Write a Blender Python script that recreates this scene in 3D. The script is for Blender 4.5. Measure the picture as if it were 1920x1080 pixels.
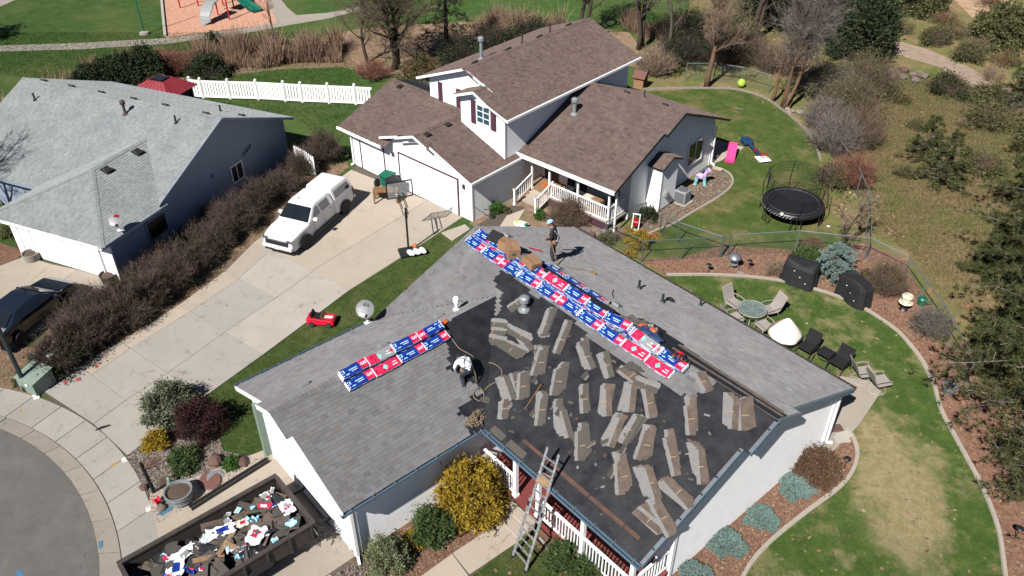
import bpy, bmesh, math, random
import numpy as np
from mathutils import Vector, Matrix, Euler
R = math.radians
for o in list(bpy.data.objects): bpy.data.objects.remove(o)
S = bpy.context.scene; COL = S.collection
# ---------------------------------------------------------------- camera, sky, sun, exposure
cd = bpy.data.cameras.new('Camera'); cam = bpy.data.objects.new('Camera', cd); COL.objects.link(cam)
cam.location = (7.154, -16.955, 22.289); cam.rotation_euler = (R(90-36.286), 0, R(49.205))
cd.sensor_width = 36; cd.lens = 29.0; cd.clip_end = 2000; S.camera = cam
SUN_AZ, SUN_EL = -72.5, 45.0
sd = Vector((math.cos(R(SUN_AZ))*math.cos(R(SUN_EL)), math.sin(R(SUN_AZ))*math.cos(R(SUN_EL)), math.sin(R(SUN_EL))))
W = bpy.data.worlds.new('World'); S.world = W; W.use_nodes = True
wt = W.node_tree; bg = wt.nodes['Background']; sk = wt.nodes.new('ShaderNodeTexSky')
sk.sky_type = 'NISHITA'; sk.sun_disc = False; sk.sun_elevation = R(SUN_EL); sk.sun_rotation = R(90-SUN_AZ)
sk.altitude = 800; sk.air_density = 0.55; sk.dust_density = 0.25; sk.ozone_density = 1.2
wt.links.new(sk.outputs[0], bg.inputs[0]); bg.inputs[1].default_value = 0.05
sl = bpy.data.lights.new('Sun', 'SUN'); so = bpy.data.objects.new('Sun', sl); COL.objects.link(so)
sl.energy = 5.0; sl.angle = R(0.53); sl.color = (1.0, 0.95, 0.88)
so.rotation_euler = sd.to_track_quat('Z', 'Y').to_euler(); so.location = (0, -40, 60)
S.view_settings.view_transform = 'Standard'; S.view_settings.look = 'None'
S.view_settings.exposure = 0.8; S.view_settings.gamma = 1.0
S.render.engine = 'CYCLES'

# ---------------------------------------------------------------- materials
M = {}
KA = .56     # surfaces sit at the dark end of their real range: the picture is exposed for them and lets white walls burn out
def kc(c): return tuple(v*KA for v in c[:3]) if max(c[:3]) < .6 else tuple(c[:3])
def nodes(name):
    m = bpy.data.materials.new(name); m.use_nodes = True; t = m.node_tree; b = t.nodes['Principled BSDF']
    M[name] = m
    return m, t, b
def noise(t, scale, detail=4, rough=.6, coord='Object'):
    tc = t.nodes.new('ShaderNodeTexCoord'); n = t.nodes.new('ShaderNodeTexNoise')
    n.inputs['Scale'].default_value = scale; n.inputs['Detail'].default_value = detail; n.inputs['Roughness'].default_value = rough
    t.links.new(tc.outputs[coord], n.inputs['Vector']); return n.outputs['Fac']
def geo_pos(t):
    return t.nodes.new('ShaderNodeNewGeometry').outputs['Position']
def wnoise(t, scale, detail=4, rough=.6, stretch=None):
    n = t.nodes.new('ShaderNodeTexNoise'); n.inputs['Scale'].default_value = scale
    n.inputs['Detail'].default_value = detail; n.inputs['Roughness'].default_value = rough
    p = geo_pos(t)
    if stretch:
        mp = t.nodes.new('ShaderNodeMapping'); mp.inputs['Scale'].default_value = stretch; t.links.new(p, mp.inputs['Vector']); p = mp.outputs[0]
    t.links.new(p, n.inputs['Vector']); return n.outputs['Fac']
def ramp(t, fac, stops):
    r = t.nodes.new('ShaderNodeValToRGB'); e = r.color_ramp.elements
    while len(e) < len(stops): e.new(.5)
    for k, (p, c) in enumerate(stops): e[k].position = p; e[k].color = (*c, 1) if len(c) == 3 else c
    t.links.new(fac, r.inputs[0]); return r.outputs[0]
def mix(t, a, b, fac, mode='MIX'):
    m = t.nodes.new('ShaderNodeMix'); m.data_type = 'RGBA'; m.blend_type = mode
    for s, v in ((m.inputs[6], a), (m.inputs[7], b), (m.inputs[0], fac)):
        if hasattr(v, 'is_linked'): t.links.new(v, s)
        elif isinstance(v, (int, float)): s.default_value = v
        else: s.default_value = (*v, 1)
    return m.outputs[2]
def bump(t, b, h, strength, dist=.01):
    n = t.nodes.new('ShaderNodeBump'); n.inputs['Strength'].default_value = strength; n.inputs['Distance'].default_value = dist
    t.links.new(h, n.inputs['Height']); t.links.new(n.outputs[0], b.inputs['Normal'])
def mat(name, col, rough=.75, col2=None, scale=6, bmp=0, bscale=60, metal=0, spec=.5, lo=.35, hi=.65):
    m, t, b = nodes(name); b.inputs['Roughness'].default_value = rough; b.inputs['Metallic'].default_value = metal
    b.inputs['Specular IOR Level'].default_value = spec
    c2 = kc(col2 or tuple(v*.8 for v in col)); col = kc(col)
    t.links.new(ramp(t, wnoise(t, scale, 5), [(lo, col), (hi, c2)]), b.inputs['Base Color'])
    if bmp: bump(t, b, wnoise(t, bscale, 3), bmp)
    return m
def mat_isl(name, stops, rough=.85, nscale=0, dark=.6, spec=.3, trans=0):
    # colour varies from piece to piece (each leaf, twig or tab is its own island)
    m, t, b = nodes(name); b.inputs['Roughness'].default_value = rough; b.inputs['Specular IOR Level'].default_value = spec
    g = t.nodes.new('ShaderNodeNewGeometry'); c = ramp(t, g.outputs['Random Per Island'], [(p, kc(q)) for p, q in stops])
    if nscale: c = mix(t, c, ramp(t, wnoise(t, nscale, 3), [(.3, (dark,)*3), (.7, (1.15,)*3)]), 1.0, 'MULTIPLY')
    t.links.new(c, b.inputs['Base Color'])
    if trans:
        tb = t.nodes.new('ShaderNodeBsdfTranslucent'); ms = t.nodes.new('ShaderNodeMixShader'); ms.inputs[0].default_value = trans
        t.links.new(c, tb.inputs[0]); t.links.new(b.outputs[0], ms.inputs[1]); t.links.new(tb.outputs[0], ms.inputs[2])
        t.links.new(ms.outputs[0], t.nodes['Material Output'].inputs[0])
    return m
def mat_tone(name, stops, rough=.92, grain=.16, gscale=90, blotch=.0):
    # per-piece colour stored as the face attribute "tone", plus granule grain
    m, t, b = nodes(name); b.inputs['Roughness'].default_value = rough; b.inputs['Specular IOR Level'].default_value = .25; b.inputs['Diffuse Roughness'].default_value = 1.0
    a = t.nodes.new('ShaderNodeAttribute'); a.attribute_name = 'tone'
    c = ramp(t, a.outputs['Fac'], [(p, kc(q)) for p, q in stops])
    c = mix(t, c, ramp(t, wnoise(t, gscale, 2), [(.3, (1-grain,)*3), (.7, (1+grain,)*3)]), 1.0, 'MULTIPLY')
    c = mix(t, c, ramp(t, wnoise(t, .9, 4), [(.3, (.86, .86, .88)), (.7, (1.1, 1.09, 1.06))]), 1.0, 'MULTIPLY')
    t.links.new(c, b.inputs['Base Color']); bump(t, b, wnoise(t, 70, 2), .3, .004)
    return m
mat_tone('shingle_grey', [(0, (.185, .18, .188)), (.35, (.225, .222, .235)), (.68, (.255, .26, .278)), (.86, (.235, .21, .19)), (1, (.30, .312, .345))])
mat_tone('shingle_brown', [(0, (.12, .088, .08)), (.4, (.165, .118, .105)), (.7, (.19, .148, .136)), (.88, (.205, .128, .098)), (1, (.165, .165, .158))])
mat_tone('shingle_pale', [(0, (.30, .33, .34)), (.5, (.37, .40, .41)), (.8, (.41, .438, .445)), (1, (.33, .367, .37))])
mat('siding_white', (.80, .80, .80), .5, (.74, .75, .77), 2.5, .05, 30)
M['siding_white'].node_tree.nodes['Principled BSDF'].inputs['Diffuse Roughness'].default_value = .12
mat('trim_white', (.82, .82, .82), .45, (.78, .78, .79), 3)
mat('siding_grey', (.35, .42, .53), .55, (.32, .39, .50), 2.5)
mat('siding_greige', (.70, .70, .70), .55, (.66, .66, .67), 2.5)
mat('gutter_blue', (.16, .26, .36), .35, (.13, .21, .30), 4)
mat('steel_grey', (.45, .48, .52), .4, (.38, .41, .45), 8, metal=.6)
mat('aluminium', (.62, .64, .66), .38, (.55, .56, .58), 12, metal=.7)
mat('black_metal', (.018, .018, .02), .45, (.03, .028, .028), 10)
mat('black_plastic', (.022, .022, .025), .4, (.03, .03, .032), 10)
mat('dark_vent', (.02, .02, .022), .7)
mat('grey_vent', (.40, .42, .45), .55, (.34, .36, .38), 10)
mat('pipe_green', (.03, .06, .055), .5)
mat('plum', (.12, .045, .075), .6)
mat('dark_glass', (.012, .016, .022), .06, (.02, .025, .03), 1.5, spec=.8)
mat('blue_glass', (.03, .09, .14), .05, (.05, .13, .19), 2.5, spec=.9)
mat('wood', (.36, .20, .09), .7, (.26, .14, .06), 9)
mat('raw_wood', (.42, .27, .15), .8, (.30, .19, .11), 7)
mat('deck_red', (.30, .065, .06), .65, (.24, .055, .05), 5)
mat('red_plastic', (.62, .012, .04), .35, (.55, .01, .03), 8)
mat('pink_plastic', (.85, .05, .22), .4)
mat('orange', (.62, .13, .03), .5)
mat('blue_plastic', (.02, .07, .19), .45)
mat('lilac', (.52, .36, .62), .5)
mat('cyan_plastic', (.28, .55, .62), .5)
mat('green_plastic', (.006, .20, .13), .45, (.005, .16, .10), 6)
mat('tennis', (.42, .62, .06), .7)
mat('white_plastic', (.80, .80, .80), .4, (.74, .74, .75), 6)
mat('cream', (.72, .66, .52), .6)
mat('beige_metal', (.50, .45, .41), .5, (.44, .40, .37), 12)
mat('mesh_taupe', (.46, .41, .38), .75, (.40, .36, .33), 25)
mat('car_white', (.62, .63, .65), .16, (.60, .61, .63), 2, spec=.6)
mat('car_dark', (.014, .022, .04), .1, (.016, .025, .045), 2, spec=.8)
mat('car_silver', (.50, .53, .57), .25, (.46, .49, .53), 2, metal=.5)
mat('rubber', (.018, .018, .018), .8)
mat('chrome', (.7, .7, .72), .15, metal=.9)
mat('tail_red', (.45, .01, .015), .15)
mat('utility_green', (.30, .40, .33), .6, (.26, .35, .29), 4)
mat('galvanised', (.40, .43, .46), .45, (.50, .53, .56), 9, metal=.4)
mat('soil', (.095, .062, .045), .95, (.14, .095, .07), 18, .6, 60)
mat('terracotta', (.24, .105, .085), .85, (.20, .085, .07), 9, .2, 40)
mat('rock', (.27, .22, .19), .9, (.17, .14, .125), 5, .5, 25)
mat('rock_red', (.20, .105, .085), .9, (.13, .075, .065), 8, .5, 25)
mat('rock_pale', (.42, .36, .31), .9, (.28, .235, .2), 6, .5, 25)
mat('cardboard', (.42, .235, .125), .85, (.36, .20, .105), 5)
mat('wrap_blue', (.012, .032, .30), .3, (.02, .07, .42), 9, .9, 16)
mat('wrap_pink', (.52, .012, .055), .3, (.62, .03, .10), 9, .9, 16)
mat('wrap_white', (.66, .69, .76), .35, (.60, .62, .70), 14, .8, 18)
mat('wrap_sky', (.22, .52, .80), .3, (.30, .58, .82), 20)
mat('wrap_grey', (.42, .43, .44), .35, (.36, .37, .38), 14)
mat('wrap_mint', (.25, .62, .58), .35)
mat('rope', (.36, .28, .19), .9, (.28, .21, .14), 30)
mat('denim', (.022, .032, .05), .9, (.03, .042, .062), 20)
mat('black_cloth', (.012, .013, .017), .9, (.018, .02, .025), 20)
mat('white_cloth', (.78, .80, .83), .85, (.70, .72, .76), 8)
mat('blue_cap', (.20, .38, .62), .8, (.26, .44, .66), 10)
mat('skin', (.42, .23, .16), .6)
mat('hair', (.02, .015, .012), .8)
mat('tan_leather', (.32, .21, .11), .8)
mat('cover_black', (.014, .015, .018), .75, (.02, .021, .025), 5)
mat('cover_cream', (.72, .64, .59), .85, (.66, .58, .53), 6)
mat('felt_blue_bag', (.02, .06, .16), .7, (.03, .08, .2), 12)
mat('trampoline_black', (.010, .011, .016), .55, (.014, .015, .021), 4)
mat('shed_red', (.36, .035, .055), .55, (.31, .03, .048), 5)
mat('rust_steel', (.085, .062, .055), .7, (.05, .042, .04), 6)
mat('rust_orange', (.17, .075, .05), .9, (.085, .055, .045), 4)
mat('bark', (.10, .068, .05), .95, (.06, .042, .032), 14, .7, 30)
mat('bark_orange', (.25, .135, .085), .95, (.15, .085, .055), 9, .7, 24)
mat('bark_grey', (.21, .17, .145), .95, (.14, .11, .095), 14, .6, 30)
mat('shingle_back', (.19, .14, .11), .9, (.115, .088, .072), 4); mat('dish_grey', (.26, .27, .29), .5)
mat('shingle_face', (.305, .30, .30), .95, (.26, .255, .255), 5, .4, 90)
mat('shingle_dull', (.125, .112, .098), .95, (.095, .085, .075), 14, .3, 80)
mat('tape_tan', (.50, .33, .2), .7)
mat('net_black', (.01, .01, .012), .8)
mat('fence_green', (.13, .20, .20), .5, (.17, .22, .22), 9, metal=.3)
mat('fence_wire', (.30, .34, .36), .5, (.36, .40, .42), 9, metal=.5)
mat('paint_red', (.55, .09, .10), .8); mat('paint_blue', (.09, .25, .42), .8); mat('paint_white', (.62, .60, .58), .85); mat('paint_yellow', (.55, .36, .12), .85)
def mat_glass(name, tint, alpha):
    m, t, b = nodes(name); b.inputs['Base Color'].default_value = (*tint, 1); b.inputs['Roughness'].default_value = .05
    b.inputs['Alpha'].default_value = alpha; b.inputs['Specular IOR Level'].default_value = .8
mat_glass('clear_glass', (.22, .29, .29), .32)
mat_glass('clear_acrylic', (.45, .48, .5), .22)
mat_glass('net_mesh', (.012, .014, .014), .30)
mat_glass('chain_mesh', (.10, .145, .15), .22)
mat_glass('chain_mesh_green', (.05, .13, .12), .42)

# felt underlayment: dark, scuffed, dusty in streaks
m, t, b = nodes('felt'); b.inputs['Roughness'].default_value = .5; b.inputs['Specular IOR Level'].default_value = .55
c = ramp(t, wnoise(t, 1.3, 8, .7), [(.32, (.0055, .0062, .0085)), (.55, (.010, .011, .0145)), (.72, (.017, .0178, .022))])
c = mix(t, c, (.035, .034, .035), ramp(t, wnoise(t, 16, 6, .75, (1, 1, .2)), [(.6, (0, 0, 0)), (.74, (.55, .55, .55))]))
c = mix(t, c, (.045, .039, .034), ramp(t, wnoise(t, 4, 8, .8), [(.64, (0, 0, 0)), (.78, (.5, .5, .5))]))
t.links.new(c, b.inputs['Base Color']); bump(t, b, wnoise(t, 3.2, 5), .35, .02)
t.links.new(ramp(t, wnoise(t, 2.2, 5), [(.3, (.38,)*3), (.7, (.68,)*3)]), b.inputs['Roughness'])

def cracks(t, scale, w):
    # hairline cracks: edges of large distorted cells, broken up by noise
    n = t.nodes.new('ShaderNodeTexNoise'); n.inputs['Scale'].default_value = 1.6; n.inputs['Detail'].default_value = 5; p = geo_pos(t); t.links.new(p, n.inputs['Vector'])
    va = t.nodes.new('ShaderNodeVectorMath'); va.operation = 'MULTIPLY_ADD'; va.inputs[1].default_value = (1.1, 1.1, 0); t.links.new(n.outputs['Color'], va.inputs[0]); t.links.new(p, va.inputs[2])
    v = t.nodes.new('ShaderNodeTexVoronoi'); v.feature = 'DISTANCE_TO_EDGE'; v.inputs['Scale'].default_value = scale; t.links.new(va.outputs[0], v.inputs['Vector'])
    a = ramp(t, v.outputs['Distance'], [(0, (.5,)*3), (w, (0, 0, 0))]); return mix(t, a, ramp(t, wnoise(t, .5, 3), [(.53, (0, 0, 0)), (.62, (1, 1, 1))]), 1.0, 'MULTIPLY')
def ground_mat(name, stops1, s1, stops2=None, s2=.35, f2=(.42, .62), bmp=.7, bscale=45, fleck=None, fleck_t=(.66, .72), fleck_s=9, rough=.95, s0=22, grain=.3, patch=None, gain=1.0):
    m, t, b = nodes(name); kc = lambda c: tuple(v*KA*gain for v in c); b.inputs['Diffuse Roughness'].default_value = 1.0; b.inputs['Roughness'].default_value = rough; b.inputs['Specular IOR Level'].default_value = .15
    c = ramp(t, wnoise(t, s1, 8, .68), [(p, kc(q)) for p, q in stops1])
    if stops2:
        c2 = ramp(t, wnoise(t, s1*1.7, 8, .7), [(p, kc(q)) for p, q in stops2])
        c = mix(t, c, c2, ramp(t, wnoise(t, s2, 7, .66), [(f2[0], (0, 0, 0)), (f2[1], (1, 1, 1))]))
        if patch:   # a worn, dried-out area of the lawn
            for (px, py, r0, r1) in patch:
                vm = t.nodes.new('ShaderNodeVectorMath'); vm.operation = 'DISTANCE'; vm.inputs[1].default_value = (px, py, 0)
                t.links.new(geo_pos(t), vm.inputs[0])
                ad = t.nodes.new('ShaderNodeMath'); ad.operation = 'MULTIPLY_ADD'; ad.inputs[1].default_value = 4.2; t.links.new(wnoise(t, .8, 7, .7), ad.inputs[0]); t.links.new(vm.outputs['Value'], ad.inputs[2])
                mr = t.nodes.new('ShaderNodeMapRange'); mr.inputs[1].default_value = r0+2.1; mr.inputs[2].default_value = r1+2.1; mr.inputs[3].default_value = .82; mr.inputs[4].default_value = 0
                t.links.new(ad.outputs[0], mr.inputs[0]); c = mix(t, c, c2, mr.outputs[0])
    if fleck: c = mix(t, c, kc(fleck), ramp(t, wnoise(t, fleck_s, 3, .5), [(fleck_t[0], (0, 0, 0)), (fleck_t[1], (.9,)*3)]))
    if name == 'asphalt': c = mix(t, c, kc((.035, .034, .033)), cracks(t, .9, .014))
    c = mix(t, c, ramp(t, wnoise(t, s0, 6, .8), [(.3, (1-grain,)*3), (.7, (1+grain,)*3)]), 1.0, 'MULTIPLY')
    t.links.new(c, b.inputs['Base Color'])
    if bmp: bump(t, b, wnoise(t, bscale, 6, .75), bmp, .05)
G1 = [(.3, (.030, .062, .012)), (.5, (.050, .090, .019)), (.7, (.085, .118, .03))]
DRY = [(.3, (.17, .145, .07)), (.5, (.24, .20, .11)), (.7, (.30, .25, .15))]
ground_mat('lawn_park', [(.3, (.018, .044, .009)), (.5, (.030, .062, .014)), (.7, (.048, .080, .02))], 1.2, [(.3, (.05, .075, .02)), (.7, (.085, .09, .03))], .12, (.48, .68), gain=1.8)
ground_mat('lawn_strip', [(.3, (.036, .062, .014)), (.5, (.055, .088, .022)), (.7, (.08, .112, .032))], 2, [(.3, (.09, .10, .032)), (.7, (.14, .13, .055))], .5, (.5, .72), gain=1.25)
ground_mat('lawn_dry', G1, 1.6, DRY, .55, (.50, .70), fleck=(.32, .25, .13), fleck_t=(.70, .75), fleck_s=3.2, patch=[(-.6, 7.6, .3, 1.2), (.4, 6.8, .6, 1.6), (1.2, 6.0, .9, 1.9), (1.9, 5.0, .9, 1.9), (2.6, 3.9, .7, 1.7), (-2.2, 8.9, .2, 1.0), (-4.2, 9.6, .2, .9)], gain=1.3)
ground_mat('lawn_yard', [(.3, (.036, .064, .014)), (.5, (.056, .088, .02)), (.7, (.09, .112, .03))], 1.4, [(.3, (.12, .11, .045)), (.7, (.20, .155, .075))], .45, (.5, .68), fleck=(.30, .23, .13), fleck_t=(.72, .77), fleck_s=4, gain=1.3)
ground_mat('hillside', [(.3, (.085, .068, .032)), (.5, (.125, .092, .05)), (.7, (.165, .115, .065))], .9, [(.3, (.05, .065, .018)), (.7, (.09, .095, .032))], .16, (.40, .58), fleck=(.20, .10, .06), fleck_t=(.62, .7), fleck_s=1.4, grain=.4, gain=1.9)
ground_mat('bark_mulch', [(.3, (.09, .05, .036)), (.5, (.15, .082, .058)), (.7, (.205, .12, .085))], 5, [(.3, (.14, .11, .07)), (.7, (.2, .15, .1))], .6, (.55, .75), bmp=1, bscale=40, grain=.45, s0=30, gain=1.8)
ground_mat('gravel', [(.3, (.13, .105, .085)), (.5, (.21, .18, .155)), (.7, (.30, .27, .24))], 14, None, bmp=1, bscale=32, grain=.4, s0=28, gain=1.8)
ground_mat('dirt', [(.3, (.10, .065, .042)), (.5, (.155, .105, .072)), (.7, (.21, .15, .105))], 2.5, [(.3, (.06, .07, .025)), (.7, (.1, .1, .04))], .5, (.52, .7), grain=.4, gain=1.8)
ground_mat('dirt_path', [(.3, (.17, .13, .10)), (.5, (.22, .17, .135)), (.7, (.27, .21, .165))], 2, None, bmp=.3, grain=.2, gain=1.4)
ground_mat('wood_chips', [(.3, (.27, .145, .10)), (.5, (.34, .19, .135)), (.7, (.42, .25, .18))], 3, None, bmp=.6, grain=.25, gain=1.8)
ground_mat('asphalt', [(.3, (.105, .10, .096)), (.5, (.125, .12, .115)), (.7, (.15, .143, .136))], 1.2, [(.3, (.085, .082, .08)), (.7, (.13, .125, .12))], .3, (.5, .7), bmp=.35, bscale=70, grain=.18, s0=45, rough=.9, gain=1.6)
ground_mat('sand', [(.3, (.28, .185, .12)), (.5, (.38, .26, .175)), (.7, (.46, .33, .23))], 1.5, None, bmp=.5, grain=.25, gain=1.1)
def concrete(name, a, bcol, stain=(.20, .185, .165)):
    m, t, b = nodes(name); kc = lambda c: tuple(v*.70 for v in c); b.inputs['Diffuse Roughness'].default_value = .8; b.inputs['Roughness'].default_value = .85; b.inputs['Specular IOR Level'].default_value = .25
    c = ramp(t, wnoise(t, .8, 8, .65), [(.3, kc(a)), (.7, kc(bcol))])
    c = mix(t, c, kc(stain), ramp(t, wnoise(t, 1.9, 8, .75), [(.56, (0, 0, 0)), (.72, (.8, .8, .8))]))
    c = mix(t, c, kc((.10, .085, .07)), cracks(t, .42, .008))
    oi = t.nodes.new('ShaderNodeObjectInfo'); c = mix(t, c, ramp(t, oi.outputs['Random'], [(0, (.90, .90, .91)), (1, (1.06, 1.05, 1.03))]), 1.0, 'MULTIPLY')
    c = mix(t, c, ramp(t, wnoise(t, 40, 4, .8), [(.3, (.9,)*3), (.7, (1.08,)*3)]), 1.0, 'MULTIPLY')
    t.links.new(c, b.inputs['Base Color']); bump(t, b, wnoise(t, 60, 3), .12, .01)
concrete('concrete', (.365, .342, .312), (.415, .39, .358))
concrete('concrete_warm', (.395, .343, .288), (.435, .385, .328), (.28, .225, .18))
concrete('concrete_grey', (.30, .27, .235), (.35, .315, .275))
mat('joint', (.10, .08, .065), .95, (.16, .13, .105), 10)

# ---------------------------------------------------------------- mesh helpers
def link(o, parent=None, **kw):
    COL.objects.link(o)
    if parent is not None: o.parent = parent
    for k, v in kw.items(): o[k] = v
    return o
def chain(par):
    m = Matrix()
    while par is not None: m = par.matrix_basis @ m; par = par.parent
    return m
def empty(name, loc, rz=0, label=None, cat=None, group=None):
    o = bpy.data.objects.new(name, None); o.empty_display_size = .2; COL.objects.link(o)
    o.location = loc if len(loc) == 3 else (*loc, 0); o.rotation_euler = (0, 0, R(rz))
    return tag(o, label, cat, group)
def tag(o, label=None, cat=None, group=None, kind=None):
    if label: o['label'] = label
    if cat: o['category'] = cat
    if group: o['group'] = group
    if kind: o['kind'] = kind
    return o
def dup(o, parent=None):
    c = o.copy(); COL.objects.link(c); c.parent = parent
    for ch in list(o.children): dup(ch, c)
    return c
class MB:
    def __init__(s): s.v = []; s.f = []; s.m = []; s.mi = 0
    def add(s, vs, fs):
        n = len(s.v); s.v += [tuple(p) for p in vs]; s.f += [tuple(i+n for i in f) for f in fs]; s.m += [s.mi]*len(fs); return s
    def box(s, c, d, rot=None):
        hx, hy, hz = d[0]/2, d[1]/2, d[2]/2
        vs = [Vector((x*hx, y*hy, z*hz)) for z in (-1, 1) for x, y in ((-1, -1), (1, -1), (1, 1), (-1, 1))]
        if rot is not None:
            m = rot if isinstance(rot, Matrix) else Euler(rot).to_matrix(); vs = [m @ v for v in vs]
        c = Vector(c)
        return s.add([v+c for v in vs], [(3, 2, 1, 0), (4, 5, 6, 7), (0, 1, 5, 4), (1, 2, 6, 5), (2, 3, 7, 6), (3, 0, 4, 7)])
    def bx(s, a, b): return s.box([(p+q)/2 for p, q in zip(a, b)], [abs(q-p) for p, q in zip(a, b)])
    def bar(s, p, q, w, h=None, up=(0, 0, 1)):
        p, q = Vector(p), Vector(q); d = q-p; L = d.length
        if L < 1e-6: return s
        x = d/L; u = Vector(up); y = u.cross(x)
        if y.length < 1e-4: y = Vector((1, 0, 0)).cross(x)
        y.normalize(); z = x.cross(y); m = Matrix((x, y, z)).transposed()
        return s.box((p+q)/2, (L, w, h or w), m)
    def tube(s, path, r, n=6, cap=True):
        path = [Vector(p) for p in path]; k = len(path); rs = r if isinstance(r, (list, tuple)) else [r]*k
        vs = []; pn = None
        for i, p in enumerate(path):
            d = (path[min(i+1, k-1)]-path[max(i-1, 0)]).normalized()
            if pn is None: a = d.orthogonal().normalized()
            else:
                a = pn-d*pn.dot(d); a = a.normalized() if a.length > 1e-5 else d.orthogonal().normalized()
            pn = a; b2 = d.cross(a)
            vs += [p+(a*math.cos(2*math.pi*j/n)+b2*math.sin(2*math.pi*j/n))*rs[i] for j in range(n)]
        fs = [(i*n+j, i*n+(j+1) % n, (i+1)*n+(j+1) % n, (i+1)*n+j) for i in range(k-1) for j in range(n)]
        if cap: fs += [tuple(range(n-1, -1, -1)), tuple((k-1)*n+j for j in range(n))]
        return s.add(vs, fs)
    def lathe(s, c, prof, n=16, axis=None, sx=1, sy=1):
        c = Vector(c); vs = []
        for r, z in prof: vs += [Vector((r*sx*math.cos(2*math.pi*j/n), r*sy*math.sin(2*math.pi*j/n), z)) for j in range(n)]
        if axis is not None: m = Vector(axis).to_track_quat('Z', 'Y').to_matrix(); vs = [m @ v for v in vs]
        k = len(prof)
        fs = [(i*n+j, i*n+(j+1) % n, (i+1)*n+(j+1) % n, (i+1)*n+j) for i in range(k-1) for j in range(n)]
        if prof[0][0] > 1e-6: fs.append(tuple(range(n-1, -1, -1)))
        if prof[-1][0] > 1e-6: fs.append(tuple((k-1)*n+j for j in range(n)))
        return s.add([v+c for v in vs], fs)
    def prism(s, poly, z0, z1):
        n = len(poly)
        if sum(poly[i][0]*poly[(i+1) % n][1]-poly[(i+1) % n][0]*poly[i][1] for i in range(n)) < 0: poly = poly[::-1]
        return s.add([(*p[:2], z0) for p in poly]+[(*p[:2], z1) for p in poly],
                     [tuple(range(n-1, -1, -1)), tuple(range(n, 2*n))]+[(i, (i+1) % n, (i+1) % n+n, i+n) for i in range(n)])
    def loft(s, rings, cap=True):
        n = len(rings[0]); k = len(rings); vs = [p for r in rings for p in r]
        fs = [(i*n+j, i*n+(j+1) % n, (i+1)*n+(j+1) % n, (i+1)*n+j) for i in range(k-1) for j in range(n)]
        if cap: fs += [tuple(range(n-1, -1, -1)), tuple((k-1)*n+j for j in range(n))]
        return s.add(vs, fs)
    def poly3(s, pts, n, t):      # a slab: polygon pts (3D) thickened by t along -n
        n = Vector(n).normalized(); k = len(pts); a = [Vector(p) for p in pts]; b2 = [p-n*t for p in a]
        return s.add(a+b2, [tuple(range(k)), tuple(range(2*k-1, k-1, -1))]+[(i, i+k, (i+1) % k+k, (i+1) % k) for i in range(k)])
    def build(s, name, mats, parent=None, world=False, smooth=False, bevel=0, **kw):
        vs = s.v
        if world and parent is not None:
            inv = chain(parent).inverted(); vs = [inv @ Vector(p) for p in vs]
        me = bpy.data.meshes.new(name); me.from_pydata([tuple(p) for p in vs], [], s.f)
        ml = mats if isinstance(mats, (list, tuple)) else [mats]
        for q in ml: me.materials.append(M[q])
        if len(ml) > 1: me.polygons.foreach_set('material_index', s.m)
        if smooth: me.polygons.foreach_set('use_smooth', [True]*len(me.polygons))
        me.update()
        o = bpy.data.objects.new(name, me); link(o, parent, **kw)
        if bevel:
            bv = o.modifiers.new('Bevel', 'BEVEL'); bv.width = bevel; bv.segments = 2; bv.limit_method = 'ANGLE'; bv.angle_limit = R(40)
        return o
def fast(name, V, n, mat_, parent=None, world=False, smooth=False, tone=None, **kw):
    # V: (faces*n, 3) array of unshared corners, n corners per face
    V = np.asarray(V, dtype=np.float32).reshape(-1, 3); k = len(V)//n
    if world and parent is not None:
        a = np.array(chain(parent).inverted()); V = V @ a[:3, :3].T.astype(np.float32)+a[:3, 3].astype(np.float32)
    me = bpy.data.meshes.new(name); me.vertices.add(len(V)); me.vertices.foreach_set('co', V.ravel())
    me.loops.add(k*n); me.loops.foreach_set('vertex_index', np.arange(k*n, dtype=np.int32))
    me.polygons.add(k); me.polygons.foreach_set('loop_start', np.arange(0, k*n, n, dtype=np.int32))
    me.materials.append(M[mat_])
    if tone is not None:
        at = me.attributes.new('tone', 'FLOAT', 'FACE'); at.data.foreach_set('value', np.asarray(tone, dtype=np.float32))
    me.update(calc_edges=True)
    return link(bpy.data.objects.new(name, me), parent, **kw)
def sheet(name, poly, z, m, label=None, cat=None, kind='structure', parent=None):
    mb = MB(); n = len(poly)
    if sum(poly[i][0]*poly[(i+1) % n][1]-poly[(i+1) % n][0]*poly[i][1] for i in range(n)) < 0: poly = poly[::-1]
    mb.add([(x, y, z) for x, y in poly], [tuple(range(n))]); o = mb.build(name, m, parent, world=parent is not None)
    return tag(o, label, cat, None, kind if parent is None else None)
def inside(x, y, poly):
    c = False; n = len(poly); j = n-1
    for i in range(n):
        xi, yi = poly[i]; xj, yj = poly[j]
        if (yi > y) != (yj > y) and x < (xj-xi)*(y-yi)/(yj-yi)+xi: c = not c
        j = i
    return c
def smooth_line(pts, k=6):
    out = []; n = len(pts); P = [Vector(p) for p in pts]
    for i in range(n-1):
        a, b, c, d = P[max(i-1, 0)], P[i], P[i+1], P[min(i+2, n-1)]
        for j in range(k):
            t = j/k; out.append(.5*((2*b)+(c-a)*t+(2*a-5*b+4*c-d)*t*t+(3*b-a-3*c+d)*t**3))
    out.append(P[-1]); return out
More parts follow.
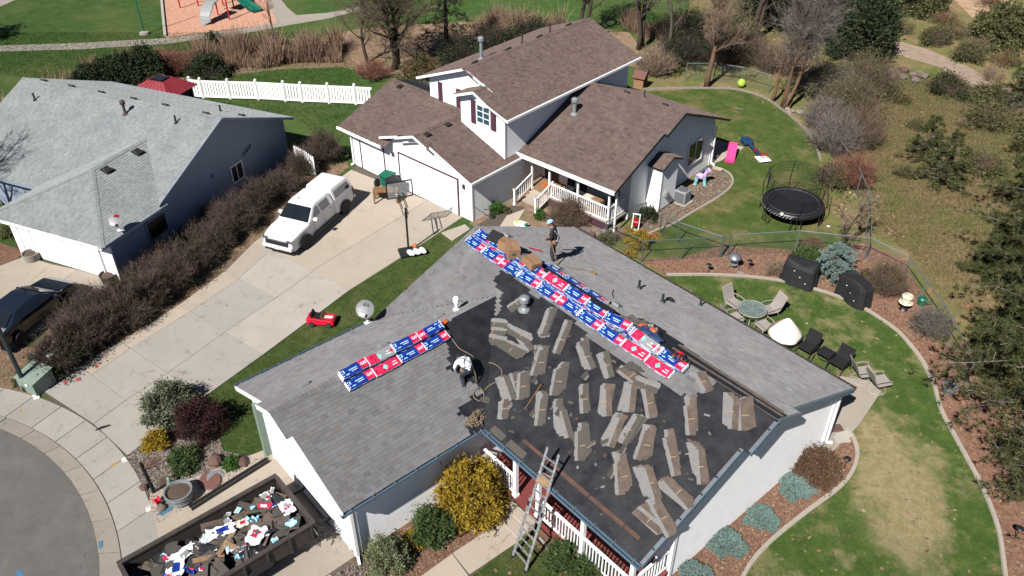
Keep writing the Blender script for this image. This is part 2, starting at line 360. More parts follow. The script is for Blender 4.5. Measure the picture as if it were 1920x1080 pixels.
def text_mesh(txt, size, bold=.02):
    c = bpy.data.curves.new('lettering', 'FONT'); c.body = txt; c.size = size; c.align_x = 'CENTER'; c.align_y = 'CENTER'; c.offset = bold*size; c.resolution_u = 2
    o = bpy.data.objects.new('lettering', c); COL.objects.link(o); bpy.context.view_layer.update()
    me = bpy.data.meshes.new_from_object(o.evaluated_get(bpy.context.evaluated_depsgraph_get()))
    bpy.data.objects.remove(o); return me

# ================================================================ ground, lawns, paving
rnd = random.Random(7)
sheet('ground', [(-260, -200), (200, -200), (200, 260), (-260, 260)], -.03, 'hillside')
sheet('park_lawn', [(-65.11,79.56),(-36.03,39.89),(-31.71,29.71),(-28.76,25.3),(-20.87,16.2),(-16.28,10.03),(-19.51,3.31),(-17.64,-5.01),(-13.99,-10.33),(-16.99,-14.19),(-21.55,-15.36),(-23.51,-16.74),(-28.13,-24.71),(-47.78,-31.54),(-137.84,-27.84),(-162.47,-3.67)], -.02, 'lawn_park')
sheet('creek_bank', [(-50.57,-11.72),(-52.74,-8.04),(-54.23,-4.52),(-54.69,-1.44),(-54.49,1.98),(-54.76,5.4),(-53.66,8.8),(-50.57,13.11),(-50.54,15.01),(-49.95,17.61),(-45.93,24.26),(-42.52,28.21),(-35.67,32.25),(-29.1,27.92),(-31.79,26.35),(-38.84,24.9),(-39.94,18.51),(-38.21,14.35),(-41.45,12.08),(-44.22,11.16),(-46.77,7.43),(-47.83,4.68),(-48.86,2),(-50.6,-2.16),(-50.46,-6.71),(-47.67,-10.62)], -.014, 'dirt')
sheet('yard_grass', [(-27.22,21.54),(-26.79,24.47),(-25.14,27.22),(-23.18,29.34),(-21.08,29.72),(-18.57,28.76),(-16.25,27.15),(-14.73,25.93),(-12.52,22.95),(-10.92,19.87),(-9.06,18.4),(-7.61,18.86),(-7.18,17.25),(-9.57,14.12),(-11.6,12.62),(-12.13,10.46),(-13.21,9.77),(-14.25,9.4),(-16.1,9.47),(-15.75,10.64),(-15.55,12.86),(-15.7,15.63),(-16.63,18.17),(-19.32,20.07),(-23.86,20.43)], -.014, 'lawn_yard')
sheet('lawn', [(-13.9,5.75),(-11.85,8.97),(-11.36,9.53),(-10.55,10.47),(-9.39,11.63),(-8.12,12.58),(-7.03,13.08),(-5.9,13.45),(-4.83,13.61),(-3.73,13.48),(-2.7,13.22),(-1.78,12.69),(-1.04,12.17),(-0.44,11.55),(-0.14,11.28),(0.61,10.2),(1.76,9.12),(2.57,8.36),(3.45,7.55),(4.17,6.75),(4.73,6),(5.26,5.06),(5.73,4.24),(6.98,1.8),(0.13,-6.14),(-3.69,-8.83),(-8.72,-2.21)], -.006, 'lawn_dry')
sheet('bark_bed', [(-14.42,9.21),(-11.85,8.97),(-11.36,9.53),(-10.55,10.47),(-9.39,11.63),(-8.12,12.58),(-7.03,13.08),(-5.9,13.45),(-4.83,13.61),(-3.73,13.48),(-2.7,13.22),(-1.78,12.69),(-1.04,12.17),(-0.44,11.55),(-0.14,11.28),(0.61,10.2),(1.76,9.12),(2.57,8.36),(3.45,7.55),(4.17,6.75),(4.73,6),(5.26,5.06),(5.73,4.24),(6.98,1.8),(8.94,4.07),(6.7,11.77),(2.9,15.76),(-0.1,15.32),(-1.05,14.22),(-2.83,16.1),(-5.43,18.58),(-7.31,18.54),(-9.05,15.58),(-11.84,12.93),(-12.37,10.74),(-13.37,9.37)], -.01, 'bark_mulch')
sheet('side_bed', [(0.27,-1.62),(0.1,-0.83),(0.04,0.33),(0.13,2.07),(0.27,3.71),(0.19,4.77),(-0.13,5.66),(-0.64,6.26),(-1.15,6.57),(-1.89,6.14),(-2.6,0.99),(-3.48,-3.43),(-1.19,-5.15),(0.67,-2.99)], .002, 'bark_mulch')
sheet('lawn_verge', [(-17.13,-14.08),(-17.79,-12.09),(-18.5,-9.91),(-18.92,-8.05),(-20.47,-2.82),(-21.13,0.58),(-21.68,3.23),(-20.43,3.11),(-18.93,1.89),(-16.18,-3.32),(-13.38,-7.61),(-12.14,-10.07),(-13.87,-10.12),(-13.88,-10.59),(-14.51,-11),(-15.1,-11.23),(-16.36,-11.68),(-16.87,-12.68),(-16.74,-13.51)], -.004, 'lawn_strip')
sheet('gravel_bed', [(-17.1,-14.2),(-17.91,-12.86),(-18.07,-11.77),(-17.55,-10.94),(-15.09,-11.44),(-14.48,-11.01),(-13.89,-10.71),(-13.87,-10.12),(-13.43,-14.54),(-13.78,-14.49),(-14.8,-14.32),(-15.84,-14.24)], .004, 'gravel')
sheet('front_bed', [(-9.43,-11.57),(-8.55,-10.55),(-7.07,-10.31),(-6.22,-9.32),(-6.2,-5.5),(-6.32,-4.73),(-9.09,-3.45),(-10.66,-5.68),(-10.23,-9.94)], .000, 'bark_mulch')
sheet('front_grass', [(-5.24,-8.04),(-5.25,-5.8),(-5.41,-5.18),(-3.85,-5.7),(-2.4,-5.73),(-3.43,-9.04)], .001, 'lawn_strip')
sheet('porch_bed', [(-5.14,-5.61),(-5.07,-4.79),(-4.46,-3.92),(-0.59,-3.92),(-0.61,-5.78),(-3.21,-5.84)], .004, 'bark_mulch')
sheet('hedge_bed', [(-23.68,-17.83),(-22.64,-15.82),(-22.32,-15.12),(-23.03,-14.3),(-23.14,-11.92),(-23.97,-8.99),(-25.21,-6.71),(-26.81,-4.57),(-27.83,-2.58),(-30.78,3.51),(-32.34,3.93),(-33.97,2.04),(-32.49,-2.06),(-28.39,-10.72),(-28.03,-12.5),(-25.75,-14.94),(-27.58,-16.53),(-25.96,-17.69)], -.004, 'dirt')
sheet('neighbour_bed', [(-35.78,-15.55),(-35.19,-13.78),(-33.66,-13.09),(-32.62,-13.97),(-32.24,-14.53),(-32.37,-16.29)], .002, 'bark_mulch')
sheet('house_bed', [(-21.51,4.9),(-21.89,5.91),(-22.39,10.1),(-21.41,10.78),(-17.36,11.17),(-15.41,10.27),(-15.76,9.11),(-17.93,8.26),(-19.35,6.63),(-20.6,4.86)], .002, 'dirt')
sheet('gravel_pad', [(-15.58,10.07),(-15.82,12.54),(-16.63,16.78),(-17.23,18.93),(-16.14,19.22),(-15.23,18.4),(-14.85,16.6),(-14.81,14.53),(-14.64,12.71),(-14.87,11.67),(-14.73,10.31)], .002, 'dirt')
sheet('playground_surface', [(-79.62,11.93),(-70.02,20.18),(-55.77,12.05),(-58.41,4.02)], -.012, 'wood_chips')
sheet('park_path', [(-69.62,-14.57),(-64.95,-6.24),(-61.56,-1.44),(-58.32,3.94),(-56.47,9.28),(-55.97,12.21),(-61.78,14.45),(-73.03,19.58),(-72.13,20.62),(-61,15.37),(-58.66,14.72),(-56.57,14.38),(-55.43,16.54),(-55.13,19.91),(-54.16,19.29),(-54.12,15.77),(-54.77,12.61),(-55.32,8.72),(-57.06,3.43),(-60.15,-1.9),(-63.6,-6.58),(-67.86,-14.82)], -.010, 'concrete_grey')
sheet('park_drive', [(-72.02,-10.27),(-74.28,-5.52),(-75.09,-3.67),(-76.76,-1.52),(-79.01,0.45),(-80.28,-1.02),(-78.21,-4.6),(-77.48,-9.23)], -.010, 'concrete_grey')
sheet('dirt_path', [(-25.76,51.79),(-22.52,47.88),(-20.52,46.51),(-18.39,46.52),(-16.04,45.9),(-13.55,44.72),(-9.89,42.97),(-3.34,40.77),(-2.31,37.71),(-9.42,40.24),(-13.98,42.44),(-16.15,43.71),(-18.55,43.64),(-21.03,44.67),(-24.62,48.96)], -.012, 'dirt_path')
sheet('sand_bank', [(-29.15,67.57),(-22.73,59.74),(-18.93,55.55),(-16.38,52.75),(-17.38,59.4),(-24.43,73.05)], -.012, 'sand')

# cul-de-sac with gutter, pavement panels
def arcpt(c, r, a): return (c[0]+r*math.cos(R(a)), c[1]+r*math.sin(R(a)))
C0, C1, C2 = (-16.41, -27.54), (-16.19, -27.75), (-16.45, -26.99)
R0, R1, R2 = 11.52, 12.31, 12.79
road = MB(); ring = [arcpt(C0, R0, a) for a in range(0, 360, 4)]
road.add([(*p, .002) for p in ring], [tuple(range(len(ring)))]); road.build('road', 'asphalt', kind='structure')
gut = MB(); n = 90
gut.add([(*arcpt(C0, R0-.05, a*4), -.008) for a in range(n)]+[(*arcpt(C2, R2+.08, a*4), -.008) for a in range(n)], [(i, (i+1) % n, (i+1) % n+n, i+n) for i in range(n)])
pave = gut.build('pavement', 'joint', kind='structure')
def ring_panel(ca, ra, cb, rb, a0, a1, z0, z1, m, name, ia=None):
    k = 4; mb = MB(); P = [arcpt(ca, ra, a0+(a1-a0)*i/k) for i in range(k+1)]; Q = [arcpt(cb, rb, a0+(a1-a0)*i/k) for i in range(k, -1, -1)]
    za = z1 if ia is None else ia
    n = k+1
    vs = [(*p, -.03) for p in P]+[(*p, -.03) for p in Q]+[(*p, za) for p in P]+[(*p, z1) for p in Q]; t = 2*n
    mb.add(vs, [tuple(range(t-1, -1, -1)), tuple(range(t, 2*t))]+[(i, (i+1) % t, (i+1) % t+t, i+t) for i in range(t)])
    return mb.build(name, m, pave)
for k in range(24):
    a0 = 20+k*7; ring_panel(C0, R0, C1, R1-.015, a0+.08, a0+13.9 if 0 else a0+6.92, 0, .03, 'concrete_grey', 'gutter_panel', .006)
for k in range(26):
    a0 = 16+k*6.4; ring_panel(C1, R1+.015, C2, R2-.02, a0+.06, a0+6.33, 0, .034, 'concrete', 'paving_slab')
# painted utility marks
def dab(pts, m, name='paint_mark', z=.036):
    return sheet(name, pts, z, m)
dab([(-14.07,-16.2),(-14.02,-16.08),(-13.78,-16.18),(-13.77,-16.29)], 'paint_blue', z=.024); dab([(-14.71,-18.55),(-14.63,-18.44),(-14.3,-18.34),(-14.41,-18.53)], 'paint_blue', z=.008)
dab([(-22.64,-15.82),(-22.6,-15.59),(-22.24,-15.62),(-22.27,-15.84)], 'paint_white'); dab([(-17.1,-14.39),(-17.09,-14.23),(-16.84,-14.24),(-16.86,-14.42)], 'paint_white', z=.04); dab([(-14.44,-14.55),(-14.41,-14.38),(-14.17,-14.44),(-14.19,-14.6)], 'paint_white', z=.04); dab([(-22.09,-16.43),(-22.07,-16.32),(-21.94,-16.34),(-21.96,-16.44)], 'paint_yellow'); dab([(-17.08,-14.75),(-17.06,-14.57),(-16.92,-14.6),(-16.96,-14.76)], 'paint_yellow')
for q in ([(-22.79,-13.38),(-22.8,-13.25),(-22.61,-13.27),(-22.59,-13.41)], [(-22.51,-14.22),(-22.46,-14.03),(-22.26,-14.08),(-22.29,-14.25)], [(-22.66,-14.64),(-22.63,-14.51),(-22.44,-14.53),(-22.44,-14.67)]): dab(q, 'paint_red', z=.036)
dab([(-13.88,-14.41),(-13.88,-13.87),(-13.73,-13.89),(-13.71,-14.25)], 'paint_blue', z=.05)

# neighbour's driveway: base sheet plus separate slabs
def to_local(o, a, u, v): a = R(a); return (o[0]+u*math.cos(a)-v*math.sin(a), o[1]+u*math.sin(a)+v*math.cos(a))
DO = (-21.38, -8.43); DA = 12.5
def dl(u, v): return to_local(DO, DA, u, v)
drive = sheet('driveway', [dl(*p) for p in ((-3.1, -6.6), (2.95, -6.6), (2.6, -3), (2.42, 0), (2.02, 5.2), (2.1, 8.7), (2.15, 13.5), (-6.3, 14.2), (-6.0, 12), (-4.6, 5), (-3.7, 2.7), (-3.2, .3), (-3.0, -3))], .006, 'joint')
def slab(parent, pts, m, name='concrete_slab', z=.03, g=.012):
    c = [sum(p[0] for p in pts)/len(pts), sum(p[1] for p in pts)/len(pts)]
    q = [(p[0]+(c[0]-p[0])*g/max(.1, math.dist(p, c)), p[1]+(c[1]-p[1])*g/max(.1, math.dist(p, c))) for p in pts]
    return MB().prism(q, -.03, z).build(name, m, parent)
rows = [(-4.92, -3.03, .35, .28), (-3.03, -.02, .28, 0), (-.02, 2.86, 0, -.15), (2.86, 5.27, -.15, -.38)]
Lx = {-4.92: -2.05, -3.03: -2.27, -.02: -2.4, 2.86: -2.7, 5.27: -3.4}; Rx = {-4.92: 2.77, -3.03: 2.6, -.02: 2.45, 2.86: 2.25, 5.27: 2.06}
Fx = {-4.92: -2.95, -3.03: -3.0, -.02: -3.2, 2.86: -3.7, 5.27: -4.6}
for v0, v1, m0, m1 in rows:
    slab(drive, [dl(Lx[v0], v0), dl(m0, v0), dl(m1, v1), dl(Lx[v1], v1)], 'concrete')
    slab(drive, [dl(m0, v0), dl(Rx[v0], v0), dl(Rx[v1], v1), dl(m1, v1)], 'concrete')
    slab(drive, [dl(Fx[v0], v0), dl(Lx[v0], v0), dl(Lx[v1], v1), dl(Fx[v1], v1)], 'concrete_warm')
slab(drive, [dl(-3.0, -6.55), dl(.5, -6.35), dl(.35, -4.92), dl(-2.95, -4.92)], 'concrete'); slab(drive, [dl(.5, -6.35), dl(2.92, -6.5), dl(2.77, -4.92), dl(.35, -4.92)], 'concrete')
for v0, v1 in ((5.27, 8.0), (8.0, 10.8), (10.8, 13.45)):
    e0, e1 = {5.27: (-4.6, 2.06), 8.0: (-5.1, 2.12), 10.8: (-5.7, 2.15), 13.45: (-6.2, 2.15)}[v0], {8.0: (-5.1, 2.12), 10.8: (-5.7, 2.15), 13.45: (-6.2, 2.15)}[v1]
    slab(drive, [dl(e0[0], v0), dl(-.45, v0), dl(-.45, v1), dl(e1[0], v1)], 'concrete_warm'); slab(drive, [dl(-.45, v0), dl(e0[1], v0), dl(e1[1], v1), dl(-.45, v1)], 'concrete_warm')
slab(drive, [(-21.68,3.23),(-21.53,4.64),(-21,4.56),(-20.73,3.21)], 'concrete_warm')
# walk up to the neighbour's porch
wk = sheet('garden_path', [(-20.95,4.46),(-21.35,6.54),(-21.42,7.7),(-20.84,8.13),(-19.87,6.65),(-19.33,5.73),(-20.08,4.11)], .008, 'joint')
slab(wk, [(-20.14,5.71),(-20.78,6.79),(-20.67,7.98),(-19.99,6.9),(-19.21,5.87),(-19.77,5.22)], 'concrete_warm')
# grey neighbour's driveway
dc = sheet('neighbour_driveway', [(-29.46,-16.51),(-32.98,-15.71),(-33.12,-13.17),(-32.23,-12.7),(-28.44,-10.58),(-27.71,-11.2),(-28.03,-12.5),(-26.89,-13.54),(-26.19,-15.45),(-26.39,-17.21)], .004, 'joint')
for q in ([(-29.46,-16.51),(-32.88,-15.74),(-33.07,-13.18),(-31.55,-12.46),(-28.86,-15.81)], [(-31.55,-12.46),(-30.28,-11.67),(-28.95,-14.05),(-28.66,-15.01),(-28.86,-15.81)], [(-30.28,-11.67),(-28.41,-10.62),(-27.79,-11.3),(-28.03,-12.5),(-28.95,-14.05)], [(-26.39,-17.21),(-29.38,-16.53),(-28.86,-14.07),(-28.02,-12.55),(-26.89,-13.54),(-26.19,-15.45)]): slab(dc, q, 'concrete_warm')
# driveway of the house being reroofed
da = sheet('main_driveway', [(-15.15, -15.4), (-14.2, -10.18), (-8.1, -10.18), (-7.55, -9.9), (-7.4, -16.5), (-8.5, -18)], .006, 'joint')
slab(da, [(-14.9, -14.2), (-14.15, -10.2), (-12.5, -10.2), (-12.9, -15.2)], 'concrete_warm'); slab(da, [(-12.9, -15.2), (-12.5, -10.2), (-10.6, -10.2), (-10.7, -16)], 'concrete_warm')
slab(da, [(-10.7, -16), (-10.6, -10.2), (-8.2, -10.2), (-8.1, -16.4)], 'concrete_warm'); slab(da, [(-8.1, -16.4), (-8.15, -11.2), (-7.4, -11.0), (-7.1, -16.2)], 'concrete_warm')
# front walk
fw = sheet('front_walk', [(-6.31,-10.81),(-6.28,-9.07),(-6.2,-5.5),(-5.26,-5.74),(-5.28,-8.01),(-5.27,-9.6)], .008, 'joint')
slab(fw, [(-6.28,-7.86),(-6.2,-5.5),(-5.24,-5.78),(-5.32,-7.93)], 'concrete_warm'); slab(fw, [(-6.27,-7.87),(-5.3,-7.97),(-5.29,-9.68),(-6.25,-9.98)], 'concrete_warm')
# patio
pt = sheet('patio', [(-9.2, 5.0), (-.75, 5.0), (-.85, 7.0), (-1.25, 9.3), (-1.9, 9.5), (-3.2, 8.6), (-9.2, 8.4)], .006, 'joint')
slab(pt, [(-9.2, 5.0), (-6.4, 5.0), (-6.4, 8.35), (-9.2, 8.4)], 'concrete_grey'); slab(pt, [(-6.4, 5.0), (-3.6, 5.0), (-3.6, 8.5), (-6.4, 8.35)], 'concrete_grey'); slab(pt, [(-3.6, 5.0), (-.75, 5.0), (-.85, 7.0), (-1.25, 9.3), (-1.9, 9.5), (-3.2, 8.6), (-3.6, 8.5)], 'concrete_grey')
# small concrete pad behind the brown house
pd = sheet('rear_pad', [(-19.42,22.12),(-17.53,22.57),(-17.35,21.82),(-17.71,21.63),(-17.34,20.29),(-17.43,19.19)], .004, 'concrete_warm')

# concrete lawn edging
def edging(name, pts, label, w=.14, h=.09, m='concrete_grey'):
    L = smooth_line(pts, 5); mb = MB(); k = len(L); rings = []
    for i, p in enumerate(L):
        d = (L[min(i+1, k-1)]-L[max(i-1, 0)]).normalized(); q = Vector((-d.y, d.x))*w/2
        rings.append([(*(p-q), -.03), (*(p+q), -.03), (*(p+q*.8), h), (*(p-q*.8), h)])
    mb.loft(rings); o = mb.build(name, m); return tag(o, label, 'edging')
edging('lawn_edging', [(-11.88,9),(-11.39,9.57),(-10.58,10.51),(-9.41,11.66),(-8.14,12.61),(-7.06,13.11),(-5.92,13.49),(-4.85,13.64),(-3.75,13.52),(-2.72,13.26),(-1.79,12.73),(-1.06,12.2),(-0.45,11.58),(-0.04,11.16),(0.74,10.12),(1.77,9.13),(2.59,8.39),(3.47,7.56),(4.18,6.76),(4.74,6.01),(5.27,5.08),(5.73,4.24)], 'long curved concrete edging between the rear lawn and the bark bed')
edging('lawn_edging', [(0.27,-1.62),(0.1,-0.83),(0.04,0.33),(0.13,2.07),(0.27,3.71),(0.19,4.77),(-0.13,5.66),(-0.64,6.26),(-1.1,6.5)], 'curved concrete edging round the juniper bed beside the white gable wall')
edging('lawn_edging', [(-14.74,9.93),(-14.8,11.59),(-14.64,12.71),(-14.75,14.68),(-14.82,16.56),(-15.19,18.35),(-16.16,19.29),(-17.25,19.2)], 'thin curved edging round the gravel pad beside the brown roofed house', .1, .06)
edging('lawn_edging', [(-27.27,24.47),(-26.08,26.12),(-24.42,28.04),(-23.13,29.27),(-21.2,29.59),(-19.24,28.86),(-17.74,28.12),(-15.79,26.89),(-13.65,24.57)], 'stone edging along the far edge of the neighbouring back lawn', .14, .1, 'rock_pale')
edging('lawn_edging', [(-70.88,8.64),(-64.92,6.39),(-58.67,4.08)], 'pale timber border along the left side of the playground', .25, .14, 'concrete')
edging('lawn_edging', [(-4.89,-5.38),(-3.93,-5.5),(-2.95,-5.53)], 'straight concrete edging between front lawn and green juniper bed', .1, .07)

# ================================================================ house helpers
def siding(p0, p1, z0, top, e=.13, lip=.012):
    # lap siding: every board its own sloping face and lower lip; outward side is to the right of p0->p1
    p0, p1 = Vector(p0), Vector(p1); d = p1-p0; L = d.length; d /= L; nrm = Vector((d.y, -d.x)); Q = []
    if isinstance(top, (int, float)): top = [(0, top), (L, top)]
    def zt(t):
        for (a, za), (b, zb) in zip(top, top[1:]):
            if a <= t <= b: return za+(zb-za)*(t-a)/max(1e-6, b-a)
        return top[-1][1]
    ts = sorted(set([i*L/160 for i in range(161)]+[a for a, _ in top])); zmax = max(z for _, z in top); z = z0
    def pt(t, z, off): q = p0+d*t+nrm*off; return (q.x, q.y, z)
    while z < zmax-.01:
        z1 = min(z+e, zmax); zc = (z+z1)/2; run = None
        for t in ts+[None]:
            ok = t is not None and zt(t) >= zc-1e-6
            if ok: run = [t, t] if run is None else [run[0], t]
            elif run:
                a, b = run
                if b-a > .01:
                    Q += [pt(a, z, lip), pt(b, z, lip), pt(b, z1, .002), pt(a, z1, .002), pt(a, z, 0), pt(b, z, 0), pt(b, z, lip), pt(a, z, lip)]
                run = None
        z = z1
    return Q
def wall(name, m, parent, runs, world=False):
    V = []
    for a in runs: V += siding(*a)
    return fast(name, V, 4, m, parent, world)
def shingle_tabs(o, av, bv, intervals, bmax, keep=None, seed=0, expo=.143, lo=.13, hi=.32, warm=.12):
    rg = random.Random(seed); o, av, bv = Vector(o), Vector(av).normalized(), Vector(bv).normalized(); nv = av.cross(bv)
    if nv.z < 0: nv = -nv
    out = []; i = 0; b = 0
    while b < bmax-.03:
        b1 = min(b+expo, bmax)
        for a0, a1 in intervals(b+expo*.5):
            a = a0-rg.uniform(0, .25); hi_t = rg.random() < .5
            while a < a1:
                w = rg.uniform(lo, hi); s0, s1 = max(a, a0), min(a+w, a1); a += w; hi_t = not hi_t
                if s1-s0 < .03: continue
                c = o+av*((s0+s1)/2)+bv*((b+b1)/2)
                if keep and not keep(c.x, c.y): continue
                h = (.017 if hi_t else .010)+rg.uniform(0, .003); s0 += .003
                drop = rg.uniform(-.006, .006)
                A = o+av*s0+bv*(b+drop); B = o+av*s1+bv*(b+drop); bt = min(b1+.02, bmax); Cc = o+av*s1+bv*bt; D = o+av*s0+bv*bt
                t_, u_ = nv*h, nv*.003
                q = [A+t_, B+t_, Cc+u_, D+u_, A, B, B+t_, A+t_, B, Cc, Cc+u_, B+t_, D, A, A+t_, D+u_]
                tone = min(1, max(0, rg.gauss(.42 if hi_t else .52, .17)))
                out.append((c, [tuple(p) for p in q], tone))
        b = b1; i += 1
    return out
def shingle_part(tabs, m, parent, world=False, name='shingles'):
    V = np.array([q for _, q, _ in tabs], dtype=np.float32).reshape(-1, 3); T = np.repeat([t for _, _, t in tabs], 4)
    o = fast(name, V, 4, m, parent, world, tone=T); o['kind'] = 'stuff'; return o
def ridge_caps(p, q, w, drop, seed=1, step=.145):
    # overlapping cap pieces bent over a ridge; drop = height lost across half width w
    p, q = Vector(p), Vector(q); d = q-p; L = d.length; d /= L; s = Vector((-d.y, d.x, 0)).normalized(); rg = random.Random(seed); out = []; t = 0
    while t < L:
        e = min(t+step+.02, L); A, B = p+d*t, p+d*e; h0, h1 = .034, .020; k = rg.uniform(.9, 1.05)
        for sg in (1, -1):
            o2 = s*w*sg*k-Vector((0, 0, drop*k))
            z0, z1 = Vector((0, 0, h0)), Vector((0, 0, h1))
            quad = [A+z0, B+z1, B+o2+z1, A+o2+z0, A+z0, A+o2+z0, A+o2, A] if sg < 0 else [B+z1, A+z0, A+o2+z0, B+o2+z1, A+o2+z0, A+z0, A, A+o2]
            tn = rg.gauss(.45, .18)
            out.append((A, [tuple(v) for v in quad]+[tuple(v) for v in quad[4:]]+[tuple(v) for v in quad[4:]], tn))
        t += step
    return out
def gutter(parent, p, q, m, name='gutter', w=.12, h=.11, out=(1, 0), hang=.75, world=False):
    p, q = Vector(p), Vector(q); ov = Vector((*out, 0)); mb = MB()
    mb.bar(p+ov*w/2-Vector((0, 0, h)), q+ov*w/2-Vector((0, 0, h)), w, .006)
    mb.bar(p+ov*w-Vector((0, 0, h/2)), q+ov*w-Vector((0, 0, h/2)), .012, h); mb.bar(p+ov*.004-Vector((0, 0, h/2)), q+ov*.004-Vector((0, 0, h/2)), .008, h)
    for e in (p, q): mb.box(e+ov*w/2-Vector((0, 0, h/2)), (.02 if abs(ov.y) > .5 else w, w if abs(ov.y) > .5 else .02, h-.01))
    g = mb.build(name, m, parent, world=world); n = max(2, int((q-p).length/hang))
    hb = MB()
    for i in range(n+1):
        c = p+(q-p)*(i+.3)/(n+.6); hb.bar(c-ov*.05+Vector((0, 0, .012)), c+ov*w+Vector((0, 0, .004)), .03, .012)
    hb.build('gutter_hanger', 'steel_grey', g, world=world, kind='stuff')
    return g
def downspout(parent, x, y, z1, m='trim_white', toe=(0, 0), w=.08):
    mb = MB(); mb.bx((x-w/2, y-w/2, .12), (x+w/2, y+w/2, z1))
    if toe != (0, 0): mb.bar((x, y, .14), (x+toe[0], y+toe[1], .05), w, w)
    return mb.build('downspout', m, parent)
def window_part(parent, c, w, h, out, m_frame='trim_white', cols=2, rows=1, depth=.05, glass='dark_glass', name='window'):
    # c centre on wall plane, out unit outward (x,y)
    ov = Vector((*out, 0)); sv = Vector((-out[1], out[0], 0)); up = Vector((0, 0, 1)); c = Vector(c); fr = .07
    mb = MB()
    def bar(a, b, t): mb.bar(c+ov*depth/2+sv*a[0]+up*a[1], c+ov*depth/2+sv*b[0]+up*b[1], t, depth, up=ov)
    for s in (-1, 1): bar((s*w/2, -h/2-fr/2), (s*w/2, h/2+fr/2), fr); bar((-w/2+fr/2, s*h/2), (w/2-fr/2, s*h/2), fr)
    f = mb.build(name, m_frame, parent)
    mb = MB()
    for i in range(1, cols): mb.bar(c+ov*.03+sv*(w*(i/cols-.5))-up*(h/2-.04), c+ov*.03+sv*(w*(i/cols-.5))+up*(h/2-.04), .04, .03, up=ov)
    for j in range(1, rows): mb.bar(c+ov*.028+up*(h*(j/rows-.5))-sv*(w/2-.04), c+ov*.028+up*(h*(j/rows-.5))+sv*(w/2-.04), .03, .024, up=ov)
    if mb.v: mb.build('mullion', m_frame, f)
    for i in range(cols):
        x0, x1 = w*(i/cols-.5)+.025, w*((i+1)/cols-.5)-.025
        MB().bar(c+ov*.012+sv*x0, c+ov*.012+sv*x1, h-.07, .012, up=ov.cross(sv) if 0 else up.cross(sv)).build('pane', glass, f) if 0 else MB().add(
            [c+ov*.016+sv*x0-up*(h/2-.035), c+ov*.016+sv*x1-up*(h/2-.035), c+ov*.016+sv*x1+up*(h/2-.035), c+ov*.016+sv*x0+up*(h/2-.035)], [(0, 1, 2, 3)]).build('pane', glass, f)
    return f
def garage_door(parent, p0, p1, h, out, rows=4, secs=4, m='trim_white', trim='plum', z0=.03):
    # sectional door between 2-D points p0,p1; every panel a part
    p0, p1 = Vector((*p0, 0)), Vector((*p1, 0)); ov = Vector((*out, 0)); L = (p1-p0).length; d = (p1-p0)/L
    dr = MB().bar(p0+ov*.01+Vector((0, 0, z0+h/2)), p1+ov*.01+Vector((0, 0, z0+h/2)), .02, h).build('garage_door', m, parent)
    rh = h/rows
    for r in range(rows):
        mb = MB(); zc = z0+rh*(r+.5)
        mb.bar(p0+d*.01+ov*.03+Vector((0, 0, zc)), p1-d*.01+ov*.03+Vector((0, 0, zc)), .03, rh-.012); o = mb.build('door_panel', m, dr)
        mb2 = MB(); sw = L/secs
        for k in range(secs):
            a = p0+d*(sw*k+.1)+ov*.05+Vector((0, 0, zc)); b2 = p0+d*(sw*(k+1)-.1)+ov*.05+Vector((0, 0, zc)); mb2.bar(a, b2, .012, rh-.2)
        mb2.build('raised_panel', m, dr)
    tb = MB(); tw = .065
    for q in (p0-d*tw/2, p1+d*tw/2): tb.bar(q+ov*.05+Vector((0, 0, z0)), q+ov*.05+Vector((0, 0, z0+h+tw)), tw, .06, up=d)
    tb.bar(p0+ov*.05+Vector((0, 0, z0+h+tw/2)), p1+ov*.05+Vector((0, 0, z0+h+tw/2)), .06, tw); tb.build('door_trim', trim, parent)
    return dr
def box_vent(parent, p, nrm, along, m='dark_vent', s=.34, name='roof_vent'):
    # a low hooded vent: flashing plate and a sloped hood
    p, nv, av = Vector(p), Vector(nrm).normalized(), Vector(along).normalized(); bv = nv.cross(av); mb = MB()
    def P(a, b, c): return p+av*a+bv*b+nv*c
    k = s/2
    mb.add([P(-k*1.15, -k*1.15, .02), P(k*1.15, -k*1.15, .02), P(k*1.15, k*1.15, .02), P(-k*1.15, k*1.15, .02)], [(0, 1, 2, 3)])
    lo = [P(-k, -k, .02), P(k, -k, .02), P(k*.8, k, .02), P(-k*.8, k, .02)]; hi = [P(-k, -k, .13), P(k, -k, .13), P(k*.6, k*.55, .1), P(-k*.6, k*.55, .1)]
    mb.loft([lo, hi]); return mb.build(name, m, parent, world=True, bevel=.01)
def pipe(parent, p, h, r, m, name='vent_pipe', hat=False, world=True):
    p = Vector(p); mb = MB(); mb.lathe(p, [(r*2.3, -.03), (r*2.1, .03), (r*1.2, .08), (r, .1), (r, h)], 12)
    if hat: mb.lathe(p+Vector((0, 0, h)), [(r*1.9, -.06), (r*1.9, .1), (r*1.1, .16), (0, .17)], 12)
    return mb.build(name, m, parent, world=world)

# ================================================================ house A: the house being reroofed
hA = empty('reroofed_house', (-8, -2, 0), 0, 'white house being reroofed, grey shingles half stripped to black felt', 'house')
X0, XR, XC, H, s, D1, D2 = -14.70, -.90, -.66, 5.024, .417, 5.318, 5.564
xg, Hg, YG = -11.386, 4.319, -10.585
h1 = H-s*D1; h2 = H-s*D2; wf = (Hg-h1)/s; wb = 3.242; yv = -(H-Hg)/s; cs = 1/math.hypot(1, s); sn = s*cs
def gside(y): return max(0, yv-y)
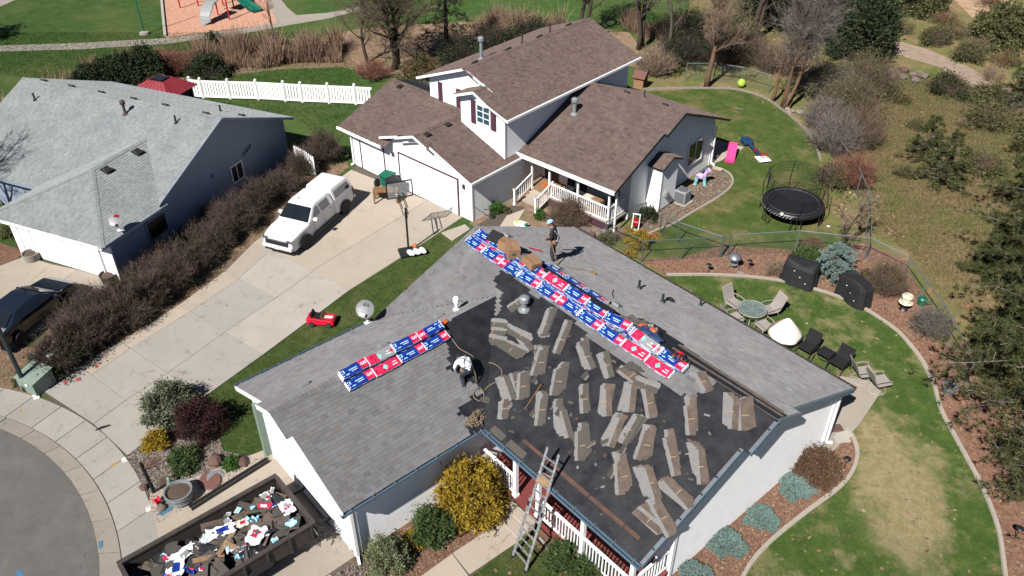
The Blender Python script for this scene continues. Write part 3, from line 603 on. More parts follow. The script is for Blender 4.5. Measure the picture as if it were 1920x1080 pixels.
# roof decks
hy = -4.93
def zf(y): return H+s*y-.004
def zb(y): return H-s*y-.004
def zg(x): return Hg-s*abs(x-xg)-.004
nF, nB, nGF, nGB = (0, -s, 1), (0, s, 1), (s, 0, 1), (-s, 0, 1)
deck = MB().poly3([(xg, yv, zf(yv)), (xg+wf, -D1, zf(-D1)), (XR, -D1, zf(-D1)), (XR, -1.2, zf(-1.2)), (XC, -1.2, zf(-1.2)), (XC, 0, zf(0)), (X0, 0, zf(0)), (X0, hy, zf(hy)), (xg-gside(hy), hy, zf(hy))], nF, .1).build('roof_deck', 'felt', hA, world=True)
deckB = MB().poly3([(X0, 0, zb(0)), (XC, 0, zb(0)), (XC, 1.3, zb(1.3)), (XR, 1.3, zb(1.3)), (XR, D2, zb(D2)), (X0, D2, zb(D2))], nB, .1).build('roof_deck', 'felt', hA, world=True)
MB().poly3([(xg, yv, zg(xg)), (xg, YG-.2, zg(xg)), (xg+.95, YG-.2, zg(xg+.95)), (xg+.95, YG, zg(xg+.95)), (xg+wf, YG, zg(xg+wf)), (xg+wf, -D1, zg(xg+wf))], nGF, .1).build('roof_deck', 'felt', hA, world=True)
MB().poly3([(xg, yv, zg(xg)), (xg-wb, yv-wb, zg(xg-wb)), (xg-wb, YG, zg(xg-wb)), (xg-.95, YG, zg(xg-.95)), (xg-.95, YG-.2, zg(xg-.95)), (xg, YG-.2, zg(xg))], nGB, .1).build('roof_deck', 'felt', hA, world=True)
# what has been stripped
felt_main = [(-11.27,-1.56),(-11.67,-1.48),(-12.04,-1.28),(-12.18,-0.92),(-11.61,-0.71),(-10.75,-0.86),(-10.2,-0.92),(-9.37,-0.84),(-8.28,-0.85),(-7.17,-1.06),(-5.89,-1.12),(-4.68,-1.07),(-3.57,-0.97),(-3.14,-0.75),(-2.89,0.02),(-0.32,0.03),(-0.43,-5.47),(-7.43,-5.72),(-8.09,-5.52)]
felt_gar = [(-11.49,-1.43),(-11.36,-3.46),(-11.34,-4.32),(-10.82,-4.21),(-10.68,-4.64),(-10.36,-4.53),(-10.16,-4.83),(-9.29,-4.84),(-8.84,-4.56),(-8.62,-4.63),(-8.79,-5.02),(-8.6,-5.74),(-8.23,-5.6),(-8.1,-5.79),(-7.37,-5.66)]
felt_back = [(-6.71,0.51),(-6.84,1.1),(-6.21,1.2),(-3.51,0.76),(-0.71,0.64),(-0.54,-0.51),(-2.97,-0.29),(-4.66,-0.56)]
patch_g = [(-9.97,-5.06),(-10.08,-4.52),(-9.68,-4.52),(-9.73,-5.02)]
def keep_f(x, y): return not inside(x, y, felt_main)
def keep_g(x, y): return not inside(x, y, felt_gar) and not inside(x, y, patch_g)
def keep_b(x, y): return not inside(x, y, felt_back)
def iv_f(b):
    y = -D1+b*cs; xr = XC if y > -1.2 else XR
    if y > yv: return [(0, xr-X0)]
    k = yv-y; L = [(xg+k-X0, xr-X0)]
    if y > hy-.05: L.append((0, xg-k-X0))
    return L
def iv_b(b): y = D2-b*cs; return [(0, (XC if y < 1.3 else XR)-X0)]
def iv_gf(b):
    x = xg+wf-b*cs; y0 = YG-(.2 if x-xg < .95 else 0); return [(y0-YG, yv-(x-xg)-YG)]
def iv_gb(b):
    x = xg-wb+b*cs; y0 = YG-(.2 if xg-x < .95 else 0); return [(y0-YG, yv-(xg-x)-YG)]
tA = shingle_tabs((X0, -D1, h1), (1, 0, 0), (0, cs, sn), iv_f, D1/cs, keep_f, 1)
tA += shingle_tabs((X0, D2, h2), (1, 0, 0), (0, -cs, sn), iv_b, D2/cs, keep_b, 2)
tA += shingle_tabs((xg+wf, YG, h1), (0, 1, 0), (-cs, 0, sn), iv_gf, wf/cs, keep_g, 3)
tA += shingle_tabs((xg-wb, YG, Hg-s*wb), (0, 1, 0), (cs, 0, sn), iv_gb, wb/cs, None, 4)
cp = Vector(cam.location); tA.sort(key=lambda t: (t[0]-cp).length)
for c, q, tn in tA[:300]:
    fast('shingle', q, 4, 'shingle_grey', hA, True, tone=[tn]*4)
tA = tA[300:]
tA += ridge_caps((X0, 0, H), (-6.2, 0, H), .16, .16*s, 5)+ridge_caps((xg, YG-.2, Hg), (xg, -4.6, Hg), .16, .16*s, 6)
shingle_part(tA, 'shingle_grey', hA, True)
# bare ridge: black ridge paper and torn brown edges
rb = MB()
rb.bar((-4.9, .32, zb(.32)+.02), (XC-.1, .42, zb(.42)+.02), .07, .02); rb.bar((-5.0, .78, zb(.78)+.02), (XC-.25, .66, zb(.66)+.02), .10, .02); rb.bar((-4.2, .0, H+.012), (XC-.05, .02, H+.012), .03, .014)
rb.build('torn_edge', 'shingle_back', hA, world=True)
# rust-brown membrane strip above the front eave and old drip strip
def strip_mf(x0, x1, y0, y1, name, m, h=.012):
    return MB().poly3([(x0, y0, zf(y0)+h), (x1, y0, zf(y0)+h), (x1, y1, zf(y1)+h), (x0, y1, zf(y1)+h)], nF, .008).build(name, m, hA, world=True)
x = -6.35
for L in (1.15, .3, 1.5, 1.4, .6): strip_mf(x, x+L-.04, -4.90+random.Random(x).uniform(-.04, .04), -4.78, 'eave_membrane', 'rust_orange'); x += L
for x0, x1 in ((-7.5, -6.9), (-6.7, -5.9)): strip_mf(x0, x1, -5.28, -5.05, 'eave_membrane', 'shingle_dull')
# fascia, drip edges, gutters
fb = MB()
fb.bar((XR+.015, -D1, zf(-D1)-.07), (XR+.015, -1.2, zf(-1.2)-.07), .03, .16); fb.bar((XC+.015, -1.2, zf(-1.2)-.07), (XC+.015, 0, H-.07), .03, .16)
fb.bar((XC+.015, 0, H-.07), (XC+.015, 1.3, zb(1.3)-.07), .03, .16); fb.bar((XR+.015, 1.3, zb(1.3)-.07), (XR+.015, D2, zb(D2)-.07), .03, .16)
fb.build('rake_board', 'gutter_blue', hA, world=True)
de = MB(); rr = random.Random(4); y = -D1+.02
while y < -.1:
    y1 = min(y+rr.uniform(.35, 1.0), -.03); xe = XR if y1 < -1.2 else XC
    if y < -1.2 < y1: y1 = -1.2; xe = XR
    de.bar((xe-.04, y, zf(y)+.012), (xe-.04, y1-.04, zf(y1-.04)+.012), .10, .012); y = y1+.01 if y1 != -1.2 else -1.19
de.bar((XC-.03, .02, H+.012), (XC-.03, 1.3, zb(1.3)+.012), .07, .012); de.bar((XR-.03, 1.32, zb(1.32)+.016), (XR-.03, D2, zb(D2)+.016), .07, .012)
de.build('drip_edge', 'steel_grey', hA, world=True)
gutter(hA, (xg+wf+.12, -D1-.01, h1+.01), (XR, -D1-.01, h1+.01), 'gutter_blue', out=(0, -1), world=True)
gutter(hA, (xg+wf-.03, YG, h1+.005), (xg+wf-.03, -D1-.12, h1+.005), 'gutter_blue', out=(1, 0), world=True)
gutter(hA, (X0, D2+.01, h2), (XR, D2+.01, h2), 'rust_steel', out=(0, 1), world=True)
gutter(hA, (xg-wb-.01, YG, zg(xg-wb)), (xg-wb-.01, -5, zg(xg-wb)), 'gutter_blue', out=(-1, 0), world=True)
gb = MB()
gb.bar((xg+wf, YG-.015, h1-.07), (xg+.95, YG-.015, zg(xg+.95)-.07), .03, .16); gb.bar((xg+.95, YG-.215, zg(xg+.95)-.07), (xg, YG-.215, Hg-.07), .03, .16)
gb.bar((xg, YG-.215, Hg-.07), (xg-.95, YG-.215, zg(xg-.95)-.07), .03, .16); gb.bar((xg-.95, YG-.015, zg(xg-.95)-.07), (xg-wb, YG-.015, zg(xg-wb)-.07), .03, .16)
gb.build('rake_board', 'trim_white', hA, world=True)
# walls (all in house coordinates through world=True)
XW, YB, YF = -1.23, 5.08, -3.35; GX, GY, GXB = -8.2, -10.17, -14.25
wall('gable_wall', 'siding_white', hA, [((XW, YF), (XW, YB), .0, [(0, zf(YF)-.1), (-YF, H-.1), (YB-YF, zb(YB)-.1)])], True)
wall('rear_wall', 'siding_white', hA, [((XW, YB), (-14.3, YB), 0, zb(YB)-.1)], True)
wall('side_wall', 'siding_white', hA, [((-14.3, YB), (-14.3, -4.9), 0, [(0, zb(YB)-.1), (YB, H-.1), (YB+4.9, zf(-4.9)-.1)]), ((GXB, -4.9), (GXB, GY), 0, zg(GXB)-.1)], True)
wall('garage_front_wall', 'siding_white', hA, [((GXB, GY), (GX, GY), 0, [(0, zg(GXB)-.1), (xg-GXB, Hg-.1), (GX-GXB, zg(GX)-.1)])], True)
wall('garage_side_wall', 'siding_white', hA, [((GX, GY), (GX, YF), 0, zg(GX)-.1)], True)
wall('porch_wall', 'siding_white', hA, [((GX, YF), (XW, YF), 0, zf(YF)-.1)], True)
for (x, y) in ((GX+.01, GY-.01), (XW+.01, YF-.01), (XW+.01, YB+.01), (GXB-.01, GY-.01)): MB().bx((x-.07, y-.07, 0), (x+.035, y+.07, h1-.1)).build('corner_board', 'trim_white', hA, world=True)
garage_door(hA, (-13.55+8, GY+2), (-12.0+8, GY+2), 2.1, (0, -1), 4, 2, 'siding_white', 'trim_white')
garage_door(hA, (-11.7+8, GY+2), (-8.55+8, GY+2), 2.1, (0, -1), 4, 4, 'siding_white', 'trim_white')
post = MB().bx((-13.9+8-.09, GY+2-.25, 0), (-13.9+8+.09, GY+2-.03, 2.5)).build('entry_trim', 'utility_green', hA)
ln = MB(); ln.bx((-14.1+8-.06, GY+2-.18, 1.75), (-14.1+8+.06, GY+2-.06, 2.05)); ln.lathe((-14.1+8, GY+2-.12, 2.05), [(.09, 0), (0, .09)], 8); ln.build('wall_lantern', 'black_metal', hA)
ln = MB(); ln.bx((-8.36+8-.07, GY+2-.22, 1.85), (-8.36+8+.07, GY+2-.06, 2.15)); ln.lathe((-8.36+8, GY+2-.14, 2.15), [(.11, 0), (0, .1)], 8); ln.build('wall_lantern', 'black_metal', hA)
for (x, y, tx, ty) in ((XW+.1, YB+.12, .12, .25), (GX+.14, GY-.06, .25, -.1)): downspout(hA, x+8, y+2, 2.75, toe=(tx, ty))
# porch: deck, posts, railings with balusters, steps
pz = .42
dk = MB(); dk.bx((GX+.02, -5.15, pz-.16), (XW+.02, YF-.02, pz)); deck_o = dk.build('porch_deck', 'deck_red', hA, world=True)
k = -7.9
while k < -1.4: MB().bx((k, -5.17, pz+.002), (k+.135, YF-.02, pz+.014)).build('deck_plank', 'deck_red', deck_o, world=True); k += .14
MB().bx((GX+.05, -5.1, 0), (XW-.02, -5.0, pz-.17)).build('deck_skirt', 'deck_red', hA, world=True)
def railing(parent, p, q, z0, h, m='trim_white', gap=.125, world=True):
    p, q = Vector((*p, z0)), Vector((*q, z0)); up = Vector((0, 0, 1)); mb = MB(); mb.bar(p+up*h, q+up*h, .09, .05); mb.bar(p+up*.1, q+up*.1, .06, .05)
    r = mb.build('railing', m, parent, world=world); n = max(2, int((q-p).length/gap))
    for i in range(1, n):
        c = p+(q-p)*i/n; MB().bx((c.x-.018, c.y-.018, c.z+.12), (c.x+.018, c.y+.018, c.z+h-.03)).build('baluster', m, r, world=world)
    return r
def column(parent, x, y, z0, z1, w=.13, m='trim_white', world=True):
    mb = MB(); mb.bx((x-w/2, y-w/2, z0), (x+w/2, y+w/2, z1)); mb.bx((x-w*.72, y-w*.72, z0), (x+w*.72, y+w*.72, z0+.12)); mb.bx((x-w*.72, y-w*.72, z1-.12), (x+w*.72, y+w*.72, z1)); return mb.build('post', m, parent, world=world)
for x in (-6.45, -5.35, -3.35, -1.35): column(hA, x, -5.05, pz, h1-.02)
railing(hA, (-8.1, -5.05), (-6.5, -5.05), pz, .92); railing(hA, (-5.28, -5.05), (-3.42, -5.05), pz, .92); railing(hA, (-3.28, -5.05), (-1.42, -5.05), pz, .92); railing(hA, (-1.33, -4.95), (-1.33, YF-.1), pz, .92)
MB().bx((-6.45, -5.55, 0), (-5.3, -5.18, .28)).build('step', 'concrete_warm', hA, world=True, bevel=.015); MB().bx((-6.5, -5.95, 0), (-5.3, -5.56, .14)).build('step', 'concrete_warm', hA, world=True, bevel=.015)
# roof fittings
def slope_pt(x, y, kind, d=0):
    return (x, y, {'f': H+s*y, 'b': H-s*y, 'gf': Hg-s*(x-xg), 'gb': Hg+s*(x-xg)}[kind]+d)
for p, nn, al in (((-13.683,0.806,4.688), nB, (1, 0, 0)), ((-10.779,0.803,4.689), nB, (1, 0, 0)), ((-7.771,0.781,4.699), nB, (1, 0, 0)), ((-12.027,-9.246,4.052), nGB, (0, 1, 0)), ((-12.002,-6.235,4.062), nGB, (0, 1, 0)), ((-12.07,-3.834,4.034), nGB, (0, 1, 0))): box_vent(hA, p, nn, al, 'grey_vent', .30)
pipe(hA, (-8.86,3.255,3.668), .38, .05, 'pipe_green'); pipe(hA, (-7.706,3.274,3.66), .38, .05, 'pipe_green'); pipe(hA, (-7.194,5.006,2.939), .34, .035, 'pipe_green')
pipe(hA, (-11.887,-3.155,4.11), .42, .06, 'trim_white', 'flue_pipe', True)
fl = pipe(hA, (-10.055,-1.53,4.387), .42, .1, 'galvanised', 'flue_pipe', True)

# ================================================================ house B: brown-roofed two-storey house (built in its own frame, u along the front, v towards the back)
bO = (-21.51, 5.14)
hB = empty('two_storey_house', bO, 7.5, 'white two storey house with brown shingle roof and plum shutters', 'house')
sB = .372
def roof_slab(par, pts, m='felt', t=.1):
    a, b, c = (Vector(p) for p in pts[:3]); n = (b-a).cross(c-a)
    if n.z < 0: n = -n
    return MB().poly3([Vector(p)-Vector((0, 0, .004)) for p in pts], n, t).build('roof_deck', m, par)
def slope_tabs(eave0, eave1, up, bmax, seed, clip=None, **kw):
    # eave0->eave1 along the eave, up = horizontal unit vector pointing up the slope, with rise per metre up[2]
    e0, e1 = Vector(eave0), Vector(eave1); av = (e1-e0).normalized(); L = (e1-e0).length; k = math.hypot(1, up[2]); bv = Vector((up[0]/k, up[1]/k, up[2]/k))
    return shingle_tabs(e0, av, bv, (lambda b: clip(b/k, L)) if clip else (lambda b: [(0, L)]), bmax*k, None, seed, **kw)
zE, zU = 2.5, 5.0
TB = []
# left garage: one long slope facing the street, ridge parallel to the front
rs = (4.0-zE)/4.2
roof_slab(hB, [(-9.65, -.7, zE), (-6.0, -.7, zE), (-6.0, .5, zE+rs*1.2), (-3.7, 3.0, zE+rs*3.7), (-3.7, 3.5, 4.0), (-9.65, 3.5, 4.0)]); roof_slab(hB, [(-9.65, 3.5, 4.0), (-4.2, 3.5, 4.0), (-4.2, 7.6, zE), (-9.65, 7.6, zE)])
TB += slope_tabs((-9.65, -.7, zE), (-5.6, -.7, zE), (0, 1, rs), 4.2, 11, lambda b, L: [(0, 3.9 if b < .5 else 3.4+max(0, b-.96)*.96)])
TB += slope_tabs((-9.65, 7.6, zE), (-5.9, 7.6, zE), (0, -1, rs), 4.1, 12)
# front gable of the big garage
pk = 3.9; uk = -3.46
roof_slab(hB, [(uk, -.42, pk), (.35, -.42, pk-sB*(.35-uk)), (.35, 3.5, pk-sB*(.35-uk)), (uk, 3.5, pk)])
roof_slab(hB, [(uk, -.42, pk), (uk, 3.2, pk), (-6.4, 3.2, pk-sB*2.94+.02), (-6.4, -.42, pk-sB*2.94+.02)])
TB += slope_tabs((.35, -.42, pk-sB*(.35-uk)), (.35, 3.4, pk-sB*(.35-uk)), (-1, 0, sB), .35-uk, 13, lambda b, L: [(0-(.2 if b > 2.85 else 0), L-max(0, .9*(b-.5)/3) if b < 3.3 else L)])
TB += slope_tabs((-6.3, -.42, pk-sB*(uk+6.3)+.02), (-6.3, 2.8, pk-sB*(uk+6.3)+.02), (1, 0, sB), uk+6.3, 14, lambda b, L: [(0-(.2 if b > 1.9 else 0), .7+1.05*b)])
# upper storey: broad gable with a projecting smaller gable sharing its right slope
ur, zr, ue = -3.2, 6.45, .5; sU = (zr-zU)/(ue-ur); ul = 2*ur-ue
roof_slab(hB, [(ur, 2.95, zr), (ue, 2.95, zU), (ue, 13.5, zU), (ur, 13.5, zr)]); roof_slab(hB, [(ur, 2.95, zr), (ur, 13.5, zr), (ul, 13.5, zU), (ul, 2.95, zU)])
u1, z1p = -1.75, zU+sU*(ue+1.75)
roof_slab(hB, [(u1, 2.05, z1p), (ue, 2.05, zU), (ue, 2.97, zU), (u1, 2.97, z1p)]); roof_slab(hB, [(u1, 2.05, z1p), (u1, 3.5, z1p), (-3.4, 3.4, z1p-sU*1.65), (-3.4, 2.05, z1p-sU*1.65)])
TB += slope_tabs((ue, 2.05, zU), (ue, 13.5, zU), (-1, 0, sU), ue-ur, 15, lambda b, L: [(0, L)] if b < ue-u1 else [(.9-(.18 if b > 3.0 else 0), L)])
TB += slope_tabs((ul, 2.95, zU), (ul, 13.5, zU), (1, 0, sU), ue-ur, 16); TB += slope_tabs((-3.4, 2.05, z1p-sU*1.65), (-3.4, 3.3, z1p-sU*1.65), (1, 0, sU), 1.65, 17)
# right wing: gable end to the right, ridge parallel to the front
vE, vR, zR_, vBk = 3.4, 8.9, 4.9, 14.3; zE2 = 2.6; sR = (zR_-zE2)/(vR-vE); uR = 6.25
roof_slab(hB, [(-.1, vE, zE2), (uR, vE, zE2), (uR, vR-1.6, zR_-sR*1.6), (uR+.2, vR-1.6, zR_-sR*1.6), (uR+.2, vR, zR_), (-.1, vR, zR_)]); roof_slab(hB, [(-.1, vR, zR_), (uR+.2, vR, zR_), (uR+.2, vR+1.5, zR_-sR*1.5), (uR, vR+1.5, zR_-sR*1.5), (uR, vBk, zR_-sR*(vBk-vR)), (-.1, vBk, zR_-sR*(vBk-vR))])
TB += slope_tabs((-.1, vE, zE2), (uR, vE, zE2), (0, 1, sR), vR-vE, 18, lambda b, L: [(0, L+(.2 if b > vR-vE-1.6 else 0))])
TB += slope_tabs((-.1, vBk, zR_-sR*(vBk-vR)), (uR, vBk, zR_-sR*(vBk-vR)), (0, -1, sR), vBk-vR, 19, lambda b, L: [(0, L+(.2 if b > vBk-vR-1.5 else 0))])
TB += ridge_caps((ur, 2.9, zr), (ur, 13.5, zr), .15, .15*sU, 21)+ridge_caps((-.1, vR, zR_), (uR+.2, vR, zR_), .15, .15*sR, 22)+ridge_caps((uk, -.6, pk), (uk, 2.4, pk), .15, .15*sB, 23)+ridge_caps((-9.65, 3.5, 4.0), (-6, 3.5, 4.0), .15, .15*rs, 24)+ridge_caps((u1, 2.05, z1p), (u1, 2.95, z1p), .15, .15*sU, 25)
# chimney chase
cu0, cu1, cv0, cv1 = 5.85, 6.6, 7.0, 8.5
cm = 7.75; ch = 2.65
roof_slab(hB, [(cu0-.1, cv0-.2, ch-.05), (cu1+.15, cv0-.2, ch-.05), (cu1+.15, cm, ch+.34), (cu0-.1, cm, ch+.34)]); roof_slab(hB, [(cu0-.1, cm, ch+.34), (cu1+.15, cm, ch+.34), (cu1+.15, cv1+.2, ch-.05), (cu0-.1, cv1+.2, ch-.05)])
TB += slope_tabs((cu0-.1, cv0-.2, ch-.05), (cu1+.15, cv0-.2, ch-.05), (0, 1, .41), .95, 26)+slope_tabs((cu0-.1, cv1+.2, ch-.05), (cu1+.15, cv1+.2, ch-.05), (0, -1, .41), .95, 27)
shingle_part(TB, 'shingle_brown', hB)
wall('front_wall', 'siding_white', hB, [((-9.25, 0), (-6.0, 0), 0, zE+.15), ((-6.6, -.02), (0, -.02), 0, [(0, pk-sB*3.14-.1), (6.6+uk, pk-.1), (6.6, pk-sB*(-uk)-.1)])])
wall('garage_side_wall', 'siding_white', hB, [((0, -.02), (0, 5.4), 0, zE+.0)])
wall('left_wall', 'siding_white', hB, [((-9.25, 7.2), (-9.25, 0), 0, [(0, zE+.1), (3.7, 3.9), (7.2, zE+.2)])])
wall('upper_wall', 'siding_white', hB, [((-3.05, 2.45), (0, 2.45), 2.3, [(0, z1p-sU*1.3-.1), (3.05+u1, z1p-.1), (3.05, zU+.1)]), ((-3.05, 3.35), (-3.05, 2.45), 3.2, z1p-sU*1.3-.1), ((-6.3, 3.35), (-1, 3.35), 3.2, [(0, zU+.1), (6.3+ur, zr-.1), (5.3, zr-sU*2.2-.1)])])
wall('upper_side_wall', 'siding_white', hB, [((0, 2.45), (0, 13.1), 2.2, zU+.1), ((-6.3, 13.1), (-6.3, 3.35), 2.3, zU+.1), ((0, 13.1), (-6.3, 13.1), 0, [(0, zU), (3.2, zr-.1), (6.3, zU)]), ((0, 13.0), (0, 13.12), 0, 2.3)])
wall('wing_wall', 'siding_white', hB, [((5.8, 5.4), (5.8, 13.4), 0, [(0, zE2+sR*2-.1), (vR-5.4, zR_-.1), (8.0, zE2+.25)]), ((5.8, 13.4), (0, 13.4), 0, 2.6)])
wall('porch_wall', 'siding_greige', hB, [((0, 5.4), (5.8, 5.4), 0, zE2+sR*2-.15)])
wall('chimney_chase', 'siding_white', hB, [((cu0-.05, cv0), (cu1, cv0), .12, ch)])
wall('chimney_side', 'siding_white', hB, [((cu1, cv0), (cu1, cv1), .12, [(0, ch), (.75, ch+.3), (1.5, ch)]), ((cu1, cv1), (cu0-.05, cv1), .12, ch)])
MB().box((cu1+.1, 7.5, .95), (.2, .26, .26)).build('exhaust_hood', 'aluminium', hB, bevel=.03)
def trim_run(pts, name='fascia', m='trim_white', w=.03, h=.12, dz=-.05):
    mb = MB()
    for a, b in zip(pts, pts[1:]):
        mb2 = MB(); mb2.bar((a[0], a[1], a[2]+dz), (b[0], b[1], b[2]+dz), w, h); mb2.build(name, m, hB)
trim_run([(-9.65, -.71, zE), (-6.0, -.71, zE)], 'gutter', h=.14, w=.1)
trim_run([(-6.4, -.44, pk-sB*2.94+.02), (-4.9, -.44, pk-sB*1.44)]); trim_run([(-4.9, -.64, pk-sB*1.44), (uk, -.64, pk), (-2.5, -.64, pk-sB*.96)]); trim_run([(-2.5, -.44, pk-sB*.96), (.35, -.44, pk-sB*(.35-uk))])
trim_run([(.37, -.42, pk-sB*(.35-uk)), (.37, 3.3, pk-sB*(.35-uk))], 'gutter', h=.12, w=.09)
trim_run([(-3.4, 2.03, z1p-sU*1.65), (u1, 2.03, z1p), (-.8, 2.03, z1p-sU*1.15)]); trim_run([(-.8, 2.06, z1p-sU*1.15), (ue, 2.06, zU)])
trim_run([(ul, 2.93, zU), (ur, 2.93, zr), (-2.0, 2.93, zr-sU*1.2)]); trim_run([(-2.0, 2.96, zr-sU*1.2), (-1.3, 2.96, zr-sU*1.9)])
trim_run([(ue+.04, 2.05, zU), (ue+.04, 13.5, zU)], 'gutter', h=.12, w=.09); trim_run([(-.1, vE-.03, zE2), (uR, vE-.03, zE2)], 'gutter', h=.17, w=.12)
trim_run([(uR+.01, vE, zE2), (uR+.01, vR-1.6, zR_-sR*1.6)], m='black_metal', h=.12); trim_run([(uR+.21, vR-1.6, zR_-sR*1.6), (uR+.21, vR, zR_), (uR+.21, vR+1.5, zR_-sR*1.5)], m='black_metal', h=.12); trim_run([(uR+.01, vR+1.5, zR_-sR*1.5), (uR+.01, vBk, zR_-sR*(vBk-vR))], m='black_metal', h=.12)
for (u, v, h_) in ((0, -.02, 2.35), (0, 2.45, 5.0), (-9.25, 0, 2.55), (5.8, 13.4, 2.6), (cu1, cv0, ch)):
    z0_ = 2.4 if v == 2.45 else .02
    MB().bx((u-.06, v-.035, z0_), (u+.03, v+.06, h_)).build('corner_board', 'trim_white', hB)
garage_door(hB, (-5.32, -.04), (-.95, -.04), 2.08, (0, -1), 4, 4); garage_door(hB, (-8.6, 0), (-6.65, 0), 1.95, (0, -1), 4, 2)
for (u, v) in ((-5.8, -.1), (-.5, -.1)): MB().lathe((u, v, 1.75), [(.03, 0), (.08, .05), (.07, .22), (0, .3)], 8).build('wall_lantern', 'rust_steel', hB)
for (u, v) in ((-1.41, 2.45), (-4.75, 3.35)):
    zc = 4.6 if v == 2.45 else 4.35
    window_part(hB, (u, v-.02, zc), .92, 1.0, (0, -1), cols=2, rows=3, glass='blue_glass' if v == 2.45 else 'siding_greige')
    for sg in (-1, 1):
        sh = MB().bx((u+sg*.70-.17, v-.06, zc-.64), (u+sg*.70+.17, v-.016, zc+.64)).build('shutter', 'plum', hB)
        for q in range(8): MB().bx((u+sg*.70-.13, v-.075, zc-.56+q*.145), (u+sg*.70+.13, v-.058, zc-.46+q*.145)).build('slat', 'plum', sh)
window_part(hB, (5.82, 11.55, 1.55), 1.5, 1.35, (1, 0), cols=2, rows=1, glass='dark_glass')
window_part(hB, (2.2, 5.38, 1.75), 1.4, 1.3, (0, -1), cols=2, glass='dark_glass'); window_part(hB, (4.6, 5.38, 1.75), 1.4, 1.3, (0, -1), cols=2, glass='dark_glass')
dr = MB().bx((.35, 5.30, .4), (1.25, 5.38, 2.4)).build('front_door', 'black_metal', hB); MB().lathe((1.12, 5.28, 1.35), [(.03, -.03), (.03, .03)], 8).build('handle', 'chrome', dr)
downspout(hB, 6.15, 3.75, 2.5, toe=(.05, -.35)); downspout(hB, 5.9, 13.5, 2.4, toe=(.25, 0)); downspout(hB, -9.3, -.12, 2.4, toe=(-.1, -.15))
# porch: floor, plum skirt, stairs, posts, railings
pzB = .5
MB().bx((1.9, 3.75, pzB-.1), (5.78, 5.38, pzB)).build('porch_floor', 'concrete_grey', hB); MB().bx((1.9, 3.70, .12), (5.78, 3.76, pzB-.02)).build('porch_skirt', 'plum', hB)
MB().bx((.1, 4.1, 0), (1.88, 5.38, pzB-.01)).build('landing', 'raw_wood', hB); MB().bx((.75, 4.5, pzB), (1.5, 5.0, pzB+.015)).build('door_mat', 'orange', hB)
for i in range(3): MB().bx((.55, 3.2+i*.3, 0), (1.85, 3.5+i*.3, .12*(i+1))).build('step', 'concrete_warm', hB, bevel=.01)
for (u, v) in ((5.7, 3.8), (3.75, 3.8), (1.9, 3.8), (.5, 4.05)): column(hB, u, v, pzB-.1, zE2+sR*(v-vE)-.05, .09, world=False)
for a, b_ in (((1.95, 3.8), (3.7, 3.8)), ((3.8, 3.8), (5.65, 3.8)), ((5.7, 3.85), (5.7, 5.35))): railing(hB, a, b_, pzB, .85, world=False)
def stair_rail(u):
    mb = MB(); a, b_ = Vector((u, 4.05, pzB)), Vector((u, 2.7, .02)); up = Vector((0, 0, 1)); mb.bar(a+up*.85, b_+up*.85, .06, .06); mb.bar(a+up*.15, b_+up*.15, .05, .05); r = mb.build('stair_rail', 'trim_white', hB)
    for i in range(1, 8):
        c = a+(b_-a)*i/8; MB().bx((c.x-.016, c.y-.016, c.z+.15), (c.x+.016, c.y+.016, c.z+.84)).build('baluster', 'trim_white', r)
    column(hB, u, 2.65, 0, .98, .09, world=False)
stair_rail(.5); stair_rail(1.95)
# roof vents and flues
def Bw(u, v, z): return chain(hB) @ Vector((u, v, z))
rotB = chain(hB).to_3x3()
def Bv(u, v, z, n, al): box_vent(hB, Bw(u, v, z), rotB @ Vector(n), rotB @ Vector(al), 'dark_vent', .3)
for v in (4.0, 6.6, 9.2, 11.8): Bv(ur-.28, v, zr-sU*.28, (-sU, 0, 1), (0, 1, 0))
for u in (2.6, 5.0): Bv(u, vR+.35, zR_-sR*.35, (0, sR, 1), (1, 0, 0))
Bv(.6, vR+.3, zR_-sR*.3, (0, sR, 1), (1, 0, 0)); Bv(-8.6, 3.2, 4.0-rs*.3, (0, -rs, 1), (1, 0, 0)); Bv(uk+.25, 1.6, pk-sB*.25, (sB, 0, 1), (0, 1, 0)); Bv(uk+.3, .1, pk-sB*.3, (sB, 0, 1), (0, 1, 0))
pipe(hB, (1.1, 6.7, zE2+sR*(6.7-vE)), .75, .1, 'galvanised', 'flue_pipe', True, world=False); pipe(hB, (ur-.9, 5.15, zr-sU*.9), 1.05, .09, 'galvanised', 'flue_pipe', True, world=False)
pipe(hB, (ur-.5, 8.0, zr-sU*.5), .5, .04, 'dark_vent', world=False); pipe(hB, (ur-.5, 10.4, zr-sU*.5), .5, .04, 'dark_vent', world=False); pipe(hB, (2.9, vR+1.6, zR_-sR*1.6), .4, .04, 'dark_vent', world=False)

# ================================================================ house C: grey house with pale roof
cO = (-28.44, -10.58)
hC = empty('grey_house', cO, 26.5, 'dark grey house with pale grey shingle roof and hipped garage', 'house')
TC = []
# main gable: right gable at u=.9, ridge v=8.1, back eave v=13.6, front eave v=2.2
gu, rv, rz, bv_, bz = .85, 8.1, 4.75, 13.6, 2.45; sC = (rz-bz)/(bv_-rv); fv = 2.2; fz = rz-sC*(rv-fv); lu = -12.6
roof_slab(hC, [(gu, rv, rz), (gu, bv_, bz), (lu, bv_, bz), (lu, rv, rz)]); roof_slab(hC, [(gu, rv, rz), (lu, rv, rz), (lu, fv, fz), (gu, fv, fz)])
TC += slope_tabs((lu, bv_, bz), (gu, bv_, bz), (0, -1, sC), bv_-rv, 31, lo=.11, hi=.26); 
TC += slope_tabs((lu, fv, fz), (gu, fv, fz), (0, 1, sC), rv-fv, 32, lo=.11, hi=.26)
TC += ridge_caps((lu, rv, rz), (gu, rv, rz), .15, .15*sC, 33)
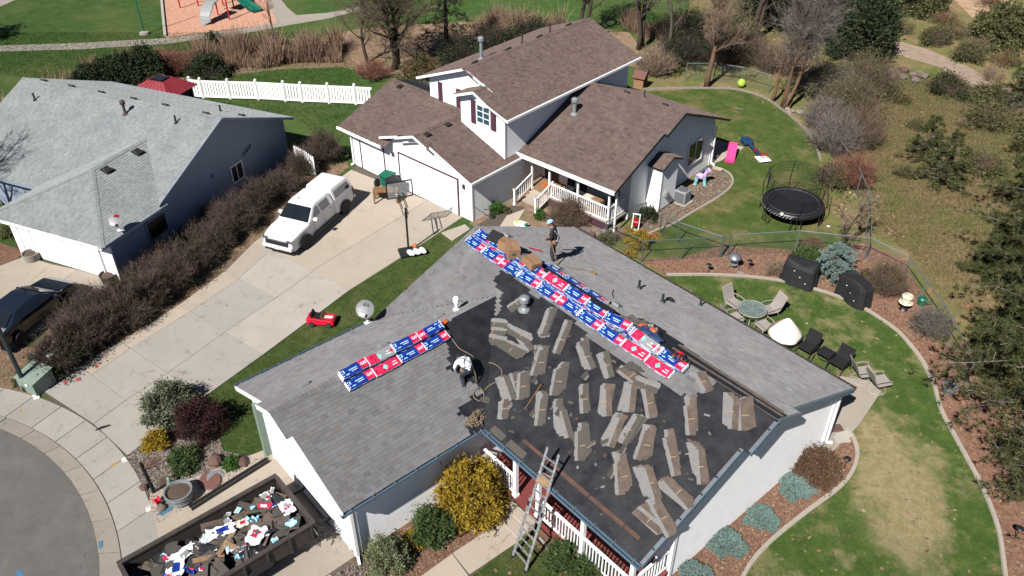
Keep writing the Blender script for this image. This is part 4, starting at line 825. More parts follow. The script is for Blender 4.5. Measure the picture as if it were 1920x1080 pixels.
# hipped garage wing: eaves z 2.5 at u from -5.9 to 1.05, front v=-.9
ez, eu0, eu1, ev = 2.5, -5.9, 1.05, -.9; hw = (eu1-eu0)/2; apz = ez+hw*.41; au, av_ = (eu0+eu1)/2, ev+hw
jv = rv-(rz-apz)/sC
roof_slab(hC, [(eu0, ev, ez), (eu1, ev, ez), (au, av_, apz)]); roof_slab(hC, [(eu1, ev, ez), (eu1, 3.1, ez), (au, jv, apz), (au, av_, apz)]); roof_slab(hC, [(eu0, ev, ez), (au, av_, apz), (au, jv, apz), (eu0, jv, ez)])
TC += slope_tabs((eu0, ev, ez), (eu1, ev, ez), (0, 1, .41), hw, 34, lambda b, L: [(b, L-b)], lo=.11, hi=.26)
def clipR(b, L):
    vtop = rv-(rz-(ez+.41*b))/sC; return [(b, vtop-ev)]
TC += slope_tabs((eu1, ev, ez), (eu1, jv, ez), (-1, 0, .41), hw, 35, clipR, lo=.11, hi=.26); TC += slope_tabs((eu0, ev, ez), (eu0, jv, ez), (1, 0, .41), hw, 36, clipR, lo=.11, hi=.26)
TC += ridge_caps((eu1, ev, ez), (au, av_, apz), .14, .04, 37)+ridge_caps((eu0, ev, ez), (au, av_, apz), .14, .04, 38)+ridge_caps((au, av_, apz), (au, jv, apz), .15, .06, 39)
shingle_part(TC, 'shingle_pale', hC)
wall('gable_wall', 'siding_grey', hC, [((.45, 3.2), (.45, 13.2), 0, [(0, fz+sC*1.0-.1), (rv-3.2, rz-.1), (10, bz+.08)])])
wall('garage_side_wall', 'siding_grey', hC, [((.45, -.05), (.45, 3.2), 0, ez+.05)])
wall('garage_front_wall', 'siding_white', hC, [((-5.4, -.05), (.45, -.05), 0, ez+.05)])
wall('entry_wall', 'siding_grey', hC, [((-12.2, 3.0), (-5.4, 3.0), 0, fz+.2), ((-5.4, 3.0), (-5.4, -.05), 0, ez+.05), ((.45, 13.2), (-12.2, 13.2), 0, bz), ((-12.2, 13.2), (-12.2, 3.0), 0, [(0, bz+.1), (5.1, rz-.1), (10.2, fz+.2)])])
garage_door(hC, (-4.55, -.07), (-.35, -.07), 2.12, (0, -1), 4, 4, 'trim_white', 'trim_white')
for u in (-5.0, .08): 
    l_ = MB(); l_.bx((u-.06, -.24, 1.7), (u+.06, -.1, 2.0)); l_.lathe((u, -.17, 2.0), [(.1, 0), (0, .1)], 8); l_.build('wall_lantern', 'black_metal', hC)
for (u, v, h_) in ((.45, -.06, 2.45), (-5.42, -.06, 2.45)): MB().bx((u-.35, v-.05, .02), (u+.04, v+.03, h_)).build('corner_board', 'trim_white', hC)
for a, b_, nm in (((eu0, ev-.02, ez), (eu1, ev-.02, ez), 'gutter'), ((eu1+.02, ev, ez), (eu1+.02, 3.2, ez), 'gutter'), ((lu, bv_+.02, bz), (gu, bv_+.02, bz), 'gutter'), ((lu, fv-.02, fz), (eu0+1.4, fv-.02, fz), 'gutter'), ((gu+.02, fv, fz), (gu+.02, rv, rz), 'rake_board'), ((gu+.02, rv, rz), (gu+.02, bv_, bz), 'rake_board')):
    MB().bar((a[0], a[1], a[2]-.06), (b_[0], b_[1], b_[2]-.06), .05, .14).build(nm, 'trim_white' if nm == 'gutter' and a[1] == ev-.02 else 'siding_grey', hC)
window_part(hC, (.47, 8.75, 1.3), .9, .95, (1, 0), cols=2, glass='dark_glass'); window_part(hC, (.47, 2.75, 1.35), 1.25, 1.0, (1, 0), m_frame='siding_grey', cols=1, glass='dark_glass')
mt = MB()
for v in (9.55, 9.75, 9.95): mt.bx((.46, v-.05, 1.95), (.56, v+.05, 2.15))
for k_, v in enumerate((9.6, 9.85, 10.1, 7.0)): MB().bx((.46, v-.07, 1.9+.1*k_ if k_ < 3 else 1.85), (.58, v+.07, 2.08+.1*k_ if k_ < 3 else 2.05)).build('wall_vent', 'siding_grey', hC)
rotC = chain(hC).to_3x3()
for k_, u in enumerate((-11.3, -9.3, -7.2, -5.0, -2.9, -.3)): box_vent(hC, chain(hC) @ Vector((u, rv+.25, rz-sC*.25)), rotC @ Vector((0, sC, 1)), rotC @ Vector((1, 0, 0)), 'dark_vent', .3)
box_vent(hC, chain(hC) @ Vector((.3, rv+2.1, rz-sC*2.1)), rotC @ Vector((0, sC, 1)), rotC @ Vector((1, 0, 0)), 'dark_vent', .3)
for (v) in (3.0, 5.0): box_vent(hC, chain(hC) @ Vector((au+.45, v, apz-.41*.45)), rotC @ Vector((.41, 0, 1)), rotC @ Vector((0, 1, 0)), 'dark_vent', .42)
pipe(hC, (-1.4, rv-.8, rz-sC*.8), .4, .05, 'dark_vent', world=False); pipe(hC, (-10.6, rv-1.2, rz-sC*1.2), .4, .05, 'dark_vent', world=False); pipe(hC, (-4.6, rv-.9, rz-sC*.9), .6, .07, 'rust_steel', 'flue_pipe', True, world=False)
pipe(hC, (-1.2, rv+2.2, rz-sC*2.2), .35, .05, 'dark_vent', world=False)

# ================================================================ vehicles
def hull(prof, w0, name, m, par, wtop=None, bevel=.04, taper=0):
    # side profile (x,z) polygon swept to both sides, width narrowing upwards
    zs = [z for _, z in prof]; za, zb_ = min(zs), max(zs); n = len(prof); mb = MB(); wt = wtop or w0
    def w(z): return w0+(wt-w0)*(z-za)/(zb_-za)
    xm = max(x for x, _ in prof); tf = lambda x: 1-taper*max(0, (x-xm+1.1)/1.1)**2-taper*.6*max(0, (-x-xm+.7)/.7)**2
    mb.add([(x, -w(z)*tf(x), z) for x, z in prof]+[(x, w(z)*tf(x), z) for x, z in prof], [tuple(range(n)), tuple(range(2*n-1, n-1, -1))]+[(i+n, (i+1) % n+n, (i+1) % n, i) for i in range(n)])
    return mb.build(name, m, par, bevel=bevel)
def quad(par, pts, m, name, off=None, t=.012):
    a, b, c = (Vector(p) for p in pts[:3]); nn = (b-a).cross(c-a).normalized(); mb = MB(); mb.poly3([Vector(p)+nn*t for p in pts], nn, t*1.5); return mb.build(name, m, par)
def wheel(par, x, y, r, w, m_rim='black_metal'):
    sg = 1 if y > 0 else -1
    ty = MB().lathe((x, y, r), [(r*.62, -w/2), (r*.95, -w/2), (r, -w*.35), (r, w*.35), (r*.95, w/2), (r*.62, w/2)], 22, axis=(0, 1, 0)).build('tyre', 'rubber', par, smooth=False)
    rb = MB().lathe((x, y+sg*w*.36, r), [(r*.63, -.02), (r*.6, .015), (r*.2, .0), (r*.18, .03), (0, .03)], 16, axis=(0, sg, 0))
    for k in range(6):
        a = k*math.pi/3; rb.bar((x+math.cos(a)*r*.15, y+sg*(w*.38+.01), r+math.sin(a)*r*.15), (x+math.cos(a)*r*.58, y+sg*(w*.38+.01), r+math.sin(a)*r*.58), .05, .03, up=(0, 1, 0))
    rb.build('rim', m_rim, ty); return ty
def arch(par, x, y, r, m='rubber'):
    sg = 1 if y > 0 else -1; mb = MB(); n = 14; P = [(x+r*math.cos(math.pi*k/n), r*.95+r*math.sin(math.pi*k/n)*.98-.1) for k in range(n+1)]
    mb.add([(px, y, pz_) for px, pz_ in P]+[(px, y+sg*.014, pz_) for px, pz_ in P], [tuple(range(n+1)), tuple(range(2*n+1, n, -1))]+[(i, i+1, i+n+2, i+n+1) for i in range(n)]); mb.build('wheel_arch', m, par)
fr, rr_ = Vector((-24.75, -2.75)), Vector((-26.50, .70)); dT = (fr-rr_).normalized(); lat = Vector((dT.y, -dT.x))   # right-hand wheels seen; truck faces the street
ctr = (fr+rr_)/2+lat*.86 if lat.x < 0 else (fr+rr_)/2-lat*.86
tr = empty('pickup_truck', ctr, math.degrees(math.atan2(dT.y, dT.x)), 'white crew cab pickup truck with matching white canopy, parked on the driveway', 'truck'); tr.scale = (.95, .95, .93)
tp = [(-2.92, .55), (-2.92, 1.18), (-2.88, 1.26), (-1.02, 1.28), (1.32, 1.27), (1.5, 1.22), (2.0, 1.2), (2.4, 1.15), (2.7, 1.08), (2.88, .97), (2.94, .72), (2.95, .5), (2.75, .36), (-2.7, .42)]
hull(tp, 1.0, 'body', 'car_white', tr, .93, .09, taper=.13)
hull([(-1.0, 1.25), (-.92, 1.84), (-.75, 1.9), (.35, 1.91), (.62, 1.84), (1.42, 1.23)], .95, 'cab', 'car_white', tr, .70, .06)
hull([(-2.88, 1.24), (-2.72, 1.84), (-2.55, 1.93), (-1.15, 1.95), (-1.04, 1.9), (-1.04, 1.24)], .94, 'canopy', 'car_white', tr, .74, .07)
def gw(z, za, zb_, a, b): return a+(b-a)*(z-za)/(zb_-za)
wz = lambda z: gw(z, 1.23, 1.91, .95, .70)
quad(tr, [(1.36, -wz(1.3)+.06, 1.3), (1.36, wz(1.3)-.06, 1.3), (.70, wz(1.8)-.03, 1.80), (.70, -wz(1.8)+.03, 1.80)], 'dark_glass', 'windscreen')
for sg in (-1, 1):
    for x0, x1, x2, x3 in ((1.02, .28, .28, .52), (.18, -.62, -.6, .18)):
        pts = [(x1, sg*wz(1.32), 1.32), (x0, sg*wz(1.32), 1.32), (x3, sg*wz(1.74), 1.74), (x2, sg*wz(1.74), 1.74)]
        quad(tr, pts if sg < 0 else pts[::-1], 'dark_glass', 'side_window')
    cz = lambda z: gw(z, 1.24, 1.95, .94, .74)
    pts = [(-2.6, sg*cz(1.36), 1.36), (-1.2, sg*cz(1.36), 1.36), (-1.24, sg*cz(1.74), 1.74), (-2.5, sg*cz(1.74), 1.74)]
    quad(tr, pts if sg < 0 else pts[::-1], 'dark_glass', 'canopy_window')
    MB().box((.95, sg*1.06, 1.32), (.14, .22, .16)).build('wing_mirror', 'white_plastic', tr, bevel=.03)
    for x in (.1, -.68): MB().box((x, sg*.965, 1.14), (.18, .04, .04)).build('door_handle', 'chrome', tr)
    for x in (1.0, .05, -.9): MB().box((x, sg*.979, .85), (.014, .012, .74)).build('door_seam', 'black_plastic', tr)
    MB().box((0, sg*.985, .45), (2.3, .12, .07)).build('running_board', 'black_metal', tr)
    MB().box((2.80, sg*.70, .94), (.2, .34, .13)).build('headlight', 'chrome', tr, bevel=.02); MB().box((-2.9, sg*.86, 1.0), (.06, .16, .4)).build('tail_light', 'tail_red', tr, bevel=.02)
    for x in (1.82, -1.95): arch(tr, x, sg*.985, .5); wheel(tr, x, sg*.86, .40, .27)
MB().box((2.925, 0, .93), (.05, 1.25, .06)).build('grille_bar', 'chrome', tr); MB().box((2.93, 0, .80), (.06, 1.36, .24)).build('grille', 'black_plastic', tr); MB().box((2.95, 0, .86), (.03, .3, .09)).build('badge', 'black_metal', tr, bevel=.02)
MB().box((2.93, 0, .56), (.2, 1.74, .2)).build('bumper', 'car_white', tr, bevel=.05); MB().box((2.985, 0, .44), (.14, 1.4, .1)).build('lower_grille', 'black_plastic', tr); MB().box((3.04, .0, .56), (.02, .32, .15)).build('number_plate', 'paint_white', tr)
MB().lathe((.28, -.3, 1.9), [(.03, 0), (.02, .08), (0, .1)], 6).build('antenna', 'black_plastic', tr); MB().box((-2.96, 0, .58), (.14, 1.9, .16)).build('bumper', 'chrome', tr, bevel=.03)

sa, sb = Vector((-26.29,-15.46)), Vector((-27.97,-12.8)); sdv = (sb-sa).normalized()
sed = empty('parked_sedan', (sa+sb)/2+Vector((-sdv.y, sdv.x))*.55, math.degrees(math.atan2(sdv.y, sdv.x)), 'dark blue sedan with silver boot parked behind the bare hedge', 'car')
hull([(-2.3, .35), (-2.35, .7), (-2.28, .93), (-1.7, 1.02), (-.9, .98), (1.0, .95), (1.9, .84), (2.25, .68), (2.3, .35)], .9, 'body', 'car_dark', sed, .84, .08, taper=.16)
hull([(-1.75, .98), (-1.05, 1.34), (-.5, 1.43), (.15, 1.41), (.5, 1.3), (1.15, .93)], .84, 'cabin', 'car_dark', sed, .6, .06)
quad(sed, [(-1.66, .62, 1.06), (-1.66, -.62, 1.06), (-1.12, -.55, 1.34), (-1.12, .55, 1.34)], 'dark_glass', 'rear_window'); quad(sed, [(1.06, -.72, .99), (1.06, .72, .99), (.52, .58, 1.32), (.52, -.58, 1.32)], 'dark_glass', 'windscreen')
quad(sed, [(-2.22, .78, .985), (-2.22, -.78, .985), (-1.72, -.72, 1.045), (-1.72, .72, 1.045)], 'car_silver', 'boot_lid')
for sg in (-1, 1):
    MB().box((-2.27, sg*.68, .82), (.2, .34, .2)).build('tail_light', 'tail_red', sed, bevel=.05); MB().box((.75, sg*.98, 1.0), (.12, .2, .12)).build('wing_mirror', 'car_dark', sed, bevel=.03)
    pts = [(-1.2, sg*.80, 1.05), (.85, sg*.80, 1.03), (.42, sg*.66, 1.3), (-.95, sg*.66, 1.32)]; quad(sed, pts if sg < 0 else pts[::-1], 'dark_glass', 'side_window')
    for x in (1.4, -1.4): wheel(sed, x, sg*.8, .32, .22, 'chrome')
MB().box((-2.36, 0, .55), (.1, 1.7, .22)).build('bumper', 'car_silver', sed, bevel=.05)

tc = empty('toy_car', (-19.24,-5), 44, 'red ride-on toy car with white bonnet stripes on the grass verge', 'toy car')
hull([(-.58, .12), (-.6, .36), (-.3, .42), (.05, .36), (.5, .36), (.6, .28), (.6, .12)], .3, 'body', 'red_plastic', tc, .26, .03)
MB().box((-.12, 0, .39), (.4, .42, .05)).build('seat', 'black_plastic', tc); MB().box((-.36, 0, .5), (.08, .46, .2), (0, -.3, 0)).build('roll_bar', 'black_plastic', tc, bevel=.02); quad(tc, [(.14, -.24, .38), (.14, .24, .38), (.04, .2, .54), (.04, -.2, .54)], 'tan_leather', 'windscreen')
for y in (-.05, .05): MB().box((.34, y, .372), (.36, .045, .012)).build('stripe', 'white_plastic', tc)
for x in (-.36, .38):
    for sg in (-1, 1): wheel(tc, x, sg*.28, .13, .1, 'chrome')

# ---- dump trailer with roofing debris in front of the garage
dx0, dx1, dy0, dy1, dz0, dz1 = -11.78, -9.22, -16.1, -10.9, .55, 1.2
dt = empty('dump_trailer', ((dx0+dx1)/2, (dy0+dy1)/2, 0), 0, 'rusty dark steel dump trailer full of torn shingles and wrappers', 'trailer')
for nm, a, b_ in (('side_panel', (dx0, dy0, dz0), (dx0+.09, dy1, dz1)), ('side_panel', (dx1-.09, dy0, dz0), (dx1, dy1, dz1)), ('end_panel', (dx0+.09, dy1-.08, dz0), (dx1-.09, dy1, dz1)), ('tailgate', (dx0+.09, dy0, dz0), (dx1-.09, dy0+.08, dz1))):
    MB().bx(a, b_).build(nm, 'rust_steel', dt, world=True, bevel=.01)
MB().bx((dx0+.09, dy0+.08, dz0), (dx1-.09, dy1-.08, dz0+.06)).build('bed_floor', 'black_metal', dt, world=True)
for a, b_ in (((dx0-.03, dy0, dz1), (dx0+.12, dy1, dz1+.07)), ((dx1-.12, dy0, dz1), (dx1+.03, dy1, dz1+.07)), ((dx0+.12, dy1-.11, dz1), (dx1-.12, dy1+.02, dz1+.07)), ((dx0+.12, dy0-.02, dz1), (dx1-.12, dy0+.11, dz1+.07))): MB().bx(a, b_).build('top_rail', 'rust_steel', dt, world=True)
for y in np.arange(dy0+.5, dy1, .75):
    for x in (dx0-.05, dx1): MB().bx((x, y, dz0), (x+.05, y+.07, dz1)).build('stake', 'rust_steel', dt, world=True)
for y in (-14.1, -13.1):
    for x in (dx0+.1, dx1-.3): MB().lathe((x+.12, y, .37), [(.2, -.12), (.36, -.12), (.37, 0), (.36, .12), (.2, .12)], 18, axis=(1, 0, 0)).build('wheel', 'rubber', dt, world=True)
    
for x in (dx0-.1, dx1+.02): MB().bx((x-.02, -14.7, .74), (x+.16, -12.5, .79)).build('mudguard', 'black_metal', dt, world=True)
MB().bx((dx0+.4, dy0, .42), (dx0+.5, dy1+.7, .54)).build('chassis_rail', 'black_metal', dt, world=True); MB().bx((dx1-.5, dy0, .42), (dx1-.4, dy1+.7, .54)).build('chassis_rail', 'black_metal', dt, world=True)
# coiled chains at the trailer's front corner
mb = MB(); rg = random.Random(3)
for k in range(26): c = Vector((dx1+.12+rg.uniform(-.14, .14), dy1+.05+rg.uniform(-.2, .25), .75+rg.uniform(-.3, .35))); mb.tube([c+Vector((rg.uniform(-.2, .2), rg.uniform(-.2, .2), rg.uniform(-.2, .2))) for _ in range(4)], .014, 5)
mb.build('chain', 'black_metal', dt, world=True, kind='stuff')
# debris: each torn sheet and wrapper is a thing of its own
def crumple(name, c, sx, sy, m, seed, label, cat, h=.14, n=7, rot=0, group=None):
    rg = np.random.RandomState(seed); mb = MB(); a = rot; k1, k2 = rg.uniform(2, 5, 2); vs = []
    edge = 1-rg.uniform(0, .3, (n+1, n+1))
    for j in range(n+1):
        for i in range(n+1):
            u, v = i/n-.5, j/n-.5; w = edge[j, i] if i in (0, n) or j in (0, n) else 1
            z = h*(.5+.5*math.sin(k1*u*5+k2*v*4+seed))*(.75+.25*rg.rand())+(rg.rand()-.5)*h*.3
            x, y = u*sx*w, v*sy*w; vs.append((c[0]+x*math.cos(a)-y*math.sin(a), c[1]+x*math.sin(a)+y*math.cos(a), c[2]+z))
    ms = m if isinstance(m, list) else [m]
    fs = [(j*(n+1)+i, j*(n+1)+i+1, (j+1)*(n+1)+i+1, (j+1)*(n+1)+i) for j in range(n) for i in range(n)]
    mb.v = vs; mb.f = fs; mb.m = [0 if len(ms) == 1 else (1 if (abs(f[0] % (n+1)-n*.5) < 1.6 and abs(f[0]//(n+1)-n*.5) < 1.6) else 0) for f in fs]
    o = mb.build(name, ms, smooth=True); ss = o.modifiers.new('Sub', 'SUBSURF'); ss.levels = ss.render_levels = 1; sd_ = o.modifiers.new('Solid', 'SOLIDIFY'); sd_.thickness = .006; return tag(o, label, cat, group)
rg = random.Random(11)
lump = MB(); 
N_ = 26
hz = [[.0]*(N_+1) for _ in range(N_+1)]
rn = np.random.RandomState(5)
for j in range(N_+1):
    for i in range(N_+1): hz[j][i] = .78+.16*math.sin(i*.7+j*.33)+.08*math.sin(j*.9)+rn.uniform(-.07, .07)-.2*(abs(i/N_-.5)*2)**3
lump.add([(dx0+.1+(dx1-dx0-.2)*i/N_, dy0+.1+(dy1-dy0-.2)*j/N_, hz[j][i]) for j in range(N_+1) for i in range(N_+1)], [(j*(N_+1)+i, j*(N_+1)+i+1, (j+1)*(N_+1)+i+1, (j+1)*(N_+1)+i) for j in range(N_) for i in range(N_)])
tag(lump.build('debris_heap', 'shingle_dull'), 'dark heap of torn shingle scraps filling the trailer', 'debris', None, 'stuff')
for k in range(90):
    x, y = rg.uniform(dx0+.35, dx1-.35), rg.uniform(dy0+.3, dy1-.3); z = .9+rg.uniform(0, .14); mb = MB(); w, l = rg.uniform(.2, .45), rg.uniform(.3, .9)
    mb.box((0, 0, 0), (l, w, .012)); o = mb.build('shingle_scrap', rg.choice(['shingle_dull', 'shingle_dull', 'shingle_back', 'felt', 'shingle_dull'])); o.location = (x, y, z); o.rotation_euler = (rg.uniform(-.35, .35), rg.uniform(-.35, .35), rg.uniform(0, 6.28))
    tag(o, 'torn flat shingle scrap lying on the heap in the trailer', 'shingle', 'torn shingle scraps in the trailer')
for k, (px, py, sx, sy, m, lb) in enumerate((((415, 1000), 0, 1.0, .5, ['wrap_white', 'wrap_blue'], 'long crumpled white and blue wrapper in the middle of the trailer'), ((480, 1008), 0, .75, .6, ['wrap_white', 'wrap_pink'], 'white wrapper with pink print spread near the trailer side'), ((540, 955), 0, .7, .45, ['wrap_white', 'wrap_pink'], 'white and pink wrapper at the garage end of the trailer'), ((498, 952), 0, .55, .25, ['wrap_pink', 'wrap_white'], 'small pink and white wrapper against the far trailer side'), ((350, 1040), 0, .8, .5, ['wrap_white', 'wrap_grey'], 'pale grey sheet of wrapping folded in the trailer'), ((330, 1065), 0, .9, .6, ['wrap_white', 'wrap_blue'], 'blue and white wrapper bunched at the street end of the trailer'), ((360, 1068), 0, .5, .4, ['wrap_blue', 'wrap_pink'], 'blue wrapper with a pink patch at the street end'), ((455, 985), 0, .45, .35, ['cream', 'wrap_pink'], 'cream card with a pink mark on the heap'), ((385, 1015), 0, .35, .25, ['wrap_white', 'wrap_sky'], 'small round white and sky blue wrapper scrap'), ((430, 1030), 0, .5, .3, ['wrap_white', 'wrap_pink'], 'twisted white and pink wrapper beside wood scraps'), ((475, 978), 0, .4, .25, ['wrap_sky', 'wrap_blue'], 'sky blue wrapper scrap on dark shingles'), ((548, 985), 0, .35, .3, ['wrap_sky', 'wrap_white'], 'pale blue wrapper scrap near the trailer corner'), ((450, 1040), 0, .5, .3, ['wrap_sky', 'wrap_white'], 'sky blue and white wrapper scrap near the low side'))):
    P = {(415, 1000): (-10.99,-13.24), (480, 1008): (-10.14,-12.49), (540, 955): (-10.47,-11.22), (498, 952): (-11,-11.73), (350, 1040): (-10.95,-14.37), (330, 1065): (-10.7,-14.81), (360, 1068): (-10.34,-14.47), (455, 985): (-10.84,-12.6), (385, 1015): (-11.04,-13.74), (430, 1030): (-10.28,-13.31), (475, 978): (-10.75,-12.28), (548, 985): (-9.82,-11.42), (450, 1040): (-9.89,-13.15)}[px]
    crumple('wrapper', (*P, 1.0), sx, sy, m, k+1, lb, 'wrapper', .16, 8, 1.3+k*.9)
for k in range(34): crumple('wrapper', (rg.uniform(dx0+.3, dx1-.3), rg.uniform(dy0+.3, dy1-.3), 1.0+rg.uniform(-.03, .06)), rg.uniform(.15, .35), rg.uniform(.1, .25), rg.choice((['wrap_white', 'wrap_pink'], ['wrap_white', 'wrap_blue'], ['wrap_white', 'wrap_sky'], ['wrap_white', 'wrap_grey'])), 200+k, 'small torn wrapper scrap among the trailer debris', 'wrapper', .1, 5, rg.uniform(0, 6), 'small wrapper scraps in the trailer')
for k, (P, L, a) in enumerate((((-10.45,-13.31), .9, 2.2), ((-10.15,-13.19), .7, .4), ((-10.3,-13.94), .9, 1.2))):
    o = MB().box((0, 0, 0), (L, .16, .03)).build('board_offcut', 'raw_wood'); o.location = (*P, 1.08); o.rotation_euler = (.08, .1, a); tag(o, ('crossed brown board offcut lying across shingle scraps', 'short brown board offcut crossing another in the trailer', 'long orange board offcut near the low trailer side')[k], 'board')

# ================================================================ things on the roof
def on_f(x, y, d=0): return Vector((x, y, H+s*y+d))
# --- wrapped bundles of shingles: 1 m x .34 m x .13 m
BL, BW, BH = 1.0, .34, .135
gaf = text_mesh('GAF', .15, .022); gaf.materials.append(M['wrap_white'])
for q in ('lines',): pass
def make_bundle(kind):
    e = bpy.data.objects.new('shingle_bundle', None); COL.objects.link(e); mb = MB()
    base = {'blue': 'wrap_blue', 'pink': 'wrap_pink', 'grey': 'wrap_grey'}[kind]
    n = 10; rg = random.Random(5)
    mb.box((0, 0, BH/2), (BL, BW, BH)); core = mb.build('body', base, e, bevel=.012)
    for k in range(9):   # layered edges showing along the long sides and white ends
        for sg in (-1, 1): MB().box((rg.uniform(-.38, .38), sg*(BW/2+.003), .015+(k % 4)*.032), (rg.uniform(.1, .3), .008, .016)).build('edge_print', rg.choice(['wrap_white', 'wrap_sky', 'wrap_pink', 'wrap_grey']), core)
    for sg in (-1, 1): MB().box((sg*(BL/2+.003), 0, BH/2), (.01, BW*.97, BH*.9)).build('end_face', 'wrap_white', e)
    z = BH+.003
    if kind == 'blue':
        MB().box((.345, 0, z), (.28, BW*.98, .006)).build('label_panel', 'wrap_pink', e)
        MB().box((.49, 0, z+.001), (.022, BW*.98, .006)).build('border', 'wrap_white', e)
        l = bpy.data.objects.new('lettering', gaf); COL.objects.link(l); l.parent = e; l.location = (.345, .01, z+.006); l.scale = (.78, 1.0, 1)
        for k in range(3): MB().box((-.44, -.09+k*.09, z), (.03, .04, .006)).build('spot', 'wrap_white', e)
        MB().box((-.37, .05, z), (.04, .12, .006)).build('emblem', 'wrap_sky', e); MB().box((-.30, -.09, z), (.12, .035, .006)).build('emblem', 'wrap_sky', e)
        MB().box((-.05, .02, z), (.3, .035, .006)).build('text_line', 'wrap_sky', e); MB().box((-.02, -.05, z), (.22, .02, .006)).build('text_line', 'wrap_white', e); MB().box((-.49, 0, z), (.02, BW*.98, .006)).build('border', 'wrap_white', e)
    else:
        d = MB(); d.add([(-.16, 0, z), (-.06, -.11, z), (.04, 0, z), (-.06, .11, z)], [(0, 1, 2, 3)]); d.build('emblem', 'wrap_mint', e)
        MB().box((.28, -.06, z), (.2, .03, .006)).build('text_line', 'wrap_white', e); MB().box((.30, .03, z), (.14, .025, .006)).build('text_line', 'wrap_white', e)
        if kind == 'grey': MB().box((-.3, 0, z-.001), (.36, BW*.98, .006)).build('label_panel', 'wrap_pink', e); MB().box((.4, 0, z), (.14, .1, .006)).build('emblem', 'wrap_pink', e)
        for sg in (-1, 1): MB().box((sg*.49, 0, z), (.02, BW*.98, .006)).build('border', 'wrap_white', e)
    return e
protos = {k: make_bundle(k) for k in ('blue', 'pink', 'grey')}; used_b = {}
def place_bundle(kind, p, xdir, nrm, label, group=None):
    if kind in used_b: o = dup(protos[kind])
    else: o = protos[kind]; used_b[kind] = 1
    x = Vector(xdir).normalized(); z = Vector(nrm).normalized(); x = (x-z*x.dot(z)).normalized(); y = z.cross(x)
    o.matrix_basis = Matrix((x, y, z)).transposed().to_4x4(); o.location = p; return tag(o, label, 'bundle', group)
rg = random.Random(21)
# garage roof: two staggered rows, the upper one two packs high
g0, g1 = Vector((-10.874,-7.999,4.106)), Vector((-10.895,-4.614,4.114)); nv = Vector(nGF).normalized(); dv = (g1-g0); Lg_ = dv.length; dv.normalize(); up_s = nv.cross(dv)
if up_s.x > 0: up_s = -up_s
row_lab = ('nearest the street', 'second from the street', 'second from the roof valley', 'nearest the roof valley')
low = ['blue', 'pink', 'blue', 'blue']; top = ['blue', 'grey', 'blue', 'blue']
a0 = Vector((-10.926,-8.321,4.127)); 
for i in range(4):
    c = a0+dv*(.5+i*1.0)-up_s*rg.uniform(-.02, .02)
    place_bundle(low[i], c+nv*.022-up_s*.02, dv+up_s*rg.uniform(-.03, .03), nv, '%s bundle in the low front garage-roof row, %s' % ({'blue': 'blue', 'pink': 'pink'}[low[i]], row_lab[i]))
    for lv in range(2):
        place_bundle(top[i] if lv else 'blue', c+up_s*.36+nv*(.022+lv*.14)+dv*rg.uniform(-.02, .02), (dv if i < 3 else -dv)+up_s*rg.uniform(-.04, .04), nv, '%s bundle in the rear garage-roof row, %s layer, %s' % (top[i] if lv else 'blue', 'upper' if lv else 'lower', row_lab[i]))
# main roof: long rows just below the ridge, standing on the front slope
nv = Vector(nF).normalized(); ux = Vector((1, 0, 0)); us = Vector((0, cs, sn))
xs = -14.35; k = 0; kinds = ['blue', 'blue', 'blue', 'blue', 'blue', 'blue', 'blue', 'blue', 'pink', 'pink']
ordn = ('first', 'second', 'third', 'fourth', 'fifth', 'sixth', 'seventh', 'eighth', 'ninth', 'tenth')
for i in range(10):
    x = xs+.5+i*1.03; kd = kinds[i]
    place_bundle(kd, on_f(x, -.62+rg.uniform(-.02, .02))+nv*.03, (ux if i not in (2, 5) else -ux)+Vector((0, rg.uniform(-.045, .045), 0)), nv, '%s shingle bundle in the lowest ridge row, %s from the far end' % (kd, ordn[i]))
    for lv in range(3 if 0 < i < 9 else 2):
        q = 'blue' if not (i == 8 and lv) else 'grey'
        place_bundle(q, on_f(x+rg.uniform(-.06, .06)+(.25 if lv == 1 else .1), -.27+rg.uniform(-.025, .025))+nv*(.03+.14*lv), (ux if rg.random() < .7 else -ux)+Vector((0, rg.uniform(-.05, .05), 0)), nv, '%s bundle in the ridge-side row, %s layer, %s from the far end' % (q, ('lower', 'upper', 'top')[lv], ordn[i]))
    if i in (3, 4, 5): place_bundle('blue', on_f(x+.3, .30)*1-Vector((0, 0, 2*s*.30))+Vector(nB).normalized()*.03, ux, nB, 'blue shingle bundle lying just over the ridge, %s from the far end' % ordn[i])
    if i in (4, 5): place_bundle('pink' if i == 4 else 'blue', on_f(x+.2, -.30)+nv*.45, ux, nv, 'blue and pink shingle bundle on top of the ridge stack, %s from the far end' % ordn[i])
place_bundle('blue', on_f(-6.6, -.30)+nv*.46, ux*1+Vector((0, .12, 0)), nv, 'blue shingle bundle on top of the pile beside the denim bag')
# black ridge-vent roll along the packs
rv_ = MB(); rv_.bar(on_f(-10.3, -.12)+nv*.50, on_f(-7.0, -.10)+nv*.47, .22, .05); tag(rv_.build('ridge_vent_strip', 'black_plastic'), 'long black vent strip lying along the ridge bundles', 'vent strip')
tp_ = MB(); tp_.box((0, 0, 0), (.55, .5, .12)); o = tp_.build('felt_roll_offcut', 'black_cloth', bevel=.03); o.location = on_f(-13.1, -.12)+nv*.5; o.rotation_euler = (.3, .1, .3); tag(o, 'folded black cloth on the bundles beside the cardboard boxes', 'cloth')
